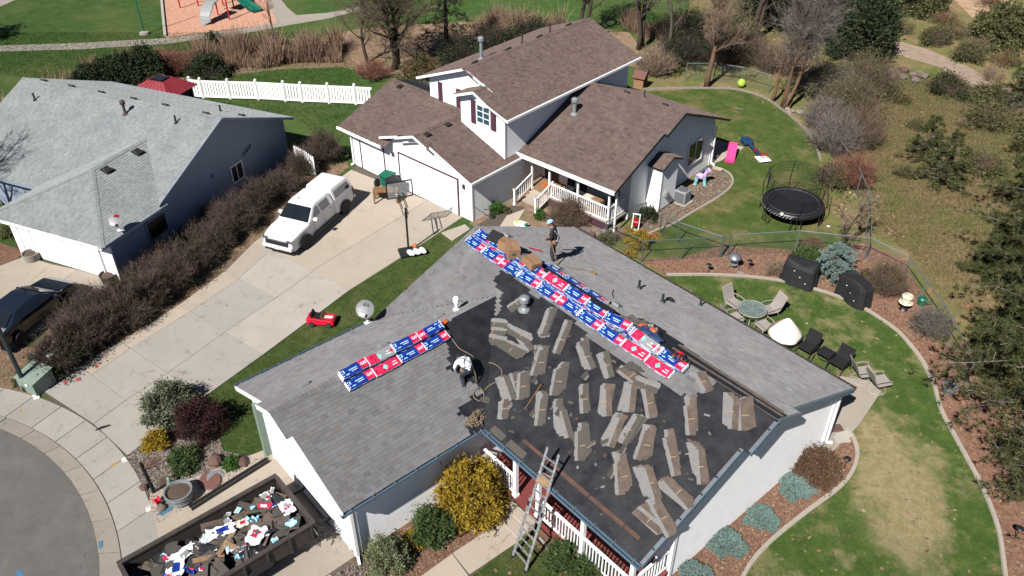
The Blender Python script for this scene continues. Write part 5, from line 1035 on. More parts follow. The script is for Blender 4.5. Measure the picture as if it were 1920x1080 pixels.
# cardboard boxes
def carton(P, d, rz, label):
    e = empty('cardboard_box', P, rz, label, 'box'); x, y, z = d
    MB().box((0, 0, z/2), d).build('carton', 'cardboard', e, bevel=.008)
    for sg in (-1, 1): MB().box((0, sg*y*.25, z+.006), (x*1.0, y*.46, .01), (sg*.05, 0, 0)).build('flap', 'cardboard', e)
    MB().box((0, 0, z+.012), (x, .05, .004)).build('tape', 'tape_tan', e); MB().box((x/2+.003, 0, z*.5), (.006, y*.35, z*.3)).build('handle_hole', 'shingle_dull', e)
    e.rotation_euler = (R(-8), R(6), R(rz)); return e
carton(on_f(-12.35, -.25)+nv*.43, (.55, .45, .34), 20, 'flat cardboard box behind the tall carton on the ridge bundles'); carton(on_f(-11.95, -.32)+nv*.43, (.52, .46, .42), -28, 'tall cardboard box on the ridge bundles nearest the bent metal flashing'); carton(on_f(-10.95, -.25)+nv*.43, (.62, .46, .26), -8, 'low cardboard box with open end at the start of the black strip')
fl_ = MB(); fl_.lathe((0, 0, 0), [(.02, .1), (.16, .08), (.2, .02), (.22, 0)], 14); o = fl_.build('metal_flashing', 'chrome', smooth=True); o.location = on_f(-11.4, -.2)+nv*.45; o.rotation_euler = (.5, .2, 0); tag(o, 'shiny bent metal flashing between the cardboard boxes', 'flashing')
# --- loose stacks of shingle sheets spread over the felt
def make_sheet(kind):
    mb = MB(); L, W_ = 1.0, .285; rg = random.Random(kind)
    mb.mi = 0; mb.add([(-L/2, -.03, .0), (L/2, -.03, .0), (L/2, W_/2+.015, .0), (-L/2, W_/2+.015, .0)], [(0, 1, 2, 3)])
    mb.mi = 1; x = -L/2
    while x < L/2:          # the face side with cut tabs
        w = rg.uniform(.12, .24); x1 = min(L/2, x+w); y0 = -W_/2-(rg.choice((0, .0, -.02))); mb.add([(x, y0, .004), (x1-.004, y0, .004), (x1-.004, -.03, .004), (x, -.03, .004)], [(0, 1, 2, 3)]); x = x1
    me = mb.build('sheet', ['shingle_back' if kind < 3 else 'shingle_dull', 'shingle_face']); COL.objects.unlink(me); d = me.data; bpy.data.objects.remove(me); return d
sheets = [make_sheet(k) for k in range(6)]; straps = MB(); 
strap_me = (lambda o: o.data)(MB().box((0, 0, 0), (.03, .2, .004)).build('strap', 'tape_tan')); bpy.data.objects.remove(bpy.data.objects['strap'])
rg = random.Random(77)
STK = [  # two end points of each stack on the front slope, and whether the backs are brown (0) or dark (1)
 ([(-10.655,-3.202,3.691), (-9.586,-2.752,3.878)], 1, 'lit grey shingle strip lying nearest the white flue pipe'), ([(-11.181,-2.822,3.849), (-10.089,-2.272,4.078)], 1, 'uppermost crosswise grey shingle strip below the roof valley'), ([(-10.899,-3.002,3.774), (-9.868,-2.56,3.958)], 1, 'middle crosswise grey shingle strip below the valley'),
 ([(-10.136,-2.405,4.022), (-8.791,-2.229,4.096)], 1, 'slanting grey shingle strip under the round metal flue'), ([(-9.697,-2.95,3.795), (-8.692,-2.848,3.838)], 1, 'slanting shingle strip beside the broken scraps'), ([(-9.349,-2.347,4.047), (-8.585,-2.534,3.969)], 1, 'heap of broken shingle scraps near the metal flue'), ([(-10.366,-1.205,4.522), (-10.521,-1.826,4.263)], 1, 'torn roll of old shingles leaning by the metal flue'),
 ([(-9.303,-0.924,4.639), (-8.683,-1.96,4.208)], 1, 'long shingle stack nearest the bundles, right of the metal flue'), ([(-8.311,-0.998,4.608), (-7.756,-2.079,4.158)], 1, 'long slanting shingle stack second from the flue'), ([(-8.4,-2.094,4.152), (-7.594,-2.99,3.778)], 1, 'narrow dark shingle stack in the second row'), ([(-7.482,-1.367,4.455), (-6.463,-1.987,4.196)], 1, 'shingle stack with a bright left edge below the bundles'), ([(-6.523,-1.209,4.52), (-5.617,-1.755,4.293)], 1, 'shingle stack half under the ragged strip below the bundles'), ([(-7.338,-2.228,4.096), (-6.579,-3.145,3.714)], 1, 'tall shingle stack in the middle of the second row'),
 ([(-5.606,-1.291,4.486), (-4.659,-1.323,4.473)], 0, 'slanting brown shingle stack beside the dark scrap'), ([(-4.967,-1.355,4.46), (-4.155,-1.153,4.544)], 1, 'shingle strip tucked beneath the pink bundle'),
 ([(-8.624,-3.764,3.456), (-7.791,-4.173,3.286)], 1, 'narrow grey strip nearest the crouching worker'), ([(-8.395,-3.418,3.601), (-7.76,-3.805,3.439)], 1, 'small shingle bunch beside the narrow grey strip'), ([(-8.166,-3.143,3.715), (-7.422,-3.915,3.393)], 1, 'dark shingle stack left of the pitchfork'), ([(-7.865,-4.271,3.245), (-7.427,-4.714,3.061)], 1, 'short dark stack just left of the pitchfork tines'),
 ([(-7.011,-3.354,3.627), (-6.287,-4.125,3.306)], 1, 'bright narrow stack just right of the pitchfork handle'), ([(-6.413,-3.323,3.64), (-5.403,-4.034,3.344)], 1, 'fanned dark stack lower right of the pitchfork'), ([(-6.186,-2.373,4.036), (-5.404,-3.058,3.75)], 1, 'upright grey stack in the third row centre'), ([(-5.264,-3.33,3.637), (-4.309,-4.183,3.282)], 1, 'long ragged grey stack above the ladder'),
 ([(-5.581,-2.002,4.19), (-4.905,-2.814,3.852)], 0, 'brown backed stack beside the upright grey stack'), ([(-5.026,-1.53,4.387), (-4.498,-2.352,4.044)], 0, 'brown backed stack third from the bundles'), ([(-4.463,-1.365,4.455), (-3.628,-1.951,4.211)], 0, 'wide brown stack below the last pink bundle'), ([(-4.529,-2.504,3.981), (-4.191,-3.41,3.604)], 0, 'slanting brown stack in the fourth row'), ([(-4.029,-2.193,4.111), (-3.828,-3.104,3.731)], 1, 'slanting dark backed stack beside the brown one'), ([(-3.512,-2.143,4.131), (-2.88,-3.129,3.721)], 0, 'long brown stack in the middle of the lower field'),
 ([(-3.227,-0.814,4.685), (-2.305,-1.693,4.319)], 0, 'tall brown stack standing right of the last bundle'), ([(-3.508,-0.093,4.985), (-2.899,-0.436,4.842)], 0, 'brown stack tucked against the bare ridge'), ([(-2.227,-0.119,4.975), (-1.642,-0.91,4.645)], 0, 'left of the twin stacks nearest the gable'), ([(-1.91,0.039,5.04), (-1.176,-0.738,4.716)], 0, 'right of the twin stacks nearest the gable'),
 ([(-2.982,-2.077,4.159), (-1.901,-2.861,3.832)], 0, 'long brown stack beside the curved one, lower right field'), ([(-2.102,-1.811,4.27), (-1.108,-2.656,3.918)], 0, 'longest brown stack close to the gable edge'), ([(-3.688,-3.314,3.644), (-2.58,-4.096,3.318)], 0, 'brown stack with a square top, right of the ladder'), ([(-2.768,-3.247,3.672), (-1.854,-3.739,3.467)], 0, 'upper of two overlapping stacks in the lower field'), ([(-1.913,-3.784,3.448), (-0.831,-4.17,3.287)], 0, 'lower of two overlapping stacks near the eave corner'), ([(-2.056,-4.276,3.243), (-1.097,-4.341,3.216)], 0, 'pale broad stack nearest the eave corner'), ([(-2.011,-3.179,3.7), (-1,-3.278,3.659)], 0, 'fanned brown stack beside the gable drip edge'),
]
for (pa, pb), dull, lab in STK:
    a, b_ = Vector(pa), Vector(pb); d = (b_-a); L = d.length; d.normalize(); z = Vector(nF).normalized(); y = z.cross(d)
    e = bpy.data.objects.new('shingle_stack', None); COL.objects.link(e); e.location = (a+b_)/2; tag(e, lab, 'shingle stack', 'loose shingle stacks on the felt')
    n = rg.randint(6, 12); span = max(0, L-.92); curve_ = rg.uniform(-.16, .16); stair = rg.choice((-1, 1))*rg.uniform(.004, .013); drift = rg.uniform(-.09, .09)
    sgn = 1 if d.y < 0 else -1
    for k in range(n):
        t = (k/(n-1)-.5) if n > 1 else 0; off = d*(t*span+rg.uniform(-.03, .03)+stair*(k-n/2))+y*(stair*.4*(k-n/2))+y*(curve_*t*t*4+drift*t*2+rg.uniform(-.028, .028)) + z*(.012+k*.0042)
        q = sheets[rg.randrange(3)+(3 if dull else 0)]; o = bpy.data.objects.new('sheet', q); COL.objects.link(o); o.parent = e
        ang = rg.uniform(-.05, .05)+curve_*t*1.5; dd = (d*math.cos(ang)+y*math.sin(ang)); yy = z.cross(dd)
        if yy.x < 0: dd, yy = -dd, -yy       # pale face side towards the camera's left
        sc = min(1, max(.45, L/1.0)) if L < 1 else 1
        o.matrix_basis = Matrix((dd*sc, yy, z)).transposed().to_4x4(); o.location = off
    st = bpy.data.objects.new('strap', strap_me); COL.objects.link(st); st.parent = e; st.matrix_basis = Matrix((d, y, z)).transposed().to_4x4(); st.location = d*(span*.4)+z*(.02+n*.0042)
for k in range(18):
    x, y = rg.uniform(-8.6, -1.8), rg.uniform(-4.4, -1.0)
    if not inside(x, y, felt_main): continue
    o = bpy.data.objects.new('loose_shingle', sheets[rg.randrange(6)]); COL.objects.link(o); o.location = on_f(x, y, .01); o.rotation_euler = (math.atan(s), 0, rg.uniform(1.1, 2.1)); o.scale = (rg.uniform(.3, .9), rg.uniform(.4, 1), 1); tag(o, 'single loose shingle lying flat between the stacks', 'shingle', 'single shingles on the felt')
# loose scraps on the felt
for k in range(70):
    x, y = rg.uniform(-8.3, -1.3), rg.uniform(-5.0, -.9)
    if not inside(x, y, felt_main): continue
    o = MB().box((0, 0, 0), (rg.uniform(.05, .2), rg.uniform(.03, .1), .006)).build('shingle_scrap', rg.choice(['shingle_back', 'shingle_face', 'shingle_dull', 'rust_orange'])); o.location = on_f(x, y, .012); o.rotation_euler = (math.atan(s), 0, rg.uniform(0, 3.1)); tag(o, 'small torn shingle scrap on the black felt', 'scrap', 'scraps scattered on the felt')
for P, lab in (((-5.256,-1.054,4.585), 'dark triangular felt scrap below the pink bundles'), ((-8.572,-4.671,3.078), 'ragged shingle flap by the rope coil')):
    crumple('felt_scrap', (P[0], P[1], P[2]+.02), .7, .45, 'shingle_dull', 9, lab, 'scrap', .1, 5, .6)
# torn-up mound with bags at the ridge gap
for k, (P, sx, sy, m, lab, h_) in enumerate((((-6.403,0.014,5.03), 1.1, .55, 'shingle_dull', 'grey curled pile of torn shingles at the ridge gap', .3), ((-5.856,0.059,5.049), .8, .5, 'shingle_face', 'pale bent shingle sheet over the torn pile', .22), ((-6.685,-0.314,4.893), .6, .4, 'shingle_back', 'brown torn shingle flap beside the blue bundles', .16))): crumple('torn_pile', (P[0], P[1], P[2]+.05), sx, sy, m, k+31, lab, 'shingle pile', h_, 8, .4+k)
def blob(name, P, r, m, label, cat, seed=0, sq=(1, 1, .6), n=12, amp=.18, par=None):
    rgn = np.random.RandomState(seed); mb = MB(); rings = []; ph = rgn.uniform(0, 6, 6)
    for j in range(1, 8):
        th = math.pi*j/8
        rings.append([(P[0]+r*sq[0]*math.sin(th)*math.cos(a)*(1+amp*math.sin(3*a+ph[0]+j)+amp*.6*math.sin(5*a+ph[1]-j*1.3)), P[1]+r*sq[1]*math.sin(th)*math.sin(a)*(1+amp*math.sin(3*a+ph[0]+j)+amp*.6*math.cos(4*a+ph[2])), P[2]-r*sq[2]*math.cos(th)*(1+amp*.5*math.sin(2*a+ph[3]))) for a in [2*math.pi*i/n for i in range(n)]])
    mb.loft(rings); o = mb.build(name, m, par, smooth=False); return tag(o, label, cat) if par is None else o
bg_ = empty('tool_bag', on_f(-5.75, -.1), 0, 'blue denim tool bag with orange straps by the bare ridge', 'bag'); 
for (dx_, dy_, m, r, nm) in ((0, 0, 'felt_blue_bag', .34, 'bag_body'), (.38, .02, 'felt_blue_bag', .26, 'side_pouch'), (.12, .2, 'orange', .16, 'strap'), (-.25, .18, 'orange', .13, 'strap'), (.2, -.18, 'felt_blue_bag', .2, 'side_pouch')): blob(nm, (dx_, dy_, .2+s*dy_), r, m, None, None, int(r*100), par=bg_)
hr = empty('nail_gun_hoses', (-4.158,-0.199,4.941), 0, 'tangle of black and red hoses and harness on the pink bundle', 'hoses'); rg = random.Random(8); hr.location.z += .25
for k in range(9):
    mb = MB(); c = Vector((rg.uniform(-.28, .28), rg.uniform(-.12, .12), rg.uniform(.02, .12))); r = rg.uniform(.08, .17); mb.tube([c+Vector((r*math.cos(a), r*.8*math.sin(a), .03*math.sin(2*a+k))) for a in [i*.55 for i in range(12)]], .022, 6); mb.build('hose_loop', 'red_plastic' if k % 3 == 0 else 'black_plastic', hr)
# pitchfork
pf = empty('pitchfork', (-7.063,-4.23,3.262), 0, 'pitchfork with wooden shaft lying on the felt', 'pitchfork'); pf.location.z += .06
fa, fb_ = Vector((-7.09,-4.092,3.32)), Vector((-7.23,-3.506,3.564)); o0 = Vector(pf.location); dd = (fb_-fa).normalized(); sd2 = Vector(nF).normalized().cross(dd)
MB().tube([fa-o0+Vector((0, 0, .05)), fa-o0+dd*1.0+Vector((0, 0, .06))], .017, 8).build('shaft', 'wood', pf); MB().bar(fa-o0+dd*1.0-sd2*.06+Vector((0, 0, .06)), fa-o0+dd*1.0+sd2*.06+Vector((0, 0, .06)), .03).build('grip', 'black_plastic', pf); MB().bar(fa-o0-sd2*.1+Vector((0, 0, .05)), fa-o0+sd2*.1+Vector((0, 0, .05)), .025).build('fork_head', 'chrome', pf)
for k in range(4): MB().tube([fa-o0+sd2*(-.09+.06*k)+Vector((0, 0, .05)), fa-o0+sd2*(-.1+.067*k)-dd*.3+Vector((0, 0, .04))], [.011, .006], 6).build('tine', 'chrome', pf)
# ropes
def rope(pts, label, r=.016, m='rope', name='rope'):
    L = smooth_line(pts, 5); return tag(MB().tube(L, r, 6).build(name, m, smooth=True), label, 'rope')
def lift(P, d=.035): return (P[0], P[1], P[2]+d)
rope([lift(p) for p in ((-11.053,-4.215,4.18), (-10.659,-4.248,4.016), (-10.316,-4.242,3.873), (-10.004,-4.076,3.743), (-9.65,-3.784,3.448), (-9.284,-3.61,3.52), (-8.858,-3.613,3.519), (-8.623,-3.859,3.417), (-8.759,-4.284,3.24), (-8.695,-4.57,3.121), (-8.515,-4.83,3.123), (-8.659,-4.939,3.183), (-8.838,-4.838,3.258), (-8.885,-4.572,3.277), (-8.66,-4.551,3.183), (-8.45,-4.749,3.046), (-8.403,-4.971,2.954), (-8.243,-5.323,3.01))], 'tan safety rope running from the ridge past the crouching worker')
rg = random.Random(2); c0 = Vector((-8.084,-5.408,2.943))
mb = MB()
for k in range(9): mb.tube([c0+Vector((rg.uniform(-.12, .12)+(.1+.02*k)*math.cos(a*(1+.1*k))*rg.uniform(.5, 1.3), rg.uniform(-.1, .1)+.36*math.sin(a)*rg.uniform(.4, 1.2), -s*.22*math.cos(a)+.03+k*.012)) for a in [i*.6 for i in range(12)]], .014, 5)
tag(mb.build('rope_coil', 'rope', kind='stuff'), 'coiled tan rope heaped at the gutter corner', 'rope')
rope([lift(p) for p in ((-10.923,1.366,4.455), (-10.67,1.633,4.344), (-10.502,1.99,4.195), (-10.171,2.061,4.166), (-10.012,2.283,4.073))], 'tan cord and straps trailing from the standing worker', .014)
rope([lift(p) for p in ((-8.855,1.776,4.284), (-8.596,1.432,4.428), (-8.293,1.158,4.542))], 'short dark cord on the rear slope', .012, 'black_cloth')
tag(crumple('strap_bundle', (*(-10.256,2.15,4.129),), .35, .2, 'tan_leather', 4, 'small heap of straps on the rear slope below the worker', 'strap', .08, 5), None)
anchor = Vector((-11.351,-4.075,4.304)); tag(MB().box(anchor+Vector((0, 0, .05)), (.14, .3, .06), (0, .4, .3)).build('roof_anchor', 'orange', bevel=.02), 'orange roof anchor tied to the tan rope at the ridge', 'anchor')
blob('dark_bundle', (*(-7.801,3.851,3.42),), .17, 'black_cloth', 'dark cloth lump beside the second roof pipe', 'cloth', 3, (1.2, 1, .4))
rk = Vector((-12.53,0.847,4.671)); tag(MB().tube([rk+Vector((0, 0, .1)), rk+Vector((.35, .45, -.12))], .018, 6).build('pry_bar', 'red_plastic'), 'red handled bar sticking out behind the cardboard boxes', 'tool')
# ladder leaning on the porch eave
ld = empty('ladder', (-4.62, -6.5, 0), 0, 'aluminium multi-position ladder leaning on the porch eave', 'ladder')
fA, fB = Vector((-.33, .02, 0)), Vector((.35, -.04, 0)); tA_, tB_ = Vector((-.43, 1.42, 3.95)), Vector((.10, 1.48, 3.95))
for f_, t_ in ((fA, tA_), (fB, tB_)):
    MB().bar(f_, f_+(t_-f_)*.55, .09, .035, up=(0, 1, 0)).build('stile', 'aluminium', ld); 
    g_ = (t_-f_)*0+Vector((.05 if f_ is fA else -.05, .02, 0)); MB().bar(f_+(t_-f_)*.42+g_, t_+g_, .08, .03, up=(0, 1, 0)).build('stile', 'aluminium', ld)
    MB().box(f_+(t_-f_)*.5, (.07, .09, .18)).build('hinge', 'black_metal', ld); MB().box(f_+Vector((0, 0, .03)), (.1, .12, .06)).build('foot', 'rubber', ld)
for k in range(13):
    t = .06+k*.072; a, b_ = fA+(tA_-fA)*t, fB+(tB_-fB)*t; MB().bar(a, b_, .045, .035).build('rung', 'aluminium', ld)
pl = MB().box((-4.75, -5.35, 2.93), (.5, .35, .05), (.38, 0, .3)); tag(pl.build('plywood_pad', 'raw_wood'), 'bare plywood pad between the ladder and the eave', 'board')
# satellite dishes
def dish(P, az, el, r, label, mast=.55, m='white_plastic', logo='black_plastic'):
    e = empty('satellite_dish', P, 0, label, 'satellite dish'); ax = Vector((math.cos(R(az))*math.cos(R(el)), math.sin(R(az))*math.cos(R(el)), math.sin(R(el))))
    c = Vector((0, 0, mast+r*.45)); MB().lathe(c, [(r*(k/6), .16*r*(k/6)**2) for k in range(0, 7)]+[(r*1.02, .17*r), (r*.98, .17*r-.02)]+[(r*(k/6), .16*r*(k/6)**2-.02) for k in range(5, -1, -1)], 26, axis=ax, sy=.92).build('reflector', m, e, smooth=True)
    MB().tube([(0, 0, 0), (.0, 0, mast*.7), c-ax*.06], .024, 8).build('mast', 'white_plastic', e); sdv2 = ax.cross(Vector((0, 0, 1))).normalized(); lo = c+sdv2*0-Vector((0, 0, r*.9)); tipp = c+ax*r*.95-Vector((0, 0, r*.75)).copy()
    MB().tube([c-ax*.04-Vector((0, 0, r*.5)), tipp], .016, 6).build('arm', 'white_plastic', e); MB().box(tipp, (.26, .1, .09), (0, 0, math.atan2(sdv2.y, sdv2.x))).build('receiver', 'white_plastic', e, bevel=.02)
    MB().box((0, 0, .02), (.2, .2, .03)).build('foot_plate', 'white_plastic', e)
    upv = sdv2.cross(ax).normalized()*-1 if sdv2.cross(ax).z < 0 else sdv2.cross(ax).normalized()
    lg = MB(); q = c+ax*(.05*r+.03)+upv*r*.45
    for k, (w_, h_, o_) in enumerate(((.13, .12, -.05), (.05, .12, .08), (.08, .03, .1))): lg.bar(q+sdv2*(o_-w_/2)+upv*(-.04 if k == 2 else 0), q+sdv2*(o_+w_/2)+upv*(-.04 if k == 2 else 0), .008, h_, up=upv)
    lg.build('logo', logo, e); return e
dish((*(-14.602,-5.315,2.979),), -62, 38, .37, 'grey white satellite dish with black logo on the garage roof edge', .5, 'dish_grey'); 
dish((*(-27.63,-9.87), 2.72), -55, 35, .36, 'grey satellite dish with red logo on the pale hipped roof', .4, 'dish_grey', 'tail_red')

# ================================================================ the two roofers
def person(name, loc, rz, J, edges, label, mats):
    # J: joint -> (x, y, z, radius); edges: (a, b, region); body grown with a Skin modifier into one continuous mesh
    names = list(J); idx = {k: i for i, k in enumerate(names)}
    me = bpy.data.meshes.new('body'); me.from_pydata([J[k][:3] for k in names], [(idx[a], idx[b]) for a, b, _ in edges], []); o = bpy.data.objects.new('body', me); COL.objects.link(o)
    o.modifiers.new('Skin', 'SKIN'); sv = me.skin_vertices[0].data
    for i, k in enumerate(names):
        r = J[k][3]; q = 1.22 if (r[0] if isinstance(r, tuple) else r) > .03 else 1; sv[i].radius = (r[0]*q, r[1]*q) if isinstance(r, tuple) else (r*q, r*q); sv[i].use_root = (k == 'pelvis')
    sb_ = o.modifiers.new('Sub', 'SUBSURF'); sb_.levels = sb_.render_levels = 2
    bpy.context.view_layer.update(); nm = bpy.data.meshes.new_from_object(o.evaluated_get(bpy.context.evaluated_depsgraph_get())); bpy.data.objects.remove(o)
    regs = sorted(set(r for _, _, r in edges)); nm.materials.clear()
    for r in regs: nm.materials.append(M[mats[r]])
    segs = [(Vector(J[a][:3]), Vector(J[b][:3]), regs.index(r)) for a, b, r in edges]
    for p in nm.polygons:
        c = Vector(p.center); best = 9; bi = 0
        for a, b, r in segs:
            d = b-a; t = max(0, min(1, (c-a).dot(d)/max(1e-9, d.length_squared))); q = (c-(a+d*t)).length
            if q < best: best, bi = q, r
        p.material_index = bi; p.use_smooth = True
    e = empty(name, loc, rz, label, 'person'); b = bpy.data.objects.new('body', nm); link(b, e); return e
def fingers(J, E, side, wrist, dirv, spread, reg='skin'):
    w = Vector(J[wrist][:3]); d = Vector(dirv).normalized(); sp = Vector(spread).normalized(); cu = d.cross(sp)
    J[side+'palm'] = (*(w+d*.07), (.042, .022)); E.append((wrist, side+'palm', reg))
    for k, (o_, L) in enumerate(((-.033, .075), (-.011, .085), (.011, .08), (.033, .065))):
        a = w+d*.10+sp*o_; m_ = a+d*L*.5-cu*.008; t_ = m_+d*L*.35-cu*.03
        J['%sf%da' % (side, k)] = (*a, .010); J['%sf%db' % (side, k)] = (*m_, .009); J['%sf%dc' % (side, k)] = (*t_, .008); E += [(side+'palm', '%sf%da' % (side, k), reg), ('%sf%da' % (side, k), '%sf%db' % (side, k), reg), ('%sf%db' % (side, k), '%sf%dc' % (side, k), reg)]
    a = w+d*.05-sp*.045; t_ = a+d*.04-sp*.025; J[side+'ta'] = (*a, .011); J[side+'tb'] = (*t_, .009); E += [(side+'palm', side+'ta', reg), (side+'ta', side+'tb', reg)]
def head_parts(e, c, fwd, hat, hat_m, r=.1):
    c, f = Vector(c), Vector(fwd).normalized(); sdv = f.cross(Vector((0, 0, 1)))
    sdv = sdv.normalized() if sdv.length > .1 else Vector((1, 0, 0)); u = sdv.cross(f).normalized()
    def P(a, b, k): return c+f*a+sdv*b+u*k
    rot = Matrix((sdv, f, u)).transposed()
    def ell(name, ctr, rx, ry, rz_, m, n=12):
        mb = MB(); rings = []
        for j in range(1, 8):
            th = math.pi*j/8; rings.append([ctr+rot @ Vector((rx*math.sin(th)*math.cos(a), ry*math.sin(th)*math.sin(a), -rz_*math.cos(th))) for a in [2*math.pi*i/n for i in range(n)]])
        mb.loft(rings); return mb.build(name, m, e, smooth=True)
    ell('head', c, r*.76, r*.95, r*1.15, 'skin'); ell('nose', P(r*.95, 0, -.01), .014, .022, .022, 'skin', 8)
    for sg in (-1, 1): ell('ear', P(-.005, sg*r*.78, -.005), .012, .02, .03, 'skin', 8); ell('eye', P(r*.86, sg*.034, .02), .011, .008, .008, 'hair', 6)
    MB().box(P(r*.90, 0, -.055), (.045, .012, .009), rot).build('mouth', 'terracotta', e); ell('hair', P(-.015, 0, .025), r*.8, r*.95, r*1.06, 'hair')
    if hat == 'hard_hat':
        ell('hard_hat', P(-.01, 0, .06), r*1.12, r*1.3, r*.95, hat_m); mb = MB(); mb.lathe((0, 0, 0), [(r*1.5, 0), (r*1.5, .012), (r*1.0, .02)], 18); mb.v = [P(-.0, 0, .05)+rot @ Vector(v) for v in mb.v]; mb.build('brim', hat_m, e)
    else:
        ell('cap', P(-.012, 0, .045), r*.86, r*1.03, r*.95, hat_m); MB().box(P(r*1.1, 0, .06), (.14, .12, .012), rot).build('peak', hat_m, e, bevel=.01)
# standing roofer on the rear slope, leaning on a long-handled shovel; local +x is where he faces
zs = -s*.0
J = {'pelvis': (0, 0, .86, (.14, .11)), 'waist': (.03, 0, 1.02, (.14, .10)), 'chest': (.09, 0, 1.24, (.17, .12)), 'neck': (.16, 0, 1.42, .06), 'headb': (.19, 0, 1.50, .06),
     'lsh': (.08, .19, 1.34, .065), 'lel': (.06, .30, 1.10, .05), 'lwr': (.26, .20, .98, .034), 'rsh': (.09, -.19, 1.34, .065), 'rel': (.12, -.30, 1.08, .05), 'rwr': (.33, -.20, .94, .034),
     'lhip': (0, .1, .82, .1), 'lkn': (.07, .18, .47, .07), 'lan': (-.05, .27, .08, .05), 'lto': (.13, .29, .04, .04), 'rhip': (0, -.1, .82, .1), 'rkn': (.14, -.2, .46, .07), 'ran': (.12, -.27, .06, .05), 'rto': (.3, -.28, .03, .04)}
E_ = [('pelvis', 'waist', 'shirt'), ('waist', 'chest', 'shirt'), ('chest', 'neck', 'shirt'), ('neck', 'headb', 'skin'), ('chest', 'lsh', 'shirt'), ('lsh', 'lel', 'shirt'), ('lel', 'lwr', 'shirt'), ('chest', 'rsh', 'shirt'), ('rsh', 'rel', 'shirt'), ('rel', 'rwr', 'shirt'),
      ('pelvis', 'lhip', 'trousers'), ('lhip', 'lkn', 'trousers'), ('lkn', 'lan', 'trousers'), ('lan', 'lto', 'shoes'), ('pelvis', 'rhip', 'trousers'), ('rhip', 'rkn', 'trousers'), ('rkn', 'ran', 'trousers'), ('ran', 'rto', 'shoes')]
fingers(J, E_, 'l', 'lwr', (.5, -.4, -.5), (.3, .2, .9)); fingers(J, E_, 'r', 'rwr', (.6, .3, -.6), (.3, -.2, .9))
fp = Vector((-11.539,1.335,4.468)); w1 = person('person', fp, 205, J, E_, 'roofer in dark clothes and blue hard hat standing on the rear slope', {'shirt': 'black_cloth', 'trousers': 'denim', 'skin': 'skin', 'shoes': 'tail_red'})
head_parts(w1, (.22, 0, 1.59), (.85, 0, -.5), 'hard_hat', 'blue_cap')
mb = MB()
for sg in (-1, 1): mb.tube([(.16, sg*.1, 1.38), (-.03, sg*.12, 1.36), (-.10, sg*.07, 1.2), (-.12, -sg*.06, 1.02), (-.1, -sg*.1, .9)], .02, 6)
mb.tube([(.16, -.1, 1.0), (-.12, -.14, .95), (-.13, .14, .95), (.16, .1, 1.0)], .026, 6); mb.build('harness', 'grey_vent', w1)
blob('tool_pouch', (-.02, .2, .9), .1, 'tan_leather', None, None, 2, (1, .6, 1), par=w1); blob('tool_pouch', (0, -.2, .9), .09, 'tan_leather', None, None, 4, (1, .6, 1), par=w1)
sh = empty('shovel', fp, 205, 'long wooden handled shovel held by the standing roofer', 'shovel')
MB().tube([(.12, .26, 1.08), (-.38, .52, -.02)], .02, 8).build('handle', 'wood', sh); MB().box((-.44, .56, -.05), (.24, .22, .02), (.5, .3, -.6)).build('blade', 'rust_steel', sh)
for k in range(4): MB().bar((-.42-.05*k, .60+.02*k, -.05-.01*k), (-.60-.05*k, .74+.03*k, -.12-.02*k), .012).build('tooth', 'beige_metal', sh)
# crouching roofer bent over the garage slope
J = {'pelvis': (0, 0, .74, (.15, .13)), 'waist': (.14, 0, .84, (.15, .11)), 'chest': (.36, 0, .86, (.18, .13)), 'neck': (.53, 0, .80, .06), 'headb': (.58, 0, .78, .055),
     'lsh': (.42, .19, .84, .07), 'lel': (.47, .27, .58, .05), 'lwr': (.56, .2, .36, .034), 'rsh': (.42, -.19, .84, .07), 'rel': (.40, -.3, .60, .05), 'rwr': (.54, -.24, .38, .034),
     'lhip': (0, .1, .70, .11), 'lkn': (.18, .16, .38, .075), 'lan': (-.04, .18, .06, .05), 'lto': (.13, .2, .06, .042), 'rhip': (0, -.1, .70, .11), 'rkn': (.20, -.2, .36, .075), 'ran': (.02, -.3, .03, .05), 'rto': (.19, -.32, .06, .042)}
E_ = [e for e in E_ if 'palm' not in e[0] and 'palm' not in e[1] and e[0][1:2] not in 'ft' or e[0] in ('lel', 'rel', 'lan', 'ran', 'lkn', 'rkn', 'lhip', 'rhip', 'lsh', 'rsh')]
E_ = [e for e in E_ if e[0] in J and e[1] in J]
fingers(J, E_, 'l', 'lwr', (.4, -.1, -.9), (.3, .9, 0)); fingers(J, E_, 'r', 'rwr', (.4, .1, -.9), (.3, -.9, 0))
fp2 = Vector((-9.006,-4.793,3.327)); fp2.x -= .15
w2 = person('person', fp2, 168, J, E_, 'roofer in white shirt and dark jeans bent over beside the stripped felt', {'shirt': 'white_cloth', 'trousers': 'denim', 'skin': 'skin', 'shoes': 'white_cloth'})
head_parts(w2, (.68, 0, .74), (.55, 0, -.85), 'cap', 'black_cloth')
mb = MB()
for sg in (-1, 1): mb.tube([(.5, sg*.1, .74), (.46, sg*.13, .97), (.34, sg*.08, 1.01), (.14, -sg*.08, .97), (0, -sg*.13, .86)], .017, 6)
mb.tube([(.08, -.16, .72), (0, -.15, .86), (0, .15, .86), (.08, .16, .72)], .02, 6); mb.build('harness', 'steel_grey', w2)
MB().tube([(.0, -.16, .80), (-.05, -.24, .45), (-.08, -.26, .12)], .022, 6).build('lanyard', 'tan_leather', w2); blob('tool_pouch', (.05, .2, .74), .09, 'tan_leather', None, None, 6, (1, .6, 1), par=w2)

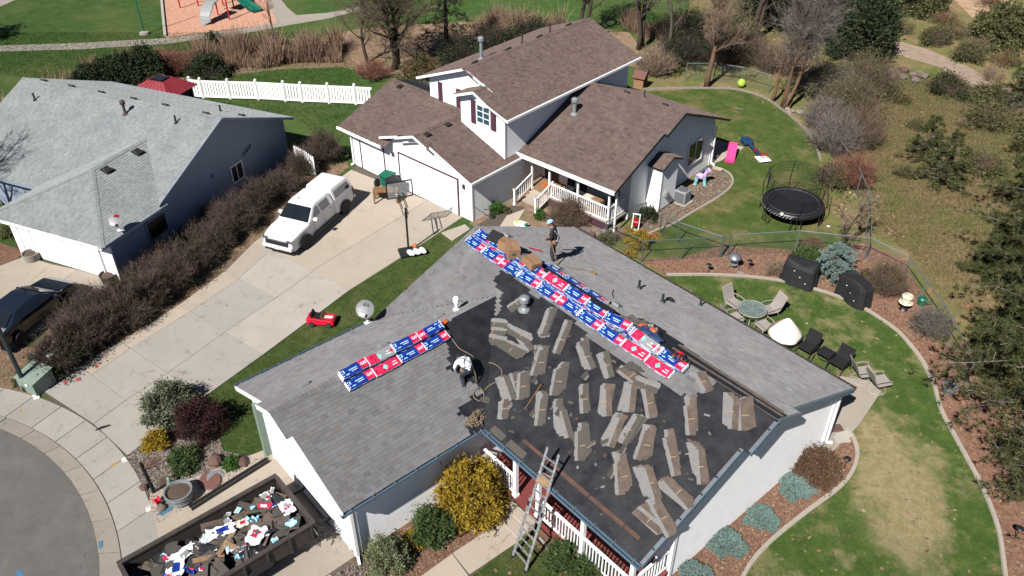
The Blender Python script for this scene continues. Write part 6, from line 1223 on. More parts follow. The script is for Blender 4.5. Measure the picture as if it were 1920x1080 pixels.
# ================================================================ fences
def chain_fence(name, pts, h, label, m='fence_wire', mesh='chain_mesh', gap=2.4, green=False):
    e = empty(name, (*pts[0], 0), 0, label, 'fence'); o0 = Vector((*pts[0], 0)); fm = 'fence_green' if green else m
    for i, (a, b_) in enumerate(zip(pts, pts[1:])):
        A, B = Vector((*a, 0))-o0, Vector((*b_, 0))-o0; up = Vector((0, 0, h)); d = B-A; n = max(1, round(d.length/gap))
        MB().tube([A+up, B+up], .026, 6).build('top_rail', fm, e); MB().tube([A+Vector((0, 0, .06)), B+Vector((0, 0, .06))], .006, 4).build('tension_wire', fm, e)
        for k in range(n+(1 if i == len(pts)-2 else 0)): c = A+d*k/n; MB().tube([c, c+up+Vector((0, 0, .05))], .032, 6).build('post', fm, e)
        # woven wire: real crossing strands
        L = d.length; dn = d/L; V = []; st = .12; w = .0035
        for sg in (1, -1):
            x = -h
            while x < L+h:
                x0, z0, x1, z1 = (x, 0, x+h, h) if sg > 0 else (x, h, x+h, 0)
                if x1 > 0 and x0 < L:
                    t0 = max(0, -x0/h); t1 = min(1, (L-x0)/h); a_ = Vector((0, 0, z0+(z1-z0)*t0))+A+dn*(x0+h*t0); b2 = Vector((0, 0, z0+(z1-z0)*t1))+A+dn*(x0+h*t1); q = Vector((0, 0, w))
                    V += [tuple(a_-q), tuple(b2-q), tuple(b2+q), tuple(a_+q)]
                x += st
        if V: fast('wire_mesh', V, 4, fm, e)
    return e
chain_fence('chain_link_fence', [(-15.78,8.94), (-13.41,8.97), (-11.16,12.14), (-11,12.47)], 1.15, 'green chain link fence crossing behind the yellow shrub towards the grill', green=True)
chain_fence('chain_link_fence', [(-11,12.47), (-9.11,15.22), (-6.54,17.22), (-4.55,17.1), (-1.76,14.76), (0.68,12.23)], 1.2, 'grey chain link fence behind the blue spruce and covered grills')
chain_fence('chain_link_fence', [(-6.54,17.22), (-8.79,21.09), (-11.56,24.06), (-13.58,25.68)], 1.2, 'chain link fence running away up the slope past the trampoline')
chain_fence('chain_link_fence', [(-26.46,27.97), (-25.17,29.46), (-23.45,30.3), (-21.42,30.56)], 1.2, 'chain link fence at the far back of the neighbouring lawn')
chain_fence('chain_link_fence', [(-14.51,11.54), (-13.36,11.53), (-11.2,12.1)], 1.15, 'open chain link gate section with pale frame beside the hose reel', green=True)
chain_fence('chain_link_fence', [(-15.88,11.27), (-15.77,11.79)], 1.1, 'short chain link panel against the chimney wall', green=True)
# white vinyl fence, one picket at a time
vp = [(-46,0.83), (-45.37,1.3), (-44.03,2.59), (-42.74,3.94), (-41.33,5.18), (-40.45,5.95), (-39.15,7.19), (-37.86,8.42), (-36.99,9.17)]
vf = empty('vinyl_fence', (*vp[0], 0), 0, 'long curved white vinyl picket fence behind the grey house', 'fence'); o0 = Vector((*vp[0], 0)); hv = 1.25
for i, (a, b_) in enumerate(zip(vp, vp[1:])):
    A, B = Vector((*a, 0))-o0, Vector((*b_, 0))-o0; d = B-A; n = max(3, int(d.length/.17))
    mb = MB(); mb.bx((A.x-.07, A.y-.07, 0), (A.x+.07, A.y+.07, hv+.12)); mb.lathe((A.x, A.y, hv+.12), [(.11, 0), (.11, .03), (0, .1)], 4); mb.build('fence_post', 'trim_white', vf)
    for z in (.15, hv-.08): MB().bar(A+Vector((0, 0, z)), B+Vector((0, 0, z)), .05, .14).build('fence_rail', 'trim_white', vf)
    for k in range(1, n): c = A+d*k/n; q = d.normalized()*.055; MB().bar((c.x, c.y, .2), (c.x, c.y, hv-.12), .135, .02, up=(-d.y, d.x, 0)).build('picket', 'trim_white', vf)
v2 = [(-32.11,1), (-30.93,1.42)]; vg = empty('vinyl_gate', (*v2[0], 0), 0, 'short arched white vinyl fence panel behind the hedge and truck', 'fence'); A = Vector((0, 0, 0)); B = Vector((*v2[1], 0))-Vector((*v2[0], 0)); n = 9
for k in range(n+1): c = A+B*k/n; MB().bar((c.x, c.y, .1), (c.x, c.y, 1.25+.35*math.cos((k/n)*1.5)), .1, .03, up=(-B.y, B.x, 0)).build('picket', 'trim_white', vg)
MB().bar(A+Vector((0, 0, .25)), B+Vector((0, 0, .25)), .05, .12).build('fence_rail', 'trim_white', vg)

# ================================================================ park: playground, red gazebo
gz = empty('gazebo', (-43.5, -1.7, 0), 28, 'red metal roofed gazebo with a dark roof vent beside the white fence', 'gazebo')
for sx in (-1, 1):
    for sy in (-1, 1): MB().bx((sx*1.25-.06, sy*1.05-.06, 0), (sx*1.25+.06, sy*1.05+.06, 2.1)).build('post', 'black_metal', gz)
ro = [(-1.6, -1.35, 2.1), (1.6, -1.35, 2.1), (1.6, 1.35, 2.1), (-1.6, 1.35, 2.1)]; ri = [(-.55, -.45, 2.75), (.55, -.45, 2.75), (.55, .45, 2.75), (-.55, .45, 2.75)]
for k in range(4): 
    a, b_, c, d = Vector(ro[k]), Vector(ro[(k+1) % 4]), Vector(ri[(k+1) % 4]), Vector(ri[k]); MB().poly3([a, b_, c, d], (b_-a).cross(c-a), .03).build('roof_panel', 'shed_red', gz)
    for q in range(1, 7): t = q/7; MB().bar(a+(b_-a)*t+Vector((0, 0, .015)), d+(c-d)*t+Vector((0, 0, .015)), .03, .03).build('seam', 'shed_red', gz)
MB().bx((-.42, -.34, 2.76), (.42, .34, 2.80)).build('roof_vent', 'dark_glass', gz); MB().bx((1.15, -1.0, .05), (1.2, 1.0, 2.05)).build('side_curtain', 'black_cloth', gz)
pg = empty('playground_set', (-59.42,8.61), 25, 'playground set with red posts, grey climbing wall and green slide', 'play set')
def pgw(P, z=0): return (chain(pg).inverted() @ Vector((*P, z)))
A = pgw((-59.37,7.67)); B = pgw((-65.12,10.59)); 
mb = MB(); rings = []
for k in range(9):
    t = k/8; c = A+(B-A)*0+Vector((0, 0, 0)); zz = 1.55*math.sin(t*math.pi/2); off = (pgw((-60.54,9.36))-A)*(1-math.cos(t*math.pi/2)); p_ = A+off+Vector((0, 0, zz)); w_ = .45+.05*math.sin(k*2); sdv = Vector((-off.y, off.x, 0)).normalized() if off.length > .01 else Vector((0, 1, 0)); rings.append([p_-sdv*w_, p_+sdv*w_, p_+sdv*w_+Vector((.05, .02, -.08)), p_-sdv*w_+Vector((.05, .02, -.08))])
mb.loft(rings); mb.build('climbing_wall', 'wrap_grey', pg)
pts = [pgw((-63.45,12.07), .0), pgw((-61.46,11.7)), pgw((-60.23,11.83)), pgw((-59.31,12.25))]; zs_ = [1.5, 1.0, .5, .15]; rings = []
for p_, z_ in zip(pts, zs_):
    d = (pts[-1]-pts[0]).normalized(); q = Vector((-d.y, d.x, 0)); rings.append([Vector((p_.x, p_.y, z_))+q*a+Vector((0, 0, b_)) for a, b_ in ((-.4, .22), (-.34, .02), (.34, .02), (.4, .22), (.44, .2), (.38, -.08), (-.38, -.08), (-.44, .2))])
mb = MB(); mb.loft(rings); mb.build('slide', 'green_plastic', pg)
for P, h_ in (((-60.83,9.44), 2.6), ((-59.21,9.67), 2.6), ((-63.22,10.98), 2.6), ((-62.08,11.42), 2.6), ((-64.64,7.8), 2.0), ((-64.18,9.2), 2.0)): q = pgw(P); MB().tube([q, q+Vector((0, 0, h_))], .06, 8).build('post', 'red_plastic', pg)
a, b_ = pgw((-64.64,7.8)), pgw((-64.18,9.2)); MB().tube([a+Vector((0, 0, 2)), b_+Vector((0, 0, 2))], .05, 6).build('top_bar', 'red_plastic', pg); q = pgw((-61.17,10.31)); MB().box(q+Vector((0, 0, 1.5)), (1.2, 1.2, .06)).build('platform', 'plum', pg)
for k in range(5): MB().tube([pgw((-58.85,9.27), .25+.25*k), pgw((-59.03,9.67), .25+.25*k)], .03, 5).build('rung', 'blue_plastic', pg)
tl = empty('park_lamp', (-60.22,3.04), 0, 'thin teal pole with a pale base on the park lawn', 'lamp post'); MB().tube([(0, 0, 0), (0, 0, 5.2)], [.06, .045], 8).build('pole', 'green_plastic', tl); MB().lathe((0, 0, 0), [(.38, 0), (.34, .16), (.2, .22), (.1, .25)], 12).build('base', 'concrete', tl)

# ================================================================ driveway clutter
hp = empty('basketball_hoop', (-21.35, 1.02, 0), 0, 'portable basketball hoop with clear backboard beside the driveway', 'basketball hoop')
hd = Vector((-.93, .37, 0)); hs = Vector((-.37, -.93, 0))     # towards the driveway, and along the board
tpz = Vector((0, 0, 2.55))-hd*.15; MB().tube([(0, 0, .15), tpz], .05, 8).build('pole', 'black_metal', hp)
bc = hd*.95+Vector((0, 0, 2.95))
for sg in (-.12, .12): MB().bar(tpz+hs*sg, bc+hs*sg-Vector((0, 0, .2)), .035).build('arm', 'black_metal', hp); MB().bar(tpz+hs*sg-Vector((0, 0, .35)), bc+hs*sg-Vector((0, 0, .45)), .035).build('arm', 'black_metal', hp)
for sg in (-1, 1): MB().bar(bc+hs*.62*sg-Vector((0, 0, .42)), bc+hs*.62*sg+Vector((0, 0, .42)), .05, .04, up=hd).build('backboard_frame', 'black_metal', hp); MB().bar(bc-hs*.6+Vector((0, 0, .42*sg)), bc+hs*.6+Vector((0, 0, .42*sg)), .04, .05).build('backboard_frame', 'black_metal', hp)
MB().bar(bc-hs*.6, bc+hs*.6, .015, .82).build('backboard', 'clear_acrylic', hp)
for sg in (-1, 1): MB().bar(bc+hd*.02+hs*.28*sg-Vector((0, 0, .35)), bc+hd*.02+hs*.28*sg+Vector((0, 0, .1)), .03, .02, up=hd).build('target_square', 'black_metal', hp)
rc = bc+hd*.28-Vector((0, 0, .3)); MB().tube([rc+Vector((.23*math.cos(a), .23*math.sin(a), 0)) for a in [i*.4 for i in range(17)]], .012, 6).build('rim', 'tail_red', hp)
MB().box(Vector((0, 0, .1))-hd*.15, (.75, 1.0, .18), (0, 0, math.atan2(hd.y, hd.x))).build('base', 'black_plastic', hp, bevel=.06)
MB().lathe(tpz-Vector((0, 0, .55)), [(.07, 0), (.08, .3)], 8).build('crank', 'black_metal', hp)
for k, sg in enumerate((-1, 0, 1)): o = blob('sand_bag', (-20.95+.1*k, 1.25+.28*sg-.1, .22), .22, 'white_plastic', 'white sand bag draped on the hoop base, %s' % ('nearest the grass', 'in the middle', 'nearest the driveway')[k], 'sandbag', k, (1.2, .6, .55), amp=.1)
tag(MB().lathe((-21.05, 1.2, .42), [(.001, -.12)]+[(.12*math.sin(a), -.12*math.cos(a)) for a in np.linspace(.2, 2.9, 9)]+[(.001, .12)], 14).build('basketball', 'orange', smooth=True), 'orange basketball resting on the white sand bags', 'ball')
def bin_(P, rz, m, label):
    e = empty('wheelie_bin', P, rz, label, 'bin'); mb = MB(); mb.loft([[(-.24, -.26, .08), (.24, -.26, .08), (.24, .26, .08), (-.24, .26, .08)], [(-.3, -.34, 1.0), (.3, -.34, 1.0), (.3, .34, 1.0), (-.3, .34, 1.0)]]); mb.build('tub', m, e, bevel=.03)
    MB().box((.02, 0, 1.04), (.68, .74, .07), (0, .06, 0)).build('lid', m, e, bevel=.03); MB().tube([(-.36, -.28, .98), (-.36, .28, .98)], .018, 6).build('handle', 'black_plastic', e)
    for sg in (-1, 1): MB().lathe((-.26, sg*.28, .12), [(.12, -.04), (.12, .04)], 12, axis=(0, 1, 0)).build('wheel', 'rubber', e)
    return e
bin_((-26.95, 3.65, 0), -70, 'green_plastic', 'green wheelie bin between the two garage doors'); bin_((-26.25, 3.55, 0), -80, 'black_plastic', 'black wheelie bin beside the green one')
dk = empty('wooden_desk', (-26.07,2.9), 52, 'orange wooden desk standing on the driveway by the bins', 'desk')
MB().box((0, 0, .74), (1.3, .6, .04)).build('top', 'wood', dk); MB().box((.55, 0, .42), (.04, .56, .6)).build('side_panel', 'wood', dk); MB().box((0, .26, .45), (1.1, .03, .5)).build('back_panel', 'wood', dk)
for sx in (-1, 1):
    for sy in (-1, 1): MB().box((sx*.6, sy*.26, .36), (.07, .07, .72)).build('leg', 'wood', dk)
tag(MB().lathe((*(-26.4,3.4), .76), [(.12, 0), (.16, .26), (.145, .26), (.11, .03)], 14).build('bucket', 'clear_glass'), 'clear plastic tub on the wooden desk', 'tub'); tag(MB().lathe((*(-27.75,3.43), .25), [(.2, -.06), (.26, 0), (.2, .06), (.1, .06)], 14, axis=(1, .3, .2)).build('spare_tyre', 'rubber'), 'small dark tyre leaning beside the green bin', 'tyre')
sb2 = empty('seed_bag', (-19.5,6.69), 20, 'yellow green and white garden product bag lying by the path', 'bag'); blob('sack', (0, 0, .14), .34, 'trim_white', None, None, 7, (1.1, .7, .45), par=sb2); blob('print', (-.2, .02, .18), .2, 'tennis', None, None, 8, (.8, .8, .5), par=sb2); blob('print', (.2, .0, .17), .2, 'green_plastic', None, None, 9, (.8, .8, .5), par=sb2)
wb = empty('garden_hand_cart', (-21.31,5.61), 30, 'thin metal hand cart leaning at the garage side wall', 'cart'); MB().tube([(-.5, -.3, 1.0), (.0, 0, .45), (.4, .2, .1)], .02, 6).build('handle', 'steel_grey', wb); MB().tube([(.0, .2, .5), (.3, .35, .5), (.42, .3, .08)], .02, 6).build('frame', 'black_metal', wb); MB().lathe((.4, .25, .14), [(.14, -.03), (.14, .03)], 12, axis=(0, 1, 0)).build('wheel', 'rubber', wb)

# ================================================================ corner: utility boxes, lamp post, bed ornaments
ub = empty('transformer_box', (-23.05, -15.45, 0), 22, 'pale green electrical transformer box beside the pavement', 'utility box')
mb = MB(); mb.loft([[(-.5, -.45, 0), (.5, -.45, 0), (.5, .45, 0), (-.5, .45, 0)], [(-.5, -.45, .62), (.5, -.45, .62), (.5, .45, .78), (-.5, .45, .78)]]); mb.build('cabinet', 'utility_green', ub, bevel=.015); mb = MB(); mb.poly3([(-.54, -.5, .63), (.54, -.5, .63), (.54, .49, .81), (-.54, .49, .81)], (0, -.17, 1), .03); mb.build('lid', 'utility_green', ub); MB().box((.1, -.463, .45), (.12, .02, .08)).build('sticker', 'white_plastic', ub); MB().box((.3, .0, .735), (.05, .05, .03)).build('lock', 'black_metal', ub)
pb = empty('cable_pedestal', (-23.44,-14.63), 20, 'narrow green cable pedestal with a pale cap near the hedge', 'utility box'); MB().box((0, 0, .45), (.24, .26, .9)).build('post', 'utility_green', pb, bevel=.02); MB().box((0, 0, .93), (.3, .32, .1)).build('cap', 'siding_greige', pb, bevel=.03)
pb = empty('cable_pedestal', (-24.16,-15.23), 10, 'small round dark green cable pedestal behind the transformer box', 'utility box'); MB().lathe((0, 0, 0), [(.1, 0), (.1, .62), (.12, .62), (.12, .72), (0, .75)], 12).build('post', 'pipe_green', pb)
lp = empty('street_lamp', (-23.14,-15.85), 0, 'tall dark street lamp post at the left edge', 'lamp post'); MB().tube([(0, 0, 0), (0, 0, 6.5)], [.09, .06], 10).build('pole', 'pipe_green', lp); MB().lathe((0, 0, 0), [(.16, 0), (.15, .25), (.1, .3)], 10).build('base', 'pipe_green', lp); MB().lathe((0, 0, 6.5), [(.08, 0), (.22, .15), (.2, .5), (0, .65)], 10).build('lantern', 'black_metal', lp)
tag(sheet('painted_shadow', [(-19.14,-14.61),(-19.18,-14.37),(-19.08,-14.09),(-18.99,-14.06),(-19.02,-14.31),(-19.08,-14.59)], .042, 'rubber', kind=None), 'dark curved shadow painted on the driveway apron', 'strip')  # flat dark sheet painted as a cast shadow; nothing in view casts it
bp = empty('barrel_planter', (-13.95,-13.51), 0, 'grey half barrel planter filled with soil in the gravel bed', 'planter'); MB().lathe((0, 0, 0), [(.36, 0), (.46, .5), (.47, .52), (.42, .52), (.40, .42)], 20).build('tub', 'galvanised', bp, smooth=False); MB().lathe((0, 0, .42), [(.41, 0), (.2, .04), (0, .05)], 16).build('soil_fill', 'soil', bp)
for z in (.14, .4): MB().lathe((0, 0, z), [(.40+z*.17, -.02), (.405+z*.17, .02)], 20).build('hoop', 'steel_grey', bp)
tag(MB().lathe((*(-14.07,-12.41), .08), [(.0, .03), (.42, .02), (.45, -.02), (.4, -.05)], 22, sy=.8).build('stepping_stone', 'terracotta'), 'round reddish stepping stone in the gravel bed', 'stone'); tag(MB().lathe((*(-14.08,-12.21), .05), [(.3, 0), (.3, .03), (.26, .03)], 16, axis=(.2, .1, 1)).build('metal_ring', 'galvanised'), 'grey ring tucked behind the round stepping stone', 'ring')
rp = empty('hose_reel_pump', (-14.29,-14.14), 30, 'red watering reel with dark pipe beside the barrel planter', 'hose reel'); MB().lathe((0, 0, .16), [(.05, -.1), (.17, -.1), (.17, -.06), (.1, -.05), (.1, .05), (.17, .06), (.17, .1), (.05, .1)], 14, axis=(.4, 1, .2)).build('reel', 'red_plastic', rp); MB().tube([(.1, 0, .2), (.5, .2, .25)], .05, 8).build('pipe', 'black_plastic', rp)
tag(MB().lathe((*(-14.81,-13.52), 0), [(.08, 0), (.12, .12), (.05, .3), (.07, .38), (0, .42)], 12).build('ornament', 'utility_green', smooth=True), 'small pale green garden ornament on the planter rim', 'ornament')
for a, b_, lab in (((-16.47,-13.96), (-14.83,-14.11), 'dark metal edging bar pointing at the red reel'), ((-14.83,-14.11), (-14.95,-13.5), 'dark metal edging bar ending at the barrel planter')): tag(MB().bar((*a, .05), (*b_, .05), .06, .08).build('edging_bar', 'black_metal'), lab, 'bar')
for off, lab in ((0, 'upper black steel rail lying beside the trailer'), (.16, 'lower black steel rail lying beside the trailer')):
    a, b_ = Vector((-13.44,-13.43)), Vector((-13.7,-10.46)); q = (b_-a).normalized(); q = Vector((q.y, -q.x))*off; tag(MB().bar((*(a+q), .08), (*(b_+q), .08), .07, .09).build('steel_rail', 'black_metal'), lab, 'rail')
def rock(P, r, m, seed, label, group=None, sq=(1, .8, .6)):
    o = blob('rock', (P[0], P[1], r*sq[2]*.7), r, m, label, 'rock', seed, sq, 9, .13); 
    if group: o['group'] = group
    return o
rock((-14.75,-11.9), .3, 'rock_red', 1, 'large dark red boulder in front of the green sprout'); rock((-14.09,-11.21), .24, 'rock_red', 2, 'dark red rock right of the green sprout'); rock((-15.27,-14.27), .17, 'rock_red', 3, 'small dark red rock on the pavement edge'); rock((-14.01,-14.16), .2, 'rock', 4, 'brown rock between the red reel and blue paint')
rg = random.Random(9)
for k in range(34):
    t = k/33; a, b_ = Vector((-17.19,8.21)), Vector((-15.38,9.93)); p_ = a+(b_-a)*t+Vector((rg.uniform(-.3, .3), rg.uniform(-.15, .55))); rock(p_, rg.uniform(.14, .26), rg.choice(['rock', 'rock_red', 'rock']), 20+k, 'rounded brown boulder in the retaining row below the porch skirt', 'boulders below the porch')
for k in range(12): p_ = Vector((-18.18,29.08))+Vector((rg.uniform(-.8, .8), rg.uniform(-.5, .5))); rock(p_, rg.uniform(.12, .24), 'rock_pale', 60+k, 'pale stone in the small heap at the far lawn corner', 'stones heaped at the lawn corner')
for k in range(26): p_ = Vector((-17.93,40.09))+Vector((rg.uniform(-2.2, 2.2), rg.uniform(-1.3, 1.3))); rock(p_, rg.uniform(.15, .38), rg.choice(['rock', 'rock', 'rock_red']), 80+k, 'weathered grey rock of the outcrop below the dirt path', 'rocks of the outcrop')
for k in range(10): p_ = Vector((-26.07,37.1))+Vector((rg.uniform(-2.5, 2.5), rg.uniform(-1, 1))); rock(p_, rg.uniform(.2, .4), 'rock', 120+k, 'pale rock among the shrubs behind the chain link fence', 'rocks behind the far fence')
for P, m, lab in (((-1.33,6.15), 'rock_red', 'reddish flat paving stone by the patio corner'), ((-0.92,6.09), 'concrete', 'pale flat paving stone by the patio corner'), ((-0.87,5.86), 'concrete', 'second pale paving stone leaning on the first'), ((-16.79,19.14), 'concrete_warm', 'pink splash block under the far downspout')): o = MB().box((0, 0, 0), (.55, .32, .08)).build('paving_stone', m, bevel=.02); o.location = (*P, .06); o.rotation_euler = (.05, .06, len(lab)); tag(o, lab, 'stone')

# ================================================================ patio furniture
def sling_chair(P, rz, label, m='mesh_taupe', fm='beige_metal', rocker=False):
    e = empty('patio_chair', P, rz, label, 'chair')
    rings = []
    for x, z in ((.42, .46), (.25, .43), (-.12, .40), (-.22, .46), (-.36, .75), (-.48, 1.05), (-.52, 1.1)): rings.append([(x, -.27, z), (x, .27, z), (x-.01, .27, z-.02), (x-.01, -.27, z-.02)])
    mb = MB(); mb.loft(rings[:4]); mb.build('seat', m, e); mb = MB(); mb.loft(rings[3:]); mb.build('backrest', m, e)
    for sg in (-1, 1):
        MB().tube([(.42, sg*.29, .45), (.2, sg*.29, .42), (-.16, sg*.29, .4), (-.26, sg*.29, .5), (-.52, sg*.29, 1.1)], .016, 6).build('side_rail', fm, e); MB().tube([(-.3, sg*.3, .62), (.1, sg*.32, .66), (.34, sg*.31, .63), (.38, sg*.3, .45)], .018, 6).build('armrest', fm, e)
        if not rocker:
            MB().tube([(.36, sg*.29, .45), (.42, sg*.29, 0)], .016, 6).build('leg', fm, e); MB().tube([(-.12, sg*.29, .4), (-.38, sg*.29, 0)], .016, 6).build('leg', fm, e)
    if rocker:
        MB().tube([(.36*math.cos(a), .36*math.sin(a), .03) for a in [i*.45 for i in range(15)]], .02, 6).build('swivel_ring', fm, e); MB().tube([(0, 0, .03), (0, 0, .38)], .03, 8).build('stem', fm, e)
        for k in range(5): a = k*1.257; MB().tube([(0, 0, .05), (.36*math.cos(a), .36*math.sin(a), .03)], .015, 5).build('spoke', fm, e)
    return e
tb = empty('patio_table', (-7.26,9.05), 0, 'round glass topped patio table with pale ringed frame', 'table'); MB().lathe((0, 0, .70), [(0, 0), (.6, 0), (.6, .012), (0, .012)], 28).build('glass_top', 'clear_glass', tb); MB().tube([(.61*math.cos(a), .61*math.sin(a), .70) for a in [i*.2244 for i in range(29)]], .02, 6).build('rim', 'beige_metal', tb)
for k in range(4):
    a = k*math.pi/2+.5; MB().tube([(.5*math.cos(a), .5*math.sin(a), .68), (.25*math.cos(a), .25*math.sin(a), .35), (.45*math.cos(a), .45*math.sin(a), 0)], .018, 6).build('leg', 'beige_metal', tb); MB().tube([(.28*math.cos(a)+.25*math.cos(q), .28*math.sin(a)+.25*math.sin(q), .66) for q in [i*.5 for i in range(14)]], .012, 5).build('ring', 'beige_metal', tb)
tc_ = Vector((-7.26,9.05))
for (dx_, dy_, lab) in ((-1.0, .1, 'taupe sling chair left of the glass table'), (.35, .95, 'taupe sling chair behind the glass table on the lawn side'), (-.35, -.85, 'taupe sling chair between the glass table and the roof edge'), (.95, -.25, 'taupe sling chair right of the glass table')): sling_chair(tc_+Vector((dx_, dy_)), math.degrees(math.atan2(-dy_, -dx_)), lab)
sling_chair((-2.17,9.3), 55, 'taupe swivel rocker nearer the fire pit at the patio end', rocker=True); sling_chair((-1.47,9.28), 60, 'taupe swivel rocker at the very end of the patio', rocker=True)
fpit = empty('covered_fire_pit', (-5.5,8.96), 20, 'fire pit under a cream pointed fabric cover', 'fire pit'); mb = MB(); rings = []; 
for k, (r, z) in enumerate(((.64, .36), (.68, .45), (.62, .60), (.43, .86), (.2, 1.12), (.05, 1.26))): rings.append([(r*(1+.03*math.sin(6*a+k*.2))*math.cos(a), r*(1+.03*math.sin(6*a+k*.2))*math.sin(a), z) for a in [2*math.pi*i/24 for i in range(24)]])
mb.loft(rings); mb.build('cover', 'cover_cream', fpit, smooth=True); MB().lathe((0, 0, 0), [(.5, 0), (.5, .1), (.2, .14), (.2, .4), (.64, .44)], 16).build('bowl', 'black_metal', fpit)
for k in range(4): a = k*math.pi/2+.4; MB().tube([(.62*math.cos(a), .62*math.sin(a), 0), (.5*math.cos(a), .5*math.sin(a), .42)], .03, 6).build('leg', 'black_metal', fpit)
def mesh_bench(P, rz, label, back=True, w=.62, L=.6):
    e = empty('black_chair' if back else 'black_side_table', P, rz, label, 'chair' if back else 'table'); MB().box((0, 0, .43), (L, w, .02)).build('seat' if back else 'table_top', 'net_black', e)
    if back: MB().box((-L/2-.06, 0, .74), (.02, w, .6), (0, -.22, 0)).build('backrest', 'net_black', e)
    else: MB().tube([(.26*math.cos(a), .26*math.sin(a), .2) for a in [i*.45 for i in range(15)]], .014, 5).build('lower_ring', 'black_metal', e)
    for sg in (-1, 1):
        MB().tube([(L/2, sg*w/2, .43), (L/2+.12, sg*w/2, 0)], .016, 6).build('leg', 'black_metal', e); MB().tube([(-L/2, sg*w/2, .43), (-L/2-.12, sg*w/2, 0)], .016, 6).build('leg', 'black_metal', e)
        if back: MB().tube([(-L/2-.05, sg*w/2, .66), (.1, sg*(w/2+.02), .68), (L/2, sg*(w/2+.02), .62), (L/2+.02, sg*w/2, .42)], .016, 6).build('armrest', 'black_metal', e)
mesh_bench((-4.44,8.99), -90, 'black mesh patio chair nearest the covered fire pit'); mesh_bench((-3.74,9.25), -90, 'low black mesh table between two black chairs', False); mesh_bench((-3.06,9.14), -90, 'black mesh patio chair nearest the swivel rockers')

# ================================================================ grills, lights, bed objects
def grill_cover(P, rz, d, label, seed):
    e = empty('covered_grill', P, rz, label, 'grill'); L, W_, h_ = d; n = 28; rings = []; rgn = random.Random(seed)
    for j, (t, k) in enumerate(((0, 1.08), (.25, 1.04), (.55, 1.0), (.82, .98), (.95, .9), (1.0, .7))):
        ring = []
        for i in range(n):
            a = 2*math.pi*i/n; c_, s_ = math.cos(a), math.sin(a); q = (abs(c_)**5+abs(s_)**5)**(-1/5); f = 1+(.045*math.sin(7*a+seed)+.03*math.sin(13*a))*(1-t)
            ring.append((q*c_*L/2*k*f, q*s_*W_/2*k*f, h_*t*(1+.06*math.sin(a*2+seed)*(t > .9))))
        rings.append(ring)
    mb = MB(); mb.loft(rings); mb.build('cover', 'cover_black', e, smooth=False); 
    for k in range(3): MB().box((L*.3-.3*k, -W_/2*1.0, h_*(.3+.2*k)), (.05, .03, .03)).build('buckle', 'white_plastic', e)
grill_cover((-7.57,13.21), 10, (1.5, .95, 1.15), 'black fabric covered grill left of the blue spruce', 1); grill_cover((-5.26,13.89), -18, (1.6, .8, 1.1), 'black fabric covered grill right of the blue spruce', 4)
kb = empty('kettle_barbecue', (-10.21,11.8), 0, 'round grey kettle barbecue on thin legs by the fence', 'barbecue'); MB().lathe((0, 0, .62), [(.02, -.2), (.2, -.16), (.3, -.02), (.31, 0), (.3, .03), (.2, .15), (0, .2)], 18).build('kettle', 'steel_grey', kb, smooth=True)
for k in range(3): a = k*2.09; MB().tube([(.16*math.cos(a), .16*math.sin(a), .48), (.32*math.cos(a), .32*math.sin(a), 0)], .014, 6).build('leg', 'aluminium', kb)
MB().lathe((0, 0, .2), [(.14, 0), (.16, .03)], 12).build('ash_tray', 'aluminium', kb)
lt = empty('garden_lantern', (-3.35,14.91), 0, 'cream topped bird bath lantern in the bark bed', 'lantern'); MB().lathe((0, 0, 0), [(.2, 0), (.12, .1), (.1, .28), (.26, .34), (.3, .4)], 16).build('bowl', 'black_metal', lt); MB().lathe((0, 0, .4), [(.3, 0), (.2, .04), (.2, .22), (.25, .3), (.22, .36), (0, .37)], 16).build('lamp_top', 'cream', lt)
for P, lab in (((-0.09,4.75), 'black solar path light beside the rear gable bed'), ((-9.68,12.28), 'small black solar light left of the bare shrub'), ((-10.74,10.59), 'dark solar light at the left end of the bark bed'), ((5.12,6.28), 'small solar light in the bark at the lower right')):
    e = empty('solar_light', P, 0, lab, 'light'); MB().tube([(0, 0, 0), (0, 0, .4)], .016, 6).build('stake', 'black_metal', e); MB().lathe((0, 0, .36), [(.04, 0), (.06, .1), (.13, .11), (.1, .15), (0, .17)], 12).build('lamp_head', 'black_plastic', e)
tag(MB().lathe((*(-9.66,11.64), .04), [(.2, 0), (.18, .05), (0, .06)], 12).build('stepping_stone', 'rock_pale'), 'round pale stepping stone beside the kettle barbecue', 'stone')
gc = empty('watering_can', (-3.03,15.87), 0, 'green plastic watering can behind the lantern', 'watering can'); MB().lathe((0, 0, 0), [(.18, 0), (.2, .3), (.14, .36), (0, .36)], 12).build('body', 'green_plastic', gc); MB().tube([(.15, 0, .1), (.45, 0, .4)], .03, 6).build('spout', 'green_plastic', gc)
cp_ = empty('flower_pot', (0.46,11.28), 0, 'grey pot with white rim under the pine edge', 'pot'); MB().lathe((0, 0, 0), [(.2, 0), (.28, .3), (.3, .32), (.25, .32), (.2, .2)], 16).build('pot', 'galvanised', cp_); MB().lathe((0, 0, .2), [(.22, 0), (0, .03)], 12).build('soil_fill', 'soil', cp_)

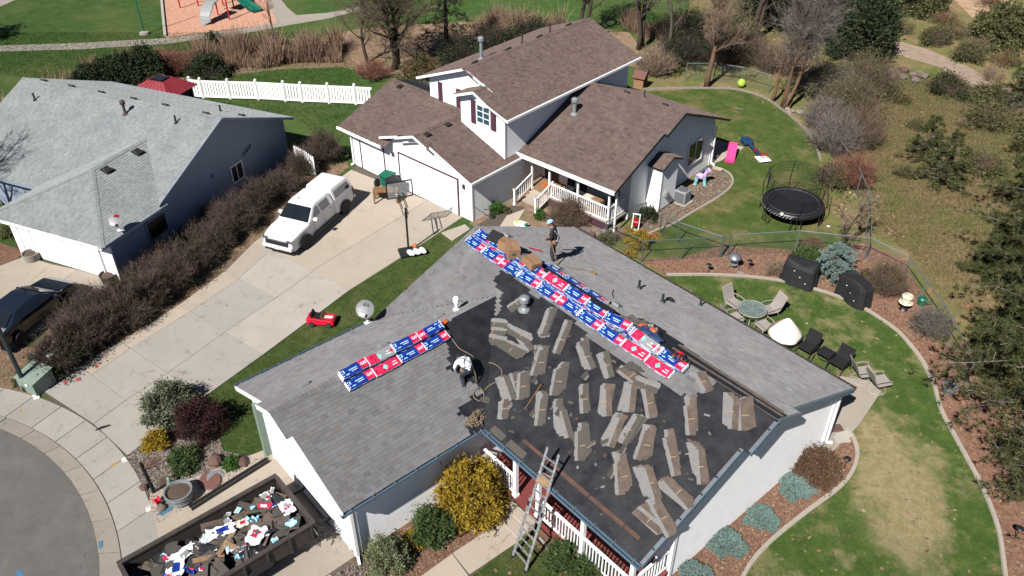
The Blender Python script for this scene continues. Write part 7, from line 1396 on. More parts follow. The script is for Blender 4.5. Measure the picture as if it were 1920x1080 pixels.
# ================================================================ trampoline and toys in the neighbouring yard
trp = empty('trampoline', (-11.25, 18.0, 0), 0, 'round black trampoline with net and basketball hoop panel', 'trampoline'); rT = 1.52; hT = .78
MB().lathe((0, 0, hT), [(0, 0), (rT*.86, 0), (rT*.86, .012), (0, .012)], 40).build('jumping_mat', 'trampoline_black', trp)
MB().lathe((0, 0, hT), [(rT*.84, .02), (rT, .03), (rT*1.03, -.02), (rT*1.03, -.16), (rT*1.0, -.16), (rT*1.0, -.03), (rT*.84, .0)], 40).build('pad', 'black_plastic', trp); MB().tube([(rT*.86*math.cos(a), rT*.86*math.sin(a), hT+.03) for a in [i*math.pi/20 for i in range(41)]], .010, 5).build('seam', 'steel_grey', trp)
for k in range(20):
    a = math.pi*(1.02+.68*k/20); p_ = Vector((rT*1.035*math.cos(a), rT*1.035*math.sin(a), hT-.09)); t_ = Vector((-math.sin(a), math.cos(a), 0)); MB().bar(p_-t_*.05-Vector((0, 0, .05)), p_+t_*.05+Vector((0, 0, .05)), .010, .022, up=(math.cos(a), math.sin(a), 0)).build('stripe', 'white_plastic', trp)
for k in range(6):
    a = k*math.pi/3+.2; q = .16
    MB().tube([(rT*math.cos(a-q), rT*math.sin(a-q), hT-.05), (rT*1.06*math.cos(a-q), rT*1.06*math.sin(a-q), .02), (rT*1.06*math.cos(a+q), rT*1.06*math.sin(a+q), .02), (rT*math.cos(a+q), rT*math.sin(a+q), hT-.05)], .025, 6).build('leg', 'black_metal', trp)
    MB().tube([(rT*1.05*math.cos(a), rT*1.05*math.sin(a), .1), (rT*1.12*math.cos(a), rT*1.12*math.sin(a), 1.3), (rT*.98*math.cos(a), rT*.98*math.sin(a), 2.35)], .022, 6).build('net_pole', 'black_metal', trp)
V = []
for k in range(120):
    a = 2*math.pi*k/120; c_, s_ = math.cos(a), math.sin(a); b_ = a+.008; V += [(rT*.9*c_, rT*.9*s_, hT), (rT*.9*math.cos(b_), rT*.9*math.sin(b_), hT), (rT*.97*math.cos(b_), rT*.97*math.sin(b_), 2.3), (rT*.97*c_, rT*.97*s_, 2.3)]
for j in range(13):
    z = hT+j*.12; r = rT*(.9+.07*j/13)
    for k in range(60): a, b_ = 2*math.pi*k/60, 2*math.pi*(k+1)/60; V += [(r*math.cos(a), r*math.sin(a), z), (r*math.cos(b_), r*math.sin(b_), z), (r*math.cos(b_), r*math.sin(b_), z+.012), (r*math.cos(a), r*math.sin(a), z+.012)]
fast('net', V, 4, 'net_black', trp); MB().tube([(rT*.98*math.cos(a), rT*.98*math.sin(a), 2.33) for a in [i*math.pi/15 for i in range(31)]], .015, 5).build('top_cord', 'net_black', trp)
hq = Vector((-.9, -.44, 0)).normalized(); hb_ = MB(); c = hq*rT*.92+Vector((0, 0, 1.75)); sdv = Vector((-hq.y, hq.x, 0)); hb_.bar(c-sdv*.35, c+sdv*.35, .03, .85); ho = hb_.build('hoop_panel', 'black_plastic', trp, bevel=.1)
for sg in (-1, 1): MB().bar(c-hq*.03+sdv*.14*sg-Vector((0, 0, .15)), c-hq*.03+sdv*.14*sg+Vector((0, 0, .12)), .02).build('target_square', 'white_plastic', ho); MB().bar(c-hq*.03-sdv*.14+Vector((0, 0, .13*sg-.01)), c-hq*.03+sdv*.14+Vector((0, 0, .13*sg-.01)), .02).build('target_square', 'white_plastic', ho)
tag(MB().lathe((*(-10.85,16.4), .86), [(.001, -.09)]+[(.09*math.sin(a), -.09*math.cos(a)) for a in np.linspace(.2, 2.9, 8)]+[(.001, .09)], 12).build('ball', 'white_plastic', smooth=True), 'small white ball on the trampoline mat', 'ball')
ps = empty('toy_slide', (-17.24,20.92), -60, 'small pink toy slide on the lawn', 'toy slide'); mb = MB(); mb.loft([[(-.5, -.22, .62), (-.5, .22, .62), (-.5, .24, .72), (-.5, -.24, .72)], [(0, -.22, .32), (0, .22, .32), (0, .25, .42), (0, -.25, .42)], [(.5, -.24, .04), (.5, .24, .04), (.5, .26, .12), (.5, -.26, .12)], [(.75, -.26, .03), (.75, .26, .03), (.75, .27, .1), (.75, -.27, .1)]]); mb.build('chute', 'pink_plastic', ps); MB().box((-.55, 0, .34), (.08, .42, .68)).build('ladder', 'blue_plastic', ps)
bh = empty('toy_basketball_hoop', (-17.59,22.93), -28, 'blue toy basketball hoop with white backboard fallen on the lawn', 'toy hoop'); MB().box((-.1, 0, .22), (.7, .6, .3)).build('base', 'blue_plastic', bh, bevel=.1); MB().tube([(.1, 0, .25), (1.75, 0, .16)], .1, 10).build('pole', 'blue_plastic', bh); MB().tube([(1.05, 0, .2), (1.2, 0, .19)], .13, 10).build('collar', 'tail_red', bh); MB().box((2.05, 0, .12), (.7, .75, .05)).build('backboard', 'white_plastic', bh, bevel=.1); MB().tube([(1.95+.2*math.cos(a), .2*math.sin(a)+.05, .35) for a in [i*.5 for i in range(14)]], .03, 6).build('rim', 'tail_red', bh)
un = empty('ride_on_pony', (-16.4,17.04), 40, 'lilac and cyan toy ride-on pony beside the house wall', 'toy'); blob('body', (0, 0, .5), .3, 'lilac', None, None, 3, (1.1, .6, .6), par=un); blob('head', (.35, 0, .85), .17, 'lilac', None, None, 4, (1, .7, 1), par=un); MB().tube([(.2, 0, .6), (.34, 0, .85)], .1, 8).build('neck', 'lilac', un); MB().tube([(.3, 0, .98), (.15, 0, .9), (.05, 0, .68)], .07, 6).build('mane', 'blue_plastic', un)
for sx in (-1, 1):
    for sy in (-1, 1): MB().tube([(sx*.2, sy*.13, .45), (sx*.26, sy*.16, 0)], [.08, .1], 8).build('leg', 'cyan_plastic', un)
ac = empty('air_conditioner', (-15.81,14.8), 8, 'grey air conditioning unit beside the chimney wall', 'air conditioner'); MB().box((0, 0, .38), (.68, .68, .72)).build('case', 'grey_vent', ac, bevel=.06); MB().lathe((0, 0, .745), [(.28, 0), (.28, .015), (.1, .02)], 16).build('fan_grille', 'steel_grey', ac); MB().box((0, 0, .01), (.85, .85, .04)).build('pad', 'concrete', ac)
for k in range(7): MB().box((0, -.35, .14+k*.085), (.56, .012, .03)).build('louvre', 'black_plastic', ac)
hrl = empty('hose_reel', (-15.55,10.87), 30, 'red hose on a white reel frame next to the rocks', 'hose reel'); MB().lathe((0, 0, .42), [(.1, -.12), (.22, -.12), (.22, .12), (.1, .12)], 16, axis=(1, 0, 0)).build('hose', 'tail_red', hrl)
for sg in (-1, 1): MB().tube([(sg*.17, -.22, 0), (sg*.17, 0, .5), (sg*.17, .05, .85)], .022, 6).build('frame_side', 'white_plastic', hrl); MB().tube([(sg*.17, .22, 0), (sg*.17, 0, .5)], .022, 6).build('frame_side', 'white_plastic', hrl)
MB().tube([(-.2, .05, .86), (.2, .05, .86)], .03, 6).build('handle', 'white_plastic', hrl); MB().box((0, -.2, .05), (.4, .12, .06)).build('base_bar', 'white_plastic', hrl)
rg = random.Random(4); c0 = Vector((*(-14.6,10.84), .03)); mb = MB(); mb.tube([c0+Vector((math.cos(a)*(.75-.02*i)+rg.uniform(-.06, .06), math.sin(a)*(.6-.018*i)+rg.uniform(-.06, .06), .01*(i % 5))) for i, a in enumerate([k*.42 for k in range(56)])], .014, 5); tag(mb.build('garden_hose', 'orange'), 'orange garden hose coiled on the ground by the yellow shrub', 'hose')
tag(MB().lathe((*(-23.19,29.89), .28), [(.001, -.28)]+[(.28*math.sin(a), -.28*math.cos(a)) for a in np.linspace(.15, 3.0, 11)]+[(.001, .28)], 18).build('ball', 'tennis', smooth=True), 'large lime green ball at the far lawn edge', 'ball')
dh = empty('dog_house', (-27.69,24.67), 20, 'small wooden dog house behind the brown roofed house', 'dog house'); MB().box((0, 0, .4), (.7, .8, .8)).build('wall', 'cardboard', dh)
for sg in (-1, 1): MB().box((0, sg*.26, .95), (.9, .66, .05), (-sg*.6, 0, 0)).build('roof', 'terracotta', dh)
MB().box((.36, 0, .32), (.02, .34, .5)).build('door_opening', 'black_cloth', dh)
for P, lab, m, L, a in (((-18.26,23.46), 'thin yellow stick on the lawn behind the blue toy hoop', 'tennis', .5, 1.0), ((-21.09,26.83), 'pale stick lying on the far lawn', 'rock_pale', .6, .3), ((-20.68,28.86), 'bleached branch on the far lawn by the edging', 'rock_pale', .6, 2.2), ((-9.32,18.48), 'white tag on a wire in the grass under the tree', 'white_plastic', .15, .5)): o = MB().box((0, 0, .03), (L, .05, .04)).build('stick', m); o.location = (*P, 0); o.rotation_euler = (0, 0, a); tag(o, lab, 'stick')
# things on the neighbour's porch
for (u, v, m, lab) in ((2.6, 4.5, 'black_cloth', 'dark porch chair left of the middle post'), (3.3, 4.6, 'black_cloth', 'second dark porch chair left of the middle post'), (4.5, 4.5, 'cardboard', 'tan box on the porch behind the railing'), (5.3, 4.4, 'black_cloth', 'dark porch chair at the right end of the porch'), (4.0, 4.4, 'cream', 'pale cushion on the porch behind the railing')):
    P = Bw(u, v, pzB); e = empty('porch_chair' if 'chair' in lab else 'porch_box', P, 7.5, lab, 'chair' if 'chair' in lab else 'box')
    if 'chair' in lab:
        MB().box((0, 0, .42), (.5, .5, .08)).build('seat', m, e, bevel=.02); MB().box((0, .24, .72), (.5, .07, .6), (-.15, 0, 0)).build('backrest', m, e, bevel=.03)
        for sx in (-1, 1):
            for sy in (-1, 1): MB().box((sx*.21, sy*.21, .2), (.05, .05, .4)).build('leg', m, e)
    else: MB().box((0, 0, .3), (.6, .5, .6)).build('carton', m, e, bevel=.03); MB().box((0, 0, .61), (.5, .42, .03)).build('lid', m, e, bevel=.01)
for P, lab in (((-32.54,-12.99), 'grey half barrel planter left of the grey house garage door'), ((-28.35,-10.81), 'rusty barrel planter right of the grey house garage door')):
    e = empty('barrel_planter', P, 0, lab, 'planter'); MB().lathe((0, 0, 0), [(.34, 0), (.40, .4), (.41, .42), (.36, .42), (.34, .34)], 18).build('tub', 'concrete_grey' if 'grey half' in lab else 'rust_steel', e); MB().lathe((0, 0, .34), [(.35, 0), (0, .03)], 14).build('soil_fill', 'soil', e)
bin_((-29.05,-9.29), 30, 'green_plastic', 'green wheelie bin half hidden behind the bare hedge')

# ================================================================ plants
GRN = lambda *c: list(c)
mat_isl('twig_purple', [(0, (.098, .072, .068)), (.5, (.156, .111, .104)), (.8, (.130, .098, .078)), (1, (.247, .182, .163))])
mat_isl('twig_brown', [(0, (.115, .081, .057)), (.5, (.189, .135, .092)), (1, (.297, .223, .162))])
mat_isl('twig_tan', [(0, (.221, .156, .111)), (.5, (.338, .240, .176)), (1, (.468, .351, .260))])
mat_isl('twig_grey', [(0, (.143, .117, .104)), (.5, (.221, .189, .169)), (1, (.338, .286, .260))])
mat_isl('twig_red', [(0, (.192, .072, .054)), (.5, (.288, .120, .084)), (1, (.360, .204, .144))])
mat_isl('twig_dark', [(0, (.035, .028, .024)), (.6, (.065, .05, .04)), (1, (.12, .09, .07))])
mat_isl('twig_hedge', [(0, (.09, .062, .056)), (.5, (.165, .11, .098)), (.8, (.13, .098, .075)), (1, (.29, .2, .17))])
mat_isl('leaf_hedge', [(0, (.02, .028, .010)), (.6, (.05, .055, .02)), (1, (.09, .085, .03))], trans=.15)
mat_isl('leaf_yellow', [(0, (.36, .20, .014)), (.45, (.57, .38, .025)), (.85, (.59, .46, .06)), (1, (.24, .20, .04))], trans=.3)
mat_isl('leaf_green', [(0, (.045, .090, .024)), (.6, (.090, .150, .045)), (1, (.165, .225, .075))], trans=.2)
mat_isl('leaf_bright', [(0, (.04, .13, .02)), (1, (.10, .24, .04))], trans=.2)
mat_isl('leaf_dark', [(0, (.017, .031, .013)), (.6, (.039, .059, .022)), (1, (.077, .098, .036))], trans=.1)
mat_isl('leaf_olive', [(0, (.075, .090, .030)), (.6, (.143, .150, .057)), (1, (.240, .225, .105))], trans=.15)
mat_isl('leaf_varieg', [(0, (.100, .138, .050)), (.5, (.213, .250, .125)), (1, (.450, .475, .300))], trans=.15)
mat_isl('leaf_sage', [(0, (.098, .126, .070)), (.6, (.168, .196, .119)), (1, (.280, .308, .196))], trans=.15)
mat_isl('leaf_maroon', [(0, (.028, .010, .012)), (.6, (.055, .018, .02)), (1, (.11, .035, .03))], trans=.15)
mat_isl('leaf_russet', [(0, (.100, .050, .035)), (.5, (.175, .088, .056)), (.8, (.163, .125, .062)), (1, (.250, .150, .100))], trans=.1)
mat_isl('leaf_blue', [(0, (.138, .225, .206)), (.5, (.225, .350, .325)), (1, (.350, .488, .450))], trans=.1)
mat_isl('needle', [(0, (.05, .07, .02)), (.5, (.10, .125, .04)), (.85, (.16, .175, .062)), (1, (.25, .20, .085))], trans=.2)
mat_isl('reed', [(0, (.24, .15, .10)), (.5, (.46, .30, .21)), (1, (.57, .42, .31))], trans=.2)
mat_isl('reed_dark', [(0, (.10, .06, .045)), (1, (.2, .13, .09))])
mat_isl('leaf_litter', [(0, (.144, .078, .054)), (.4, (.240, .138, .096)), (.8, (.336, .216, .144)), (1, (.480, .360, .252))])
mat_isl('pebble', [(0, (.13, .11, .095)), (.5, (.24, .21, .185)), (.8, (.32, .22, .17)), (1, (.45, .42, .38))])
mat_isl('dry_blade', [(0, (.18, .145, .065)), (.5, (.29, .22, .11)), (1, (.42, .32, .18))], trans=.2)
mat_isl('weed', [(0, (.07, .09, .022)), (.6, (.125, .13, .042)), (1, (.23, .19, .085))], trans=.2)
def unit(a): return a/np.maximum(1e-9, np.linalg.norm(a, axis=-1, keepdims=True))
def ribbons(A, B, wa, wb, rn):
    d = B-A; sd_ = unit(np.cross(d, rn.normal(size=d.shape))); wa = np.reshape(wa, (-1, 1)); wb = np.reshape(wb, (-1, 1))
    return np.stack([A-sd_*wa, A+sd_*wa, B+sd_*wb, B-sd_*wb], 1).reshape(-1, 3)
def grow(A, D, L, Wd, levels, rn, up=.15):
    # A start points, D unit directions, L lengths, Wd widths; levels = [(children, length ratio, spread, from_t)]
    out = []
    n = len(A); mid = A+D*L[:, None]*.5+rn.normal(size=(n, 3))*L[:, None]*.06; E = A+D*L[:, None]+rn.normal(size=(n, 3))*L[:, None]*.08
    out.append(ribbons(A, mid, Wd, Wd*.75, rn)); out.append(ribbons(mid, E, Wd*.75, Wd*.45, rn)); S_, T_, Ls, Ws = A, E, L, Wd
    for (k, rt, sp, t0) in levels:
        m = len(S_); t = rn.uniform(t0, 1, (m, k)); P = (S_[:, None]+(T_-S_)[:, None]*t[..., None]).reshape(-1, 3)
        dd = unit(np.repeat(unit(T_-S_), k, 0)+rn.normal(size=(m*k, 3))*sp+np.array([0, 0, up])); l = np.repeat(Ls, k)*rt*rn.uniform(.6, 1.25, m*k); w = np.repeat(Ws, k)*.6
        E = P+dd*l[:, None]; out.append(ribbons(P, E, w, w*.35, rn)); S_, T_, Ls, Ws = P, E, l, w
    return np.concatenate(out), S_, T_
def leaves(C, size, rn, out=None, el=1.6):
    n = len(C); d = rn.normal(size=(n, 3))
    if out is not None: d += out*1.0
    d = unit(d); sd_ = unit(np.cross(d, rn.normal(size=(n, 3)))); s_ = (size*rn.uniform(.55, 1.3, n))[:, None]
    return np.stack([C-sd_*s_*.5, C+sd_*s_*.5, C+d*s_*el], 1).reshape(-1, 3)
def clumped(r, h, n, rn, z0=.08, k=26, tight=.26, shell=.75):
    # points gathered in clumps over an uneven dome
    th = rn.uniform(0, 2*np.pi, k); u = rn.uniform(0.02, 1, k); rad = rn.uniform(shell, 1.08, k); cz = u; cr = np.sqrt(np.maximum(0, 1-u**2))
    C = np.stack([np.cos(th)*cr*rad*r, np.sin(th)*cr*rad*r, z0+cz*rad*(h-z0)], 1)
    i = rn.randint(0, k, n); p = C[i]+rn.normal(size=(n, 3))*np.array([r, r, h*.8])*tight*rn.uniform(.5, 1, (n, 1)); p[:, 2] = np.maximum(p[:, 2], .03)
    return p, unit(p-np.array([0, 0, h*.3]))
seedc = [100]
def rnd_():
    seedc[0] += 1; return np.random.RandomState(seedc[0])
def twig_bush(P, r, h, label, m='twig_purple', n=60, lv=((7, .55, .55, .25), (6, .55, .6, .2)), w=.011, name='shrub', cat='shrub', group=None, leaf=None, nl=0, ls=.05, z=0):
    rn = rnd_(); e = empty(name, (*P, z), 0, label, cat, group); a = rn.uniform(0, 2*np.pi, n); q = np.sqrt(rn.uniform(0, 1, n)); A = np.stack([np.cos(a)*q*r*.35, np.sin(a)*q*r*.35, np.zeros(n)], 1)
    T = np.stack([np.cos(a)*q*r*.9, np.sin(a)*q*r*.9, h*(.95-.45*q**2)*rn.uniform(.7, 1, n)], 1); d = T-A; L = np.linalg.norm(d, axis=1)*.8
    V, S_, T_ = grow(A, unit(d), L, np.full(n, w), lv, rn); fast('stems', V, 4, m, e)
    if leaf: C, o = clumped(r*.85, h*.8, nl, rn); fast('foliage', leaves(C, ls, rn, o), 3, leaf, e)
    return e
def leaf_bush(P, r, h, label, m, n=2600, size=.06, stem='twig_brown', name='shrub', cat='shrub', k=26, tight=.2, el=1.6, ns=26, group=None, sq=1.0):
    rn = rnd_(); e = empty(name, (*P, 0), rn.uniform(0, 360), label, cat, group); C, o = clumped(r, h, n, rn, k=k, tight=tight); C[:, 1] *= sq; C2, o2 = clumped(r*.7, h*.75, n//3, rn, k=k//2, tight=.3); fast('foliage', leaves(np.concatenate([C, C2]), size, rn, np.concatenate([o, o2]), el), 3, m, e)
    a = rn.uniform(0, 6.28, ns); A = np.stack([np.cos(a)*.1, np.sin(a)*.1, np.zeros(ns)], 1); T = C[rn.randint(0, len(C), ns)]; d = T-A; V, _, _ = grow(A, unit(d), np.linalg.norm(d, axis=1)*.95, np.full(ns, .012), [(4, .4, .5, .4)], rn); fast('stems', V, 4, stem, e)
    return e
def limb_path(p, d, L, rn, n=5, wob=.12, up=.0):
    pts = [Vector(p)]; d = Vector(d).normalized()
    for i in range(n): d = (d+Vector(rn.normal(size=3))*wob+Vector((0, 0, up))).normalized(); pts.append(pts[-1]+d*L/n)
    return pts
def bare_tree(P, h, label, bark='bark_grey', twig='twig_grey', r0=.16, limbs=9, spread=.75, lean=(0, 0), density=1.0, name='bare_tree', trunks=1, start=.3, twl=((5, .5, .5, .2), (5, .55, .6, .15), (2, .65, .7, .1)), tw=.014, leaf=None, nl=0):
    rn = rnd_(); e = empty(name, (*P, 0), 0, label, 'tree'); tb_ = MB(); A, D, L = [], [], []
    for q in range(trunks):
        dv = Vector((lean[0]+rn.uniform(-.2, .2)*(trunks > 1), lean[1]+rn.uniform(-.2, .2)*(trunks > 1), 1)); pth = limb_path((rn.uniform(-.3, .3)*(trunks > 1), rn.uniform(-.3, .3)*(trunks > 1), -.05), dv, h*.85*(1-.12*q), rn, 7, .07, .03); tb_.tube(pth, [r0*(1-.12*i) for i in range(len(pth))], 8)
        for k in range(limbs):
            t = start+(1-start)*(k+.5)/limbs; i = min(6, int(t*7)); f = t*7-i; b = pth[i].lerp(pth[i+1], f) if i < 7 else pth[-1]; a = k*2.4+rn.uniform(-.5, .5); d = Vector((math.cos(a)*spread, math.sin(a)*spread, .55+.5*t)).normalized(); ll = h*(.42-.22*t)*rn.uniform(.8, 1.2)
            lp_ = limb_path(b, d, ll, rn, 5, .14, .06); tb_.tube(lp_, [r0*.42*(1-t*.5)*(1-.17*j) for j in range(len(lp_))], 5)
            for j in range(1, len(lp_)):
                for _ in range(max(1, int(2*density))): A.append(lp_[j]); dd = (lp_[j]-lp_[j-1]).normalized()+Vector(rn.normal(size=3))*.5; D.append(dd.normalized()); L.append(h*.13*rn.uniform(.6, 1.2))
    tb_.build('trunk', bark, e, smooth=True); A, D, L = np.array([tuple(v) for v in A]), np.array([tuple(v) for v in D]), np.array(L)
    V, S_, T_ = grow(A, D, L, np.full(len(A), tw), twl, rn); fast('crown', V, 4, twig, e)
    if leaf: i = rn.randint(0, len(T_), nl); fast('foliage', leaves(T_[i]+rn.normal(size=(nl, 3))*.12, .07, rn), 3, leaf, e)
    return e
def needle_tufts(C, D, rn, n=14, ln=.17, w=.014):
    k = len(C); c = np.repeat(C, n, 0); d = unit(np.repeat(D, n, 0)*.9+rn.normal(size=(k*n, 3))*.75); l = ln*rn.uniform(.6, 1.2, (k*n, 1)); sd_ = unit(np.cross(d, rn.normal(size=d.shape)))*w
    return np.stack([c-sd_, c+sd_, c+d*l], 1).reshape(-1, 3)
def pine(P, h, r, label, z0=.6, whorls=16, per=7, tufts=16, n=14, ln=.2, m='needle', bark='bark', name='pine_tree', r0=.2, droop=.1, cone=.85, bare=.25):
    rn = rnd_(); e = empty(name, (*P, 0), 0, label, 'tree'); MB().tube([(0, 0, -.05), (.05, .03, h*.5), (0, 0, h)], [r0, r0*.65, .03], 8).build('trunk', bark, e, smooth=True)
    C, D, br = [], [], []
    for wv in range(whorls):
        t = wv/(whorls-1); z = z0+(h-z0)*t; rl = r*((1-t)**cone)*rn.uniform(.85, 1.15)+.25
        for k in range(per):
            a = k*2*np.pi/per+wv*.9+rn.uniform(-.4, .4); L = rl*rn.uniform(.65, 1.12); u = np.linspace(0, 1, 7); dz = L*(.18*u-droop*u*u*2)+rn.normal()*.08; wob = np.cumsum(rn.normal(size=(7, 2))*.05*L, 0)*u[:, None]
            pts = np.stack([np.cos(a)*u*L+wob[:, 0], np.sin(a)*u*L+wob[:, 1], z+dz], 1); br.append(pts)
            tt = bare+(1-bare)*np.sqrt(rn.uniform(0, 1, tufts)); i = np.minimum(5, (tt*6).astype(int)); f = (tt*6-i)[:, None]; p = pts[i]*(1-f)+pts[i+1]*f; sp = rn.normal(size=(tufts, 3))*np.array([.2, .2, .1])*L*.38; C.append(p+sp); D.append(unit(unit(pts[i+1]-pts[i])+sp*1.5+np.array([0, 0, .35])))
            br.append(np.stack([p, p+sp], 1))
    C, D = np.concatenate(C), np.concatenate(D); fast('crown', needle_tufts(C, D, rn, n, ln), 3, m, e)
    A_, B_, w_ = [], [], []
    for b in br:
        if b.ndim == 2: A_.append(b[:-1]); B_.append(b[1:]); w_.append(np.linspace(.035, .012, len(b)-1))
        else: A_.append(b[:, 0]); B_.append(b[:, 1]); w_.append(np.full(len(b), .009))
    fast('branches', ribbons(np.concatenate(A_), np.concatenate(B_), np.concatenate(w_), np.concatenate(w_)*.7, rn), 4, 'twig_grey', e); return e
def juniper(P, r, label, h=.32, m='leaf_blue', n=1500, sprig=7):
    rn = rnd_(); e = empty('juniper', (*P, 0), rn.uniform(0, 360), label, 'shrub'); a = rn.uniform(0, 2*np.pi, n); lob = 1+.16*np.sin(3*a+rn.uniform(0, 6))+.12*np.sin(7*a+rn.uniform(0, 6)); q = np.sqrt(rn.uniform(0, 1, n))*r*lob
    C = np.stack([np.cos(a)*q, np.sin(a)*q, h*(1-.75*(q/(r*1.2))**2)*rn.uniform(.45, 1, n)], 1); D = unit(np.stack([np.cos(a), np.sin(a), rn.uniform(.2, .9, n)], 1)); fast('foliage', needle_tufts(C, D, rn, sprig, .085, .016), 3, m, e)
    k = 40; b = rn.uniform(0, 2*np.pi, k); A = np.zeros((k, 3)); A[:, 2] = .05; d = unit(np.stack([np.cos(b), np.sin(b), np.full(k, .3)], 1)); V, _, _ = grow(A, d, np.full(k, r*.8), np.full(k, .014), [(3, .4, .4, .4)], rn); fast('stems', V, 4, 'twig_brown', e); return e

# ---- planting around the house being reroofed
leaf_bush((-7.17,-6.33), 1.04, 1.95, 'big golden yellow flowering shrub at the porch corner', 'leaf_yellow', 9000, .06, k=60, tight=.15, name='yellow_shrub', ns=60, el=2.0)
leaf_bush((-7.3,-7.95), .66, 1.05, 'upright dark green shrub between the yellow one and the boxwood', 'leaf_green', 5200, .05, k=34, tight=.2, el=2.4); leaf_bush((-7.31,-9.6), .64, 1.1, 'round variegated shrub at the garage corner', 'leaf_varieg', 7500, .042, k=60, tight=.13, el=1.2)
leaf_bush((-7.39,-8.52), .34, .45, 'small yellowing plant between boxwood and green shrub', 'leaf_yellow', 700, .05, el=1.8); leaf_bush((-6.39,-5.08), .42, .4, 'low yellow brown plant tucked under the porch rail', 'leaf_olive', 700, .05); leaf_bush((-6.97,-9.08), .22, .3, 'tiny green tuft in front of the round variegated shrub', 'leaf_green', 300, .05)
leaf_bush((-3.55,-5.29), .72, .7, 'bright green juniper shrub beside the ladder foot', 'leaf_green', 6500, .045, k=44, tight=.17, el=2.2); leaf_bush((-2.71,-5.19), .8, .7, 'second green juniper shrub under the porch rail at the bottom edge', 'leaf_green', 6500, .045, k=44, tight=.17, el=2.2)
leaf_bush((-3.88,-3.57), .3, .3, 'small dry plant at the foot of the porch skirt', 'leaf_sage', 400, .05)
leaf_bush((-0.55,3.63), .72, 1.05, 'russet brown rounded shrub against the white gable wall', 'leaf_russet', 6500, .045, k=50, tight=.17, el=1.6, stem='twig_brown')
for P, r, lab in (((-0.67,2.59), .56, 'blue juniper just in front of the russet shrub'), ((-0.66,0.65), .50, 'blue juniper second from the russet shrub, with a bare centre'), ((-0.8,-1.01), .56, 'blue juniper third from the russet shrub beside yellow grass'), ((-0.69,-2.74), .52, 'blue juniper by the porch corner at the bottom edge')): juniper(P, r, lab)
leaf_bush((-18.25,-12.06), .95, 1.15, 'sage green spreading shrub beside the driveway edge', 'leaf_sage', 5200, .055, k=44, tight=.16, el=2.2); leaf_bush((-16.51,-11.57), .85, 1.25, 'dark maroon barberry shrub in the gravel bed', 'leaf_maroon', 8000, .05, k=46, tight=.2, el=1.4); leaf_bush((-16.84,-13.16), .42, .6, 'small golden shrub at the gravel bed corner', 'leaf_yellow', 1700, .045, k=20, el=2.2); leaf_bush((-15.43,-12.69), .55, .45, 'low green shrub in front of the maroon barberry', 'leaf_green', 3000, .05, k=26, el=2.0)
leaf_bush((-14.2,-11.56), .24, .4, 'bright green sprout between dark red rocks', 'leaf_bright', 700, .05, el=2.0); twig_bush((-15.07,-13.64), .32, .3, 'dried brown grass clump behind the barrel planter', 'twig_tan', 50, ((5, .6, .6, .1),), .008); twig_bush((-16.13,-13.65), .4, .2, 'reddish dry ground plant in the gravel bed', 'twig_red', 40, ((6, .6, .8, .1),), .008)
# ---- bare hedge between the two driveways
hl = [(-23.61,-14.49), (-24.1,-13.54), (-24.43,-12.45), (-24.86,-11.29), (-25.3,-10.06), (-26.05,-8.65), (-26.81,-7.24), (-27.8,-5.72), (-28.7,-4.21), (-29.72,-2.51), (-30.72,-0.74), (-31.74,1.14), (-32.25,2.81)]
wo = ('at the street end', 'second from the street', 'third from the street', 'fourth from the street', 'fifth from the street', 'sixth from the street', 'in the middle of the row', 'sixth from the garages', 'fifth from the garages', 'fourth from the garages', 'third from the garages', 'second from the garages', 'at the garage end')
for k, p in enumerate(hl): twig_bush(p, 1.1+.2*math.sin(k*2.6), 1.65+.32*math.sin(k*1.7), 'bare purple brown hedge shrub %s' % wo[k], 'twig_hedge', 150, ((9, .5, .55, .25), (6, .55, .65, .2)), .012, 'hedge_shrub', 'hedge', 'hedge between the two driveways', 'leaf_hedge', 1700, .055)
for k, p in enumerate([(-25.83,-12.98),(-26.04,-11.97),(-26.53,-10.76),(-27.14,-9.46),(-27.85,-8.03),(-28.73,-6.51),(-29.63,-4.98)]): twig_bush(p, 1.0, 1.4+.25*math.sin(k*2.1), 'bare hedge shrub in the rear row nearest the grey house, %s from the street' % ordn[k], 'twig_hedge', 110, ((8, .5, .55, .25), (6, .55, .65, .2)), .012, 'hedge_shrub', 'hedge', 'hedge between the two driveways', 'leaf_hedge', 900, .055)
leaf_bush((-23.68,-15.62), .5, .45, 'low yellow green shrub by the street lamp', 'leaf_olive', 1200, .05); leaf_bush((-24.28,-14.37), .7, .35, 'mossy green ground shrub at the street end of the hedge', 'leaf_olive', 1500, .05); leaf_bush((-35.57,-13.09), .5, .6, 'round olive shrub left of the grey house garage', 'leaf_olive', 1500, .05); leaf_bush((-31.99,3.72), .5, .5, 'low green shrub by the left garage corner', 'leaf_green', 1500, .06)
# ---- in front of and beside the brown-roofed house
twig_bush((-18.23,8.7), 1.22, 1.5, 'broad bare russet bush in front of the porch railing', 'twig_brown', 150, ((9, .5, .55, .2), (8, .5, .65, .2)), .010, leaf='leaf_russet', nl=1600, ls=.05)
leaf_bush((-19.47,7.91), .28, .5, 'green sprouting plant at the left of the bare bush', 'leaf_bright', 600, .06); leaf_bush((-21.43,6.61), .36, .55, 'green leafy plant at the garage side wall', 'leaf_bright', 1000, .06); leaf_bush((-21.07,7.03), .22, .25, 'pale green tuft beside the path', 'leaf_olive', 260, .05)
leaf_bush((-14.41,9.8), .52, .75, 'golden yellow shrub next to the hose reel', 'leaf_yellow', 2600, .05, k=24, el=2.0); leaf_bush((-15.27,10.13), .35, .4, 'small golden shrub beside the downspout', 'leaf_yellow', 900, .05); leaf_bush((-14.11,8.86), .3, .3, 'low yellow weeds by the green fence', 'leaf_yellow', 350, .04); leaf_bush((-15.7,9.04), .5, .35, 'green weeds below the boulder row', 'leaf_olive', 900, .05)
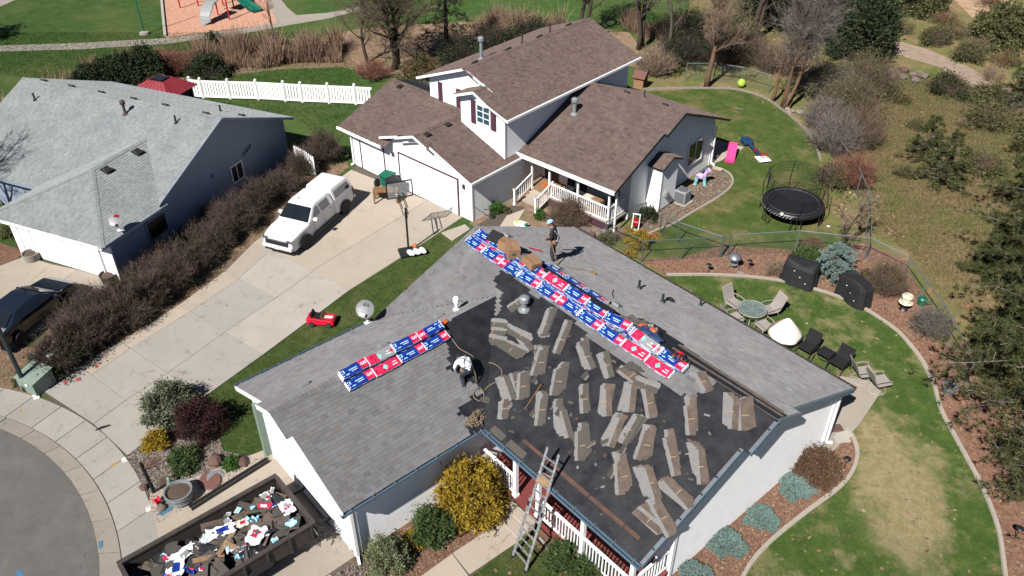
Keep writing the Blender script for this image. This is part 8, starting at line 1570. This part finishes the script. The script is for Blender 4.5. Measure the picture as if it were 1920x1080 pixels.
leaf_bush((-15.7,11.88), .45, .9, 'dark green vine clump by the short fence panel', 'leaf_dark', 900, .06)
# ---- bark bed behind the lawn
twig_bush((-8.62,12.84), .62, .95, 'tan bare shrub left of the covered grill', 'twig_tan', 70, ((7, .5, .5, .25), (5, .5, .6, .2)), .010); leaf_bush((-8.09,15.01), .85, .6, 'wide low green shrub behind the covered grill', 'leaf_green', 4200, .055, k=34, el=1.6); twig_bush((-8.84,16.26), .75, .55, 'hazy purple twiggy shrub behind the fence', 'twig_red', 60, ((7, .5, .6, .2), (5, .5, .7, .1)), .007)
pine((-6.72,14.72), 1.75, .95, 'silvery blue spruce between the two covered grills', .12, 9, 8, 26, 12, .10, 'leaf_blue', 'bark', 'spruce', .05, .12, .7, .1)
twig_bush((-4.6,15.39), 1.05, 1.7, 'dense olive brown twiggy shrub right of the second covered grill', 'twig_brown', 130, ((9, .5, .55, .2), (7, .5, .65, .2)), .010, leaf='leaf_olive', nl=1500, ls=.045); twig_bush((-1.79,14.17), 1.0, 1.4, 'grey bare shrub below the lantern near the pine', 'twig_grey', 120, ((9, .5, .55, .2), (6, .5, .65, .2)), .010, leaf='leaf_olive', nl=500, ls=.04)
leaf_bush((-5.6,15.5), .55, .5, 'small rusty ground shrub right of the spruce', 'leaf_russet', 1200, .05)
bare_tree((-7.83,16.99), 3.1, 'small bare fruit tree beside the trampoline', 'bark', 'twig_tan', .08, 9, .9, (.05, .05), 1.6, start=.2, twl=((5, .5, .5, .2), (5, .55, .6, .15)))
for P, r, h_, lab, m, lf in (((-11.64,22.56), 1.1, 1.3, 'olive yellow shrub at the lawn corner by the trampoline', 'twig_brown', 'leaf_olive'), ((-10.97,23.34), 1.5, 2.0, 'reddish bare thicket right of the trampoline', 'twig_red', None), ((-13.76,25.98), 1.9, 2.6, 'large grey bare thicket behind the trampoline', 'twig_grey', None), ((-13.4,28), 2.0, 2.6, 'grey brown thicket on the slope behind the trampoline', 'twig_brown', None), ((-15.88,28.5), 1.9, 2.2, 'grey thicket beside the stone heap', 'twig_grey', None), ((-15.97,31.39), 2.4, 2.6, 'olive thicket above the stone heap', 'twig_brown', 'leaf_olive'), ((-17.11,35.27), 2.6, 3.0, 'green brown thicket below the rock outcrop', 'twig_brown', 'leaf_olive'), ((-18.51,32.98), 2.4, 2.4, 'olive thicket behind the leaning trunks', 'twig_grey', 'leaf_olive')):
    twig_bush(P, r, h_, lab, m, 120, ((9, .5, .55, .2), (6, .5, .65, .15)), .015, 'thicket', 'thicket', None, lf, 1800 if lf else 0, .08)
# ---- trees and thicket behind the brown-roofed house
bare_tree((-24.72,28.12), 7.5, 'tall bare tree with orange bark by the far lawn edge', 'bark_orange', 'twig_tan', .21, 16, .6, (.03, .05), 2.2, start=.35)
bare_tree((-19.27,29.08), 9, 'cluster of leaning tan trunks at the far lawn corner', 'bark_orange', 'twig_grey', .12, 11, .45, (.16, .16), 1.2, trunks=4, start=.35); bare_tree((-20.37,29.48), 4.5, 'short orange trunk beside the leaning cluster', 'bark_orange', 'twig_tan', .14, 6, .5, (.05, 0), .8)
bare_tree((-37.28,28.52), 8.5, 'dark bare tree left of the high roof ridge', 'bark', 'twig_brown', .2, 13, .7, (0, .05), 1.9, trunks=2); bare_tree((-32.72,30.24), 9.5, 'tall bare tree right of the high roof ridge', 'bark', 'twig_grey', .2, 14, .7, (.05, .1), 1.9, trunks=2); bare_tree((-30.32,30.5), 8, 'bare grey tree between the roof and the orange trunk', 'bark_grey', 'twig_brown', .16, 10, .7, (.1, 0), 1.1); bare_tree((-28.24,38.1), 9, 'dark bare tree above the far fence', 'bark', 'twig_dark', .24, 11, .6, (0, .1), 1.2, trunks=2)
bare_tree((-41.41,13.95), 9.0, 'wide bare tree behind the left garage roof', 'bark', 'twig_brown', .26, 22, 1.1, (.02, .0), 1.6, trunks=2, start=.22, leaf='leaf_olive', nl=2600); bare_tree((-43.58,13.01), 6.5, 'smaller bare tree left of the wide one', 'bark', 'twig_brown', .14, 16, 1.0, (-.1, 0), 1.2, start=.2)
pine((-40.94,18.19), 7.5, 2.1, 'dark conifer right of the wide bare tree', 1.2, 15, 7, 12, 10, .22, 'leaf_dark'); bare_tree((-49.28,8.67), 4.6, 'thin dead trunk standing in the reeds', 'bark_grey', 'twig_grey', .1, 5, .35, (0, .03), .5, start=.5)
for P, r, h_, lab, m, lf in (((-28.56,27.02), 1.8, 2.2, 'bare shrub with pale stems behind the dog house', 'twig_tan', None), ((-28.64,30.01), 2.3, 2.4, 'dark thicket left of the orange trunk', 'twig_dark', 'leaf_dark'), ((-26.88,32.37), 2.4, 2.2, 'dark purple thicket behind the far fence', 'twig_dark', None), ((-25.48,33.99), 2.4, 2.4, 'brown thicket behind the lime green ball', 'twig_brown', None), ((-23.2,33.99), 2.2, 2.0, 'brown thicket near the leaning trunks', 'twig_brown', None), ((-30.45,33.75), 2.6, 2.8, 'dark green thicket above the far fence', 'twig_dark', 'leaf_dark'), ((-29.22,36.06), 2.6, 2.6, 'olive thicket above the far fence', 'twig_brown', 'leaf_olive'), ((-38.71,17.55), 1.8, 1.8, 'dark green shrub behind the garage ridge', 'twig_dark', 'leaf_dark'), ((-38.98,21.28), 2.0, 2.2, 'dark shrub behind the roof flue', 'twig_dark', 'leaf_dark'), ((-38.68,24.21), 1.9, 2.2, 'dark shrub left of the tall dark tree', 'twig_dark', 'leaf_dark'), ((-38.33,26.94), 1.7, 1.8, 'brown shrub at the foot of the dark tree', 'twig_brown', None), ((-41.03,11.81), 1.6, 1.3, 'rusty low shrub at the end of the white fence', 'twig_red', None), ((-38.84,14.35), 1.6, 1.5, 'rusty shrub at the foot of the wide tree', 'twig_red', 'leaf_olive'), ((-50.6,1.77), 1.8, 1.9, 'red stemmed bare shrub behind the gazebo', 'twig_red', None), ((-52.04,1), 1.3, 1.5, 'second red stemmed shrub beside the dark arborvitae', 'twig_red', None), ((-49.63,8.94), 1.5, 1.0, 'dark brush around the dead trunk', 'twig_dark', None), ((-48.46,10.3), 1.5, 1.0, 'low dark brush right of the dead trunk', 'twig_dark', None)):
    twig_bush(P, r, h_, lab, m, 100, ((9, .5, .55, .2), (5, .55, .65, .15)), .016, 'thicket', 'thicket', None, lf, 2400 if lf else 0, .1)
leaf_bush((-48.82,3.23), 1.3, 1.5, 'dark green rounded shrub in front of the reeds', 'leaf_dark', 3200, .09, k=30); leaf_bush((-53.88,6.06), 1.0, 1.0, 'dark green shrub below the park path', 'leaf_dark', 1500, .09)
av = [(-52.45,-4.03), (-52.26,-3.38), (-52.07,-2.73), (-51.77,-2.1), (-51.48,-1.48), (-51.09,-0.88), (-50.66,-0.38), (-50.23,-0.02)]
for k, p in enumerate(av):
    leaf_bush(p, .8, 1.25+.16*k, 'dark green arborvitae, %s in the row from the left' % ordn[k], 'leaf_dark', 3400, .085, k=46, tight=.16, el=1.8, name='arborvitae', cat='hedge', group='arborvitae row behind the grey house')
bare_tree((-38.13,-14.91), 7.0, 'bare tree left of the grey house casting its shadow on the roof', 'bark', 'twig_grey', .2, 12, .8, (0, .05), 1.4); leaf_bush((-67.49,-10.06), 3.2, 5.0, 'evergreen beyond the left edge shading the park lawn', 'leaf_dark', 6000, .16, k=60, tight=.15, name='evergreen_tree', cat='tree')
# ---- conifers and scrub on the right
pine((3.79,12.71), 10.5, 4.3, 'large near pine overhanging the right edge of the bark bed', .9, 17, 10, 44, 20, .27, 'needle', 'bark', r0=.28, droop=.06); pine((6.02,8.72), 8.0, 2.6, 'near pine at the lower right corner', .5, 14, 9, 36, 18, .25, droop=.06); pine((0.81,20.33), 9.5, 3.7, 'tall pine at the right edge above the near pine', 1.0, 16, 9, 36, 18, .27, droop=.06)
pine((-1.92,26.67), 8.5, 3.2, 'pine on the right edge of the slope', .6, 15, 8, 30, 16, .27); pine((-4.14,34.11), 9.0, 3.2, 'pine at the right edge below the dirt path', .6, 15, 8, 26, 15, .28); pine((-1.57,20.69), 3.4, 1.9, 'bushy young pine between the near pine and the tall one', .2, 9, 8, 22, 16, .24); pine((1.58,14.71), 3.6, 2.2, 'low spreading pine foliage beside the bark bed', .15, 9, 9, 30, 18, .25); pine((-7.7,27.13), 3.0, 1.3, 'small young pine on the open slope', .2, 9, 7, 14, 12, .2); pine((-9.78,29.06), 2.6, 1.1, 'smallest young pine on the open slope', .2, 8, 7, 12, 12, .2); pine((-8.4,40.17), 7.0, 2.6, 'pine beside the bend of the dirt path', .6, 13, 8, 16, 12, .28)
for P, r, h_, lab in (((-20.92,41.22), 2.1, 4.2, 'big dense dark green tree left of the dirt path'), ((-24.12,43.78), 2.8, 4.5, 'dense dark green tree behind the leaning trunks'), ((-27.57,43.56), 2.8, 5.0, 'dense dark green tree above the far thicket'), ((-28.16,47.95), 2.6, 6.0, 'tall dark green tree at the top edge, right of the far thicket'), ((-25.12,47.39), 2.4, 6.0, 'tall dark green tree behind the big dense one'), ((-30.41,43.26), 2.4, 5.0, 'dark green tree at the top edge above the pale rocks'), ((-26.06,53.18), 2.2, 4.5, 'dark green tree at the top of the dirt path'), ((-23.79,54.51), 2.2, 2.8, 'round green tree above the dirt path'), ((-15.58,51.87), 2.2, 2.6, 'olive green tree at the top right')):
    leaf_bush(P, r, h_, lab, 'leaf_dark' if 'dark' in lab else 'leaf_olive', 9000, .15, k=70, tight=.14, name='evergreen_tree', cat='tree', ns=60)
for P, r, h_, lab in (((-13.48,39.48), 1.5, 1.4, 'dark spreading shrub on the slope below the path'), ((-18.63,47.99), 1.2, 1.4, 'yellow green shrub beside the dirt path'), ((-11.12,40.2), 1.3, 1.2, 'grey green shrub right of the dirt path'), ((-15.4,46.64), 1.4, 1.4, 'olive shrub above the dirt path'), ((-9.46,36.52), 1.6, 1.5, 'scrubby shrub under the right pines'), ((-24.29,53.5), 1.6, 1.6, 'dark shrub above the top of the path'), ((-6.97,30.34), 1.2, 1.0, 'small scrub on the open slope')):
    twig_bush(P, r, h_, lab, 'twig_brown', 80, ((8, .5, .6, .2), (6, .5, .65, .15)), .013, 'shrub', 'shrub', None, 'leaf_olive' if 'dark' not in lab else 'leaf_dark', 2200, .09)

for k, P in enumerate([(-25.08,55.87),(-22.97,55.03),(-20.32,52.94),(-18.28,50.55),(-15.87,48.93),(-13.37,47.72),(-21.62,48.54),(-24,59.41),(-20.24,60.37),(-15.83,55.25),(-12.53,44.12),(-14.8,35.94),(-12.1,32.88),(-10.33,35.52),(-7.56,31.63),(-9.41,26.54)]):
    sm = k >= 11; twig_bush(P, .75 if sm else 1.3, .55 if sm else 1.2, 'low dry scrub tuft on the open slope' if sm else 'dry brown scrub bush above the dirt path', ('twig_brown', 'twig_tan', 'twig_red')[k % 3], 46, ((7, .5, .6, .2), (6, .5, .65, .15)), .012, 'scrub', 'shrub', 'scrub on the open slope' if sm else 'scrub above the dirt path', ('leaf_olive', None, 'leaf_olive')[k % 3], 700, .07)
# ================================================================ ground cover: real blades, chips and stones, each kind one mass
def scatter(poly, n, rn, avoid=()):
    P = np.array(poly); lo, hi = P.min(0), P.max(0); q = rn.uniform(lo, hi, (int(n*2.2), 2)); ok = np.zeros(len(q), bool)
    def ins(q, poly):
        c = np.zeros(len(q), bool); m = len(poly); j = m-1
        for i in range(m):
            (xi, yi), (xj, yj) = poly[i], poly[j]
            with np.errstate(divide='ignore', invalid='ignore'): t = ((yi > q[:, 1]) != (yj > q[:, 1])) & (q[:, 0] < (xj-xi)*(q[:, 1]-yi)/(yj-yi)+xi)
            c ^= t; j = i
        return c
    ok = ins(q, poly)
    for a in avoid: ok &= ~ins(q, a)
    return q[ok][:n]
def blades(name, poly, n, m, h, w, label, cat, z=0., lean=.5, avoid=()):
    rn = rnd_(); q = scatter(poly, n, rn, avoid); k = len(q); c = np.concatenate([q, np.full((k, 1), z)], 1); d = unit(np.concatenate([rn.normal(size=(k, 2))*lean, np.ones((k, 1))], 1)); sd_ = unit(np.concatenate([rn.normal(size=(k, 2)), np.zeros((k, 1))], 1))*w; l = h*rn.uniform(.5, 1.3, (k, 1))
    return tag(fast(name, np.stack([c-sd_, c+sd_, c+d*l], 1).reshape(-1, 3), 3, m), label, cat, None, 'stuff')
def chips(name, poly, n, m, s_, label, cat, z=.004, avoid=(), flat=.35, thick=False):
    rn = rnd_(); q = scatter(poly, n, rn, avoid); k = len(q); c = np.concatenate([q, np.full((k, 1), z)+rn.uniform(.004, .025, (k, 1))], 1); a = rn.uniform(0, 6.28, k); sz = s_*rn.uniform(.4, 1.4, (k, 1)); u = np.stack([np.cos(a), np.sin(a), rn.normal(size=k)*flat], 1)*sz; v = np.stack([-np.sin(a), np.cos(a), rn.normal(size=k)*flat], 1)*sz*rn.uniform(.3, .8, (k, 1))
    return tag(fast(name, np.stack([c-u-v, c+u-v*.6, c+u*.8+v, c-u*.7+v*1.1], 1).reshape(-1, 3), 4, m), label, cat, None, 'stuff')
def poly_of(n): return [(v.co.x, v.co.y) for v in bpy.data.objects[n].data.vertices]
hA_foot = [(-8.1, -10.2), (-8.1, -5.2), (-1.2, -5.2), (-1.2, 5.1), (-14.3, 5.1), (-14.3, -10.2)]
lawnA, barkA, sideA = poly_of('lawn'), poly_of('bark_bed'), poly_of('side_bed'); patioA = poly_of('patio')
blades('lawn_grass', lawnA, 150000, 'lawn_dry', .055, .009, 'short patchy grass of the rear lawn', 'grass', -.006, .7, (sideA, patioA, hA_foot))
blades('verge_grass', poly_of('lawn_verge'), 45000, 'lawn_strip', .06, .009, 'short grass of the strip beside the driveway', 'grass', -.004, .7, (hA_foot,)); blades('yard_grass_blades', poly_of('yard_grass'), 60000, 'lawn_yard', .06, .011, 'short grass of the neighbouring back yard', 'grass', -.014, .7); blades('front_grass_blades', poly_of('front_grass'), 9000, 'lawn_strip', .06, .009, 'short grass of the small front lawn', 'grass', 0, .7)
blades('slope_grass', [(-7.38,19.58),(-5.61,19.42),(-2.71,16.85),(-0.61,16.93),(1.66,19.56),(-11.2,53.5),(-10.06,40.14),(-13.54,41.51),(-17.4,41.48),(-17.62,38.22),(-12.4,26.02)], 100000, 'dry_blade', .16, .012, 'dry tan grass on the open slope', 'grass', -.03, .9); blades('slope_weeds', [(-7.91,20.51),(-3.51,18.44),(0.26,20.29),(-10.35,46.65),(-13.32,41.05),(-17.38,39.97),(-13.86,29.69)], 42000, 'weed', .13, .013, 'green weeds mixed through the dry slope', 'grass', -.03, .9)
blades('park_grass', [(-47.67,-10.62),(-51.36,-6.44),(-50.6,-2.16),(-58.63,-7.84),(-68.17,-5.43),(-59.9,4.15),(-50.54,15.01),(-37.79,9.28),(-32.75,3.46),(-38.56,4.59)], 60000, 'lawn_park', .10, .02, 'park grass behind the houses', 'grass', -.02, .7, ([(-44.9, -3.4), (-41, -1.5), (-42.5, .6), (-46, -1)],))
chips('bark_chips', barkA, 26000, 'leaf_litter', .035, 'bark chips and fallen leaves of the rear bed', 'bark', -.01); chips('bark_chips', sideA, 9000, 'leaf_litter', .03, 'bark chips of the juniper bed', 'bark', .002, (hA_foot,)); chips('bark_chips', poly_of('front_bed'), 7000, 'leaf_litter', .03, 'bark chips of the front bed', 'bark', 0, (hA_foot,)); chips('dry_leaves', lawnA, 900, 'leaf_litter', .05, 'dry leaves scattered on the rear lawn', 'leaves', .02, (sideA, patioA, hA_foot)); chips('leaf_litter', poly_of('hedge_bed'), 7000, 'leaf_litter', .035, 'leaf litter under the bare hedge', 'leaves', -.004); chips('leaf_litter', [(-28.76,25.3),(-29.71,30.38),(-24.07,36.91),(-15.14,28.2),(-10.28,19.37),(-6.09,20.33),(-12,26.49),(-17.37,38.5),(-26.85,42.47),(-35.11,32.89)], 16000, 'leaf_litter', .07, 'leaf litter under the thicket', 'leaves', -.03)
rn = rnd_(); a_ = rn.uniform(.3, 2.9, 1500); r_ = R0+rn.normal(size=1500)*.12-.05; q_ = np.stack([C0[0]+np.cos(a_)*r_, C0[1]+np.sin(a_)*r_, np.full(1500, .012)], 1); tag(fast('gutter_grit', leaves(q_, .02, rn), 3, 'leaf_litter'), 'grit and leaf bits along the gutter', 'grit', None, 'stuff')
chips('gravel_stones', poly_of('gravel_bed'), 9000, 'pebble', .028, 'small stones of the gravel bed', 'gravel', .004, flat=.6); chips('gravel_stones', poly_of('gravel_pad'), 7000, 'pebble', .03, 'small stones beside the brown roofed house', 'gravel', .002, flat=.6); chips('gravel_stones', [(-8.0, -10.3), (-7.4, -10.3), (-7.3, -11.3), (-8.0, -11.2)], 700, 'pebble', .04, 'river stones beside the garage corner', 'gravel', .01, flat=.6)
def reeds(name, poly, n, h, label, m='reed'):
    rn = rnd_(); q = scatter(poly, n, rn); k = len(q); c = np.concatenate([q, np.full((k, 1), -.02)], 1); cl = np.sin(q[:, :1]*1.7)+np.sin(q[:, 1:]*2.3+q[:, :1]); hh = h*np.maximum(.25, .62+.3*cl)*rn.uniform(.35, 1.2, (k, 1)); d = unit(np.concatenate([rn.normal(size=(k, 2))*.3, np.ones((k, 1))], 1)); V = ribbons(c, c+d*hh, np.full(k, .022), np.full(k, .006), rn); return tag(fast(name, V, 4, m), label, 'reeds', None, 'stuff')
reeds('reed_bed', [(-50.97,-10.4),(-53.2,-7.25),(-54.63,-4.4),(-54.95,-3.58),(-53.21,-5.19),(-50.94,-8.52),(-48.87,-10.32)], 2600, 1.3, 'tan reeds behind the left end of the grey house'); reeds('reed_bed', [(-54.95,-3.58),(-54.55,-0.35),(-54.07,1.81),(-53.72,2.87),(-52.24,1.08),(-53.72,-2.15)], 2400, 1.2, 'tan reeds behind the arborvitae row')
reeds('reed_bed', [(-52.79,3.29),(-52.64,6.13),(-51.48,8.15),(-50.43,9.37),(-47.67,13.26),(-44.84,11.54),(-46.87,9.19),(-47.45,6.95),(-48.95,5.21),(-50.06,3.31)], 11000, 1.9, 'tall tan reeds along the creek behind the white fence'); reeds('reed_bed', [(-44.71,23.29),(-43.65,26.89),(-41.75,28.1),(-39.69,29.11),(-38.4,25.06),(-40.89,22.88)], 5000, 1.7, 'tan reeds left of the high roof'); reeds('reed_bed', [(-37.52,33),(-34.42,34.65),(-31.85,34.81),(-31.25,32.82),(-34.29,31.98)], 3000, 1.6, 'tan reeds right of the high roof'); reeds('reed_bed', [(-53.77,3.3),(-50.84,9.59),(-48.27,13.62),(-46.51,12.56),(-48.96,7.73),(-51.42,3.91)], 3000, 1.2, 'dark reddish stems among the tall reeds', 'reed_dark')
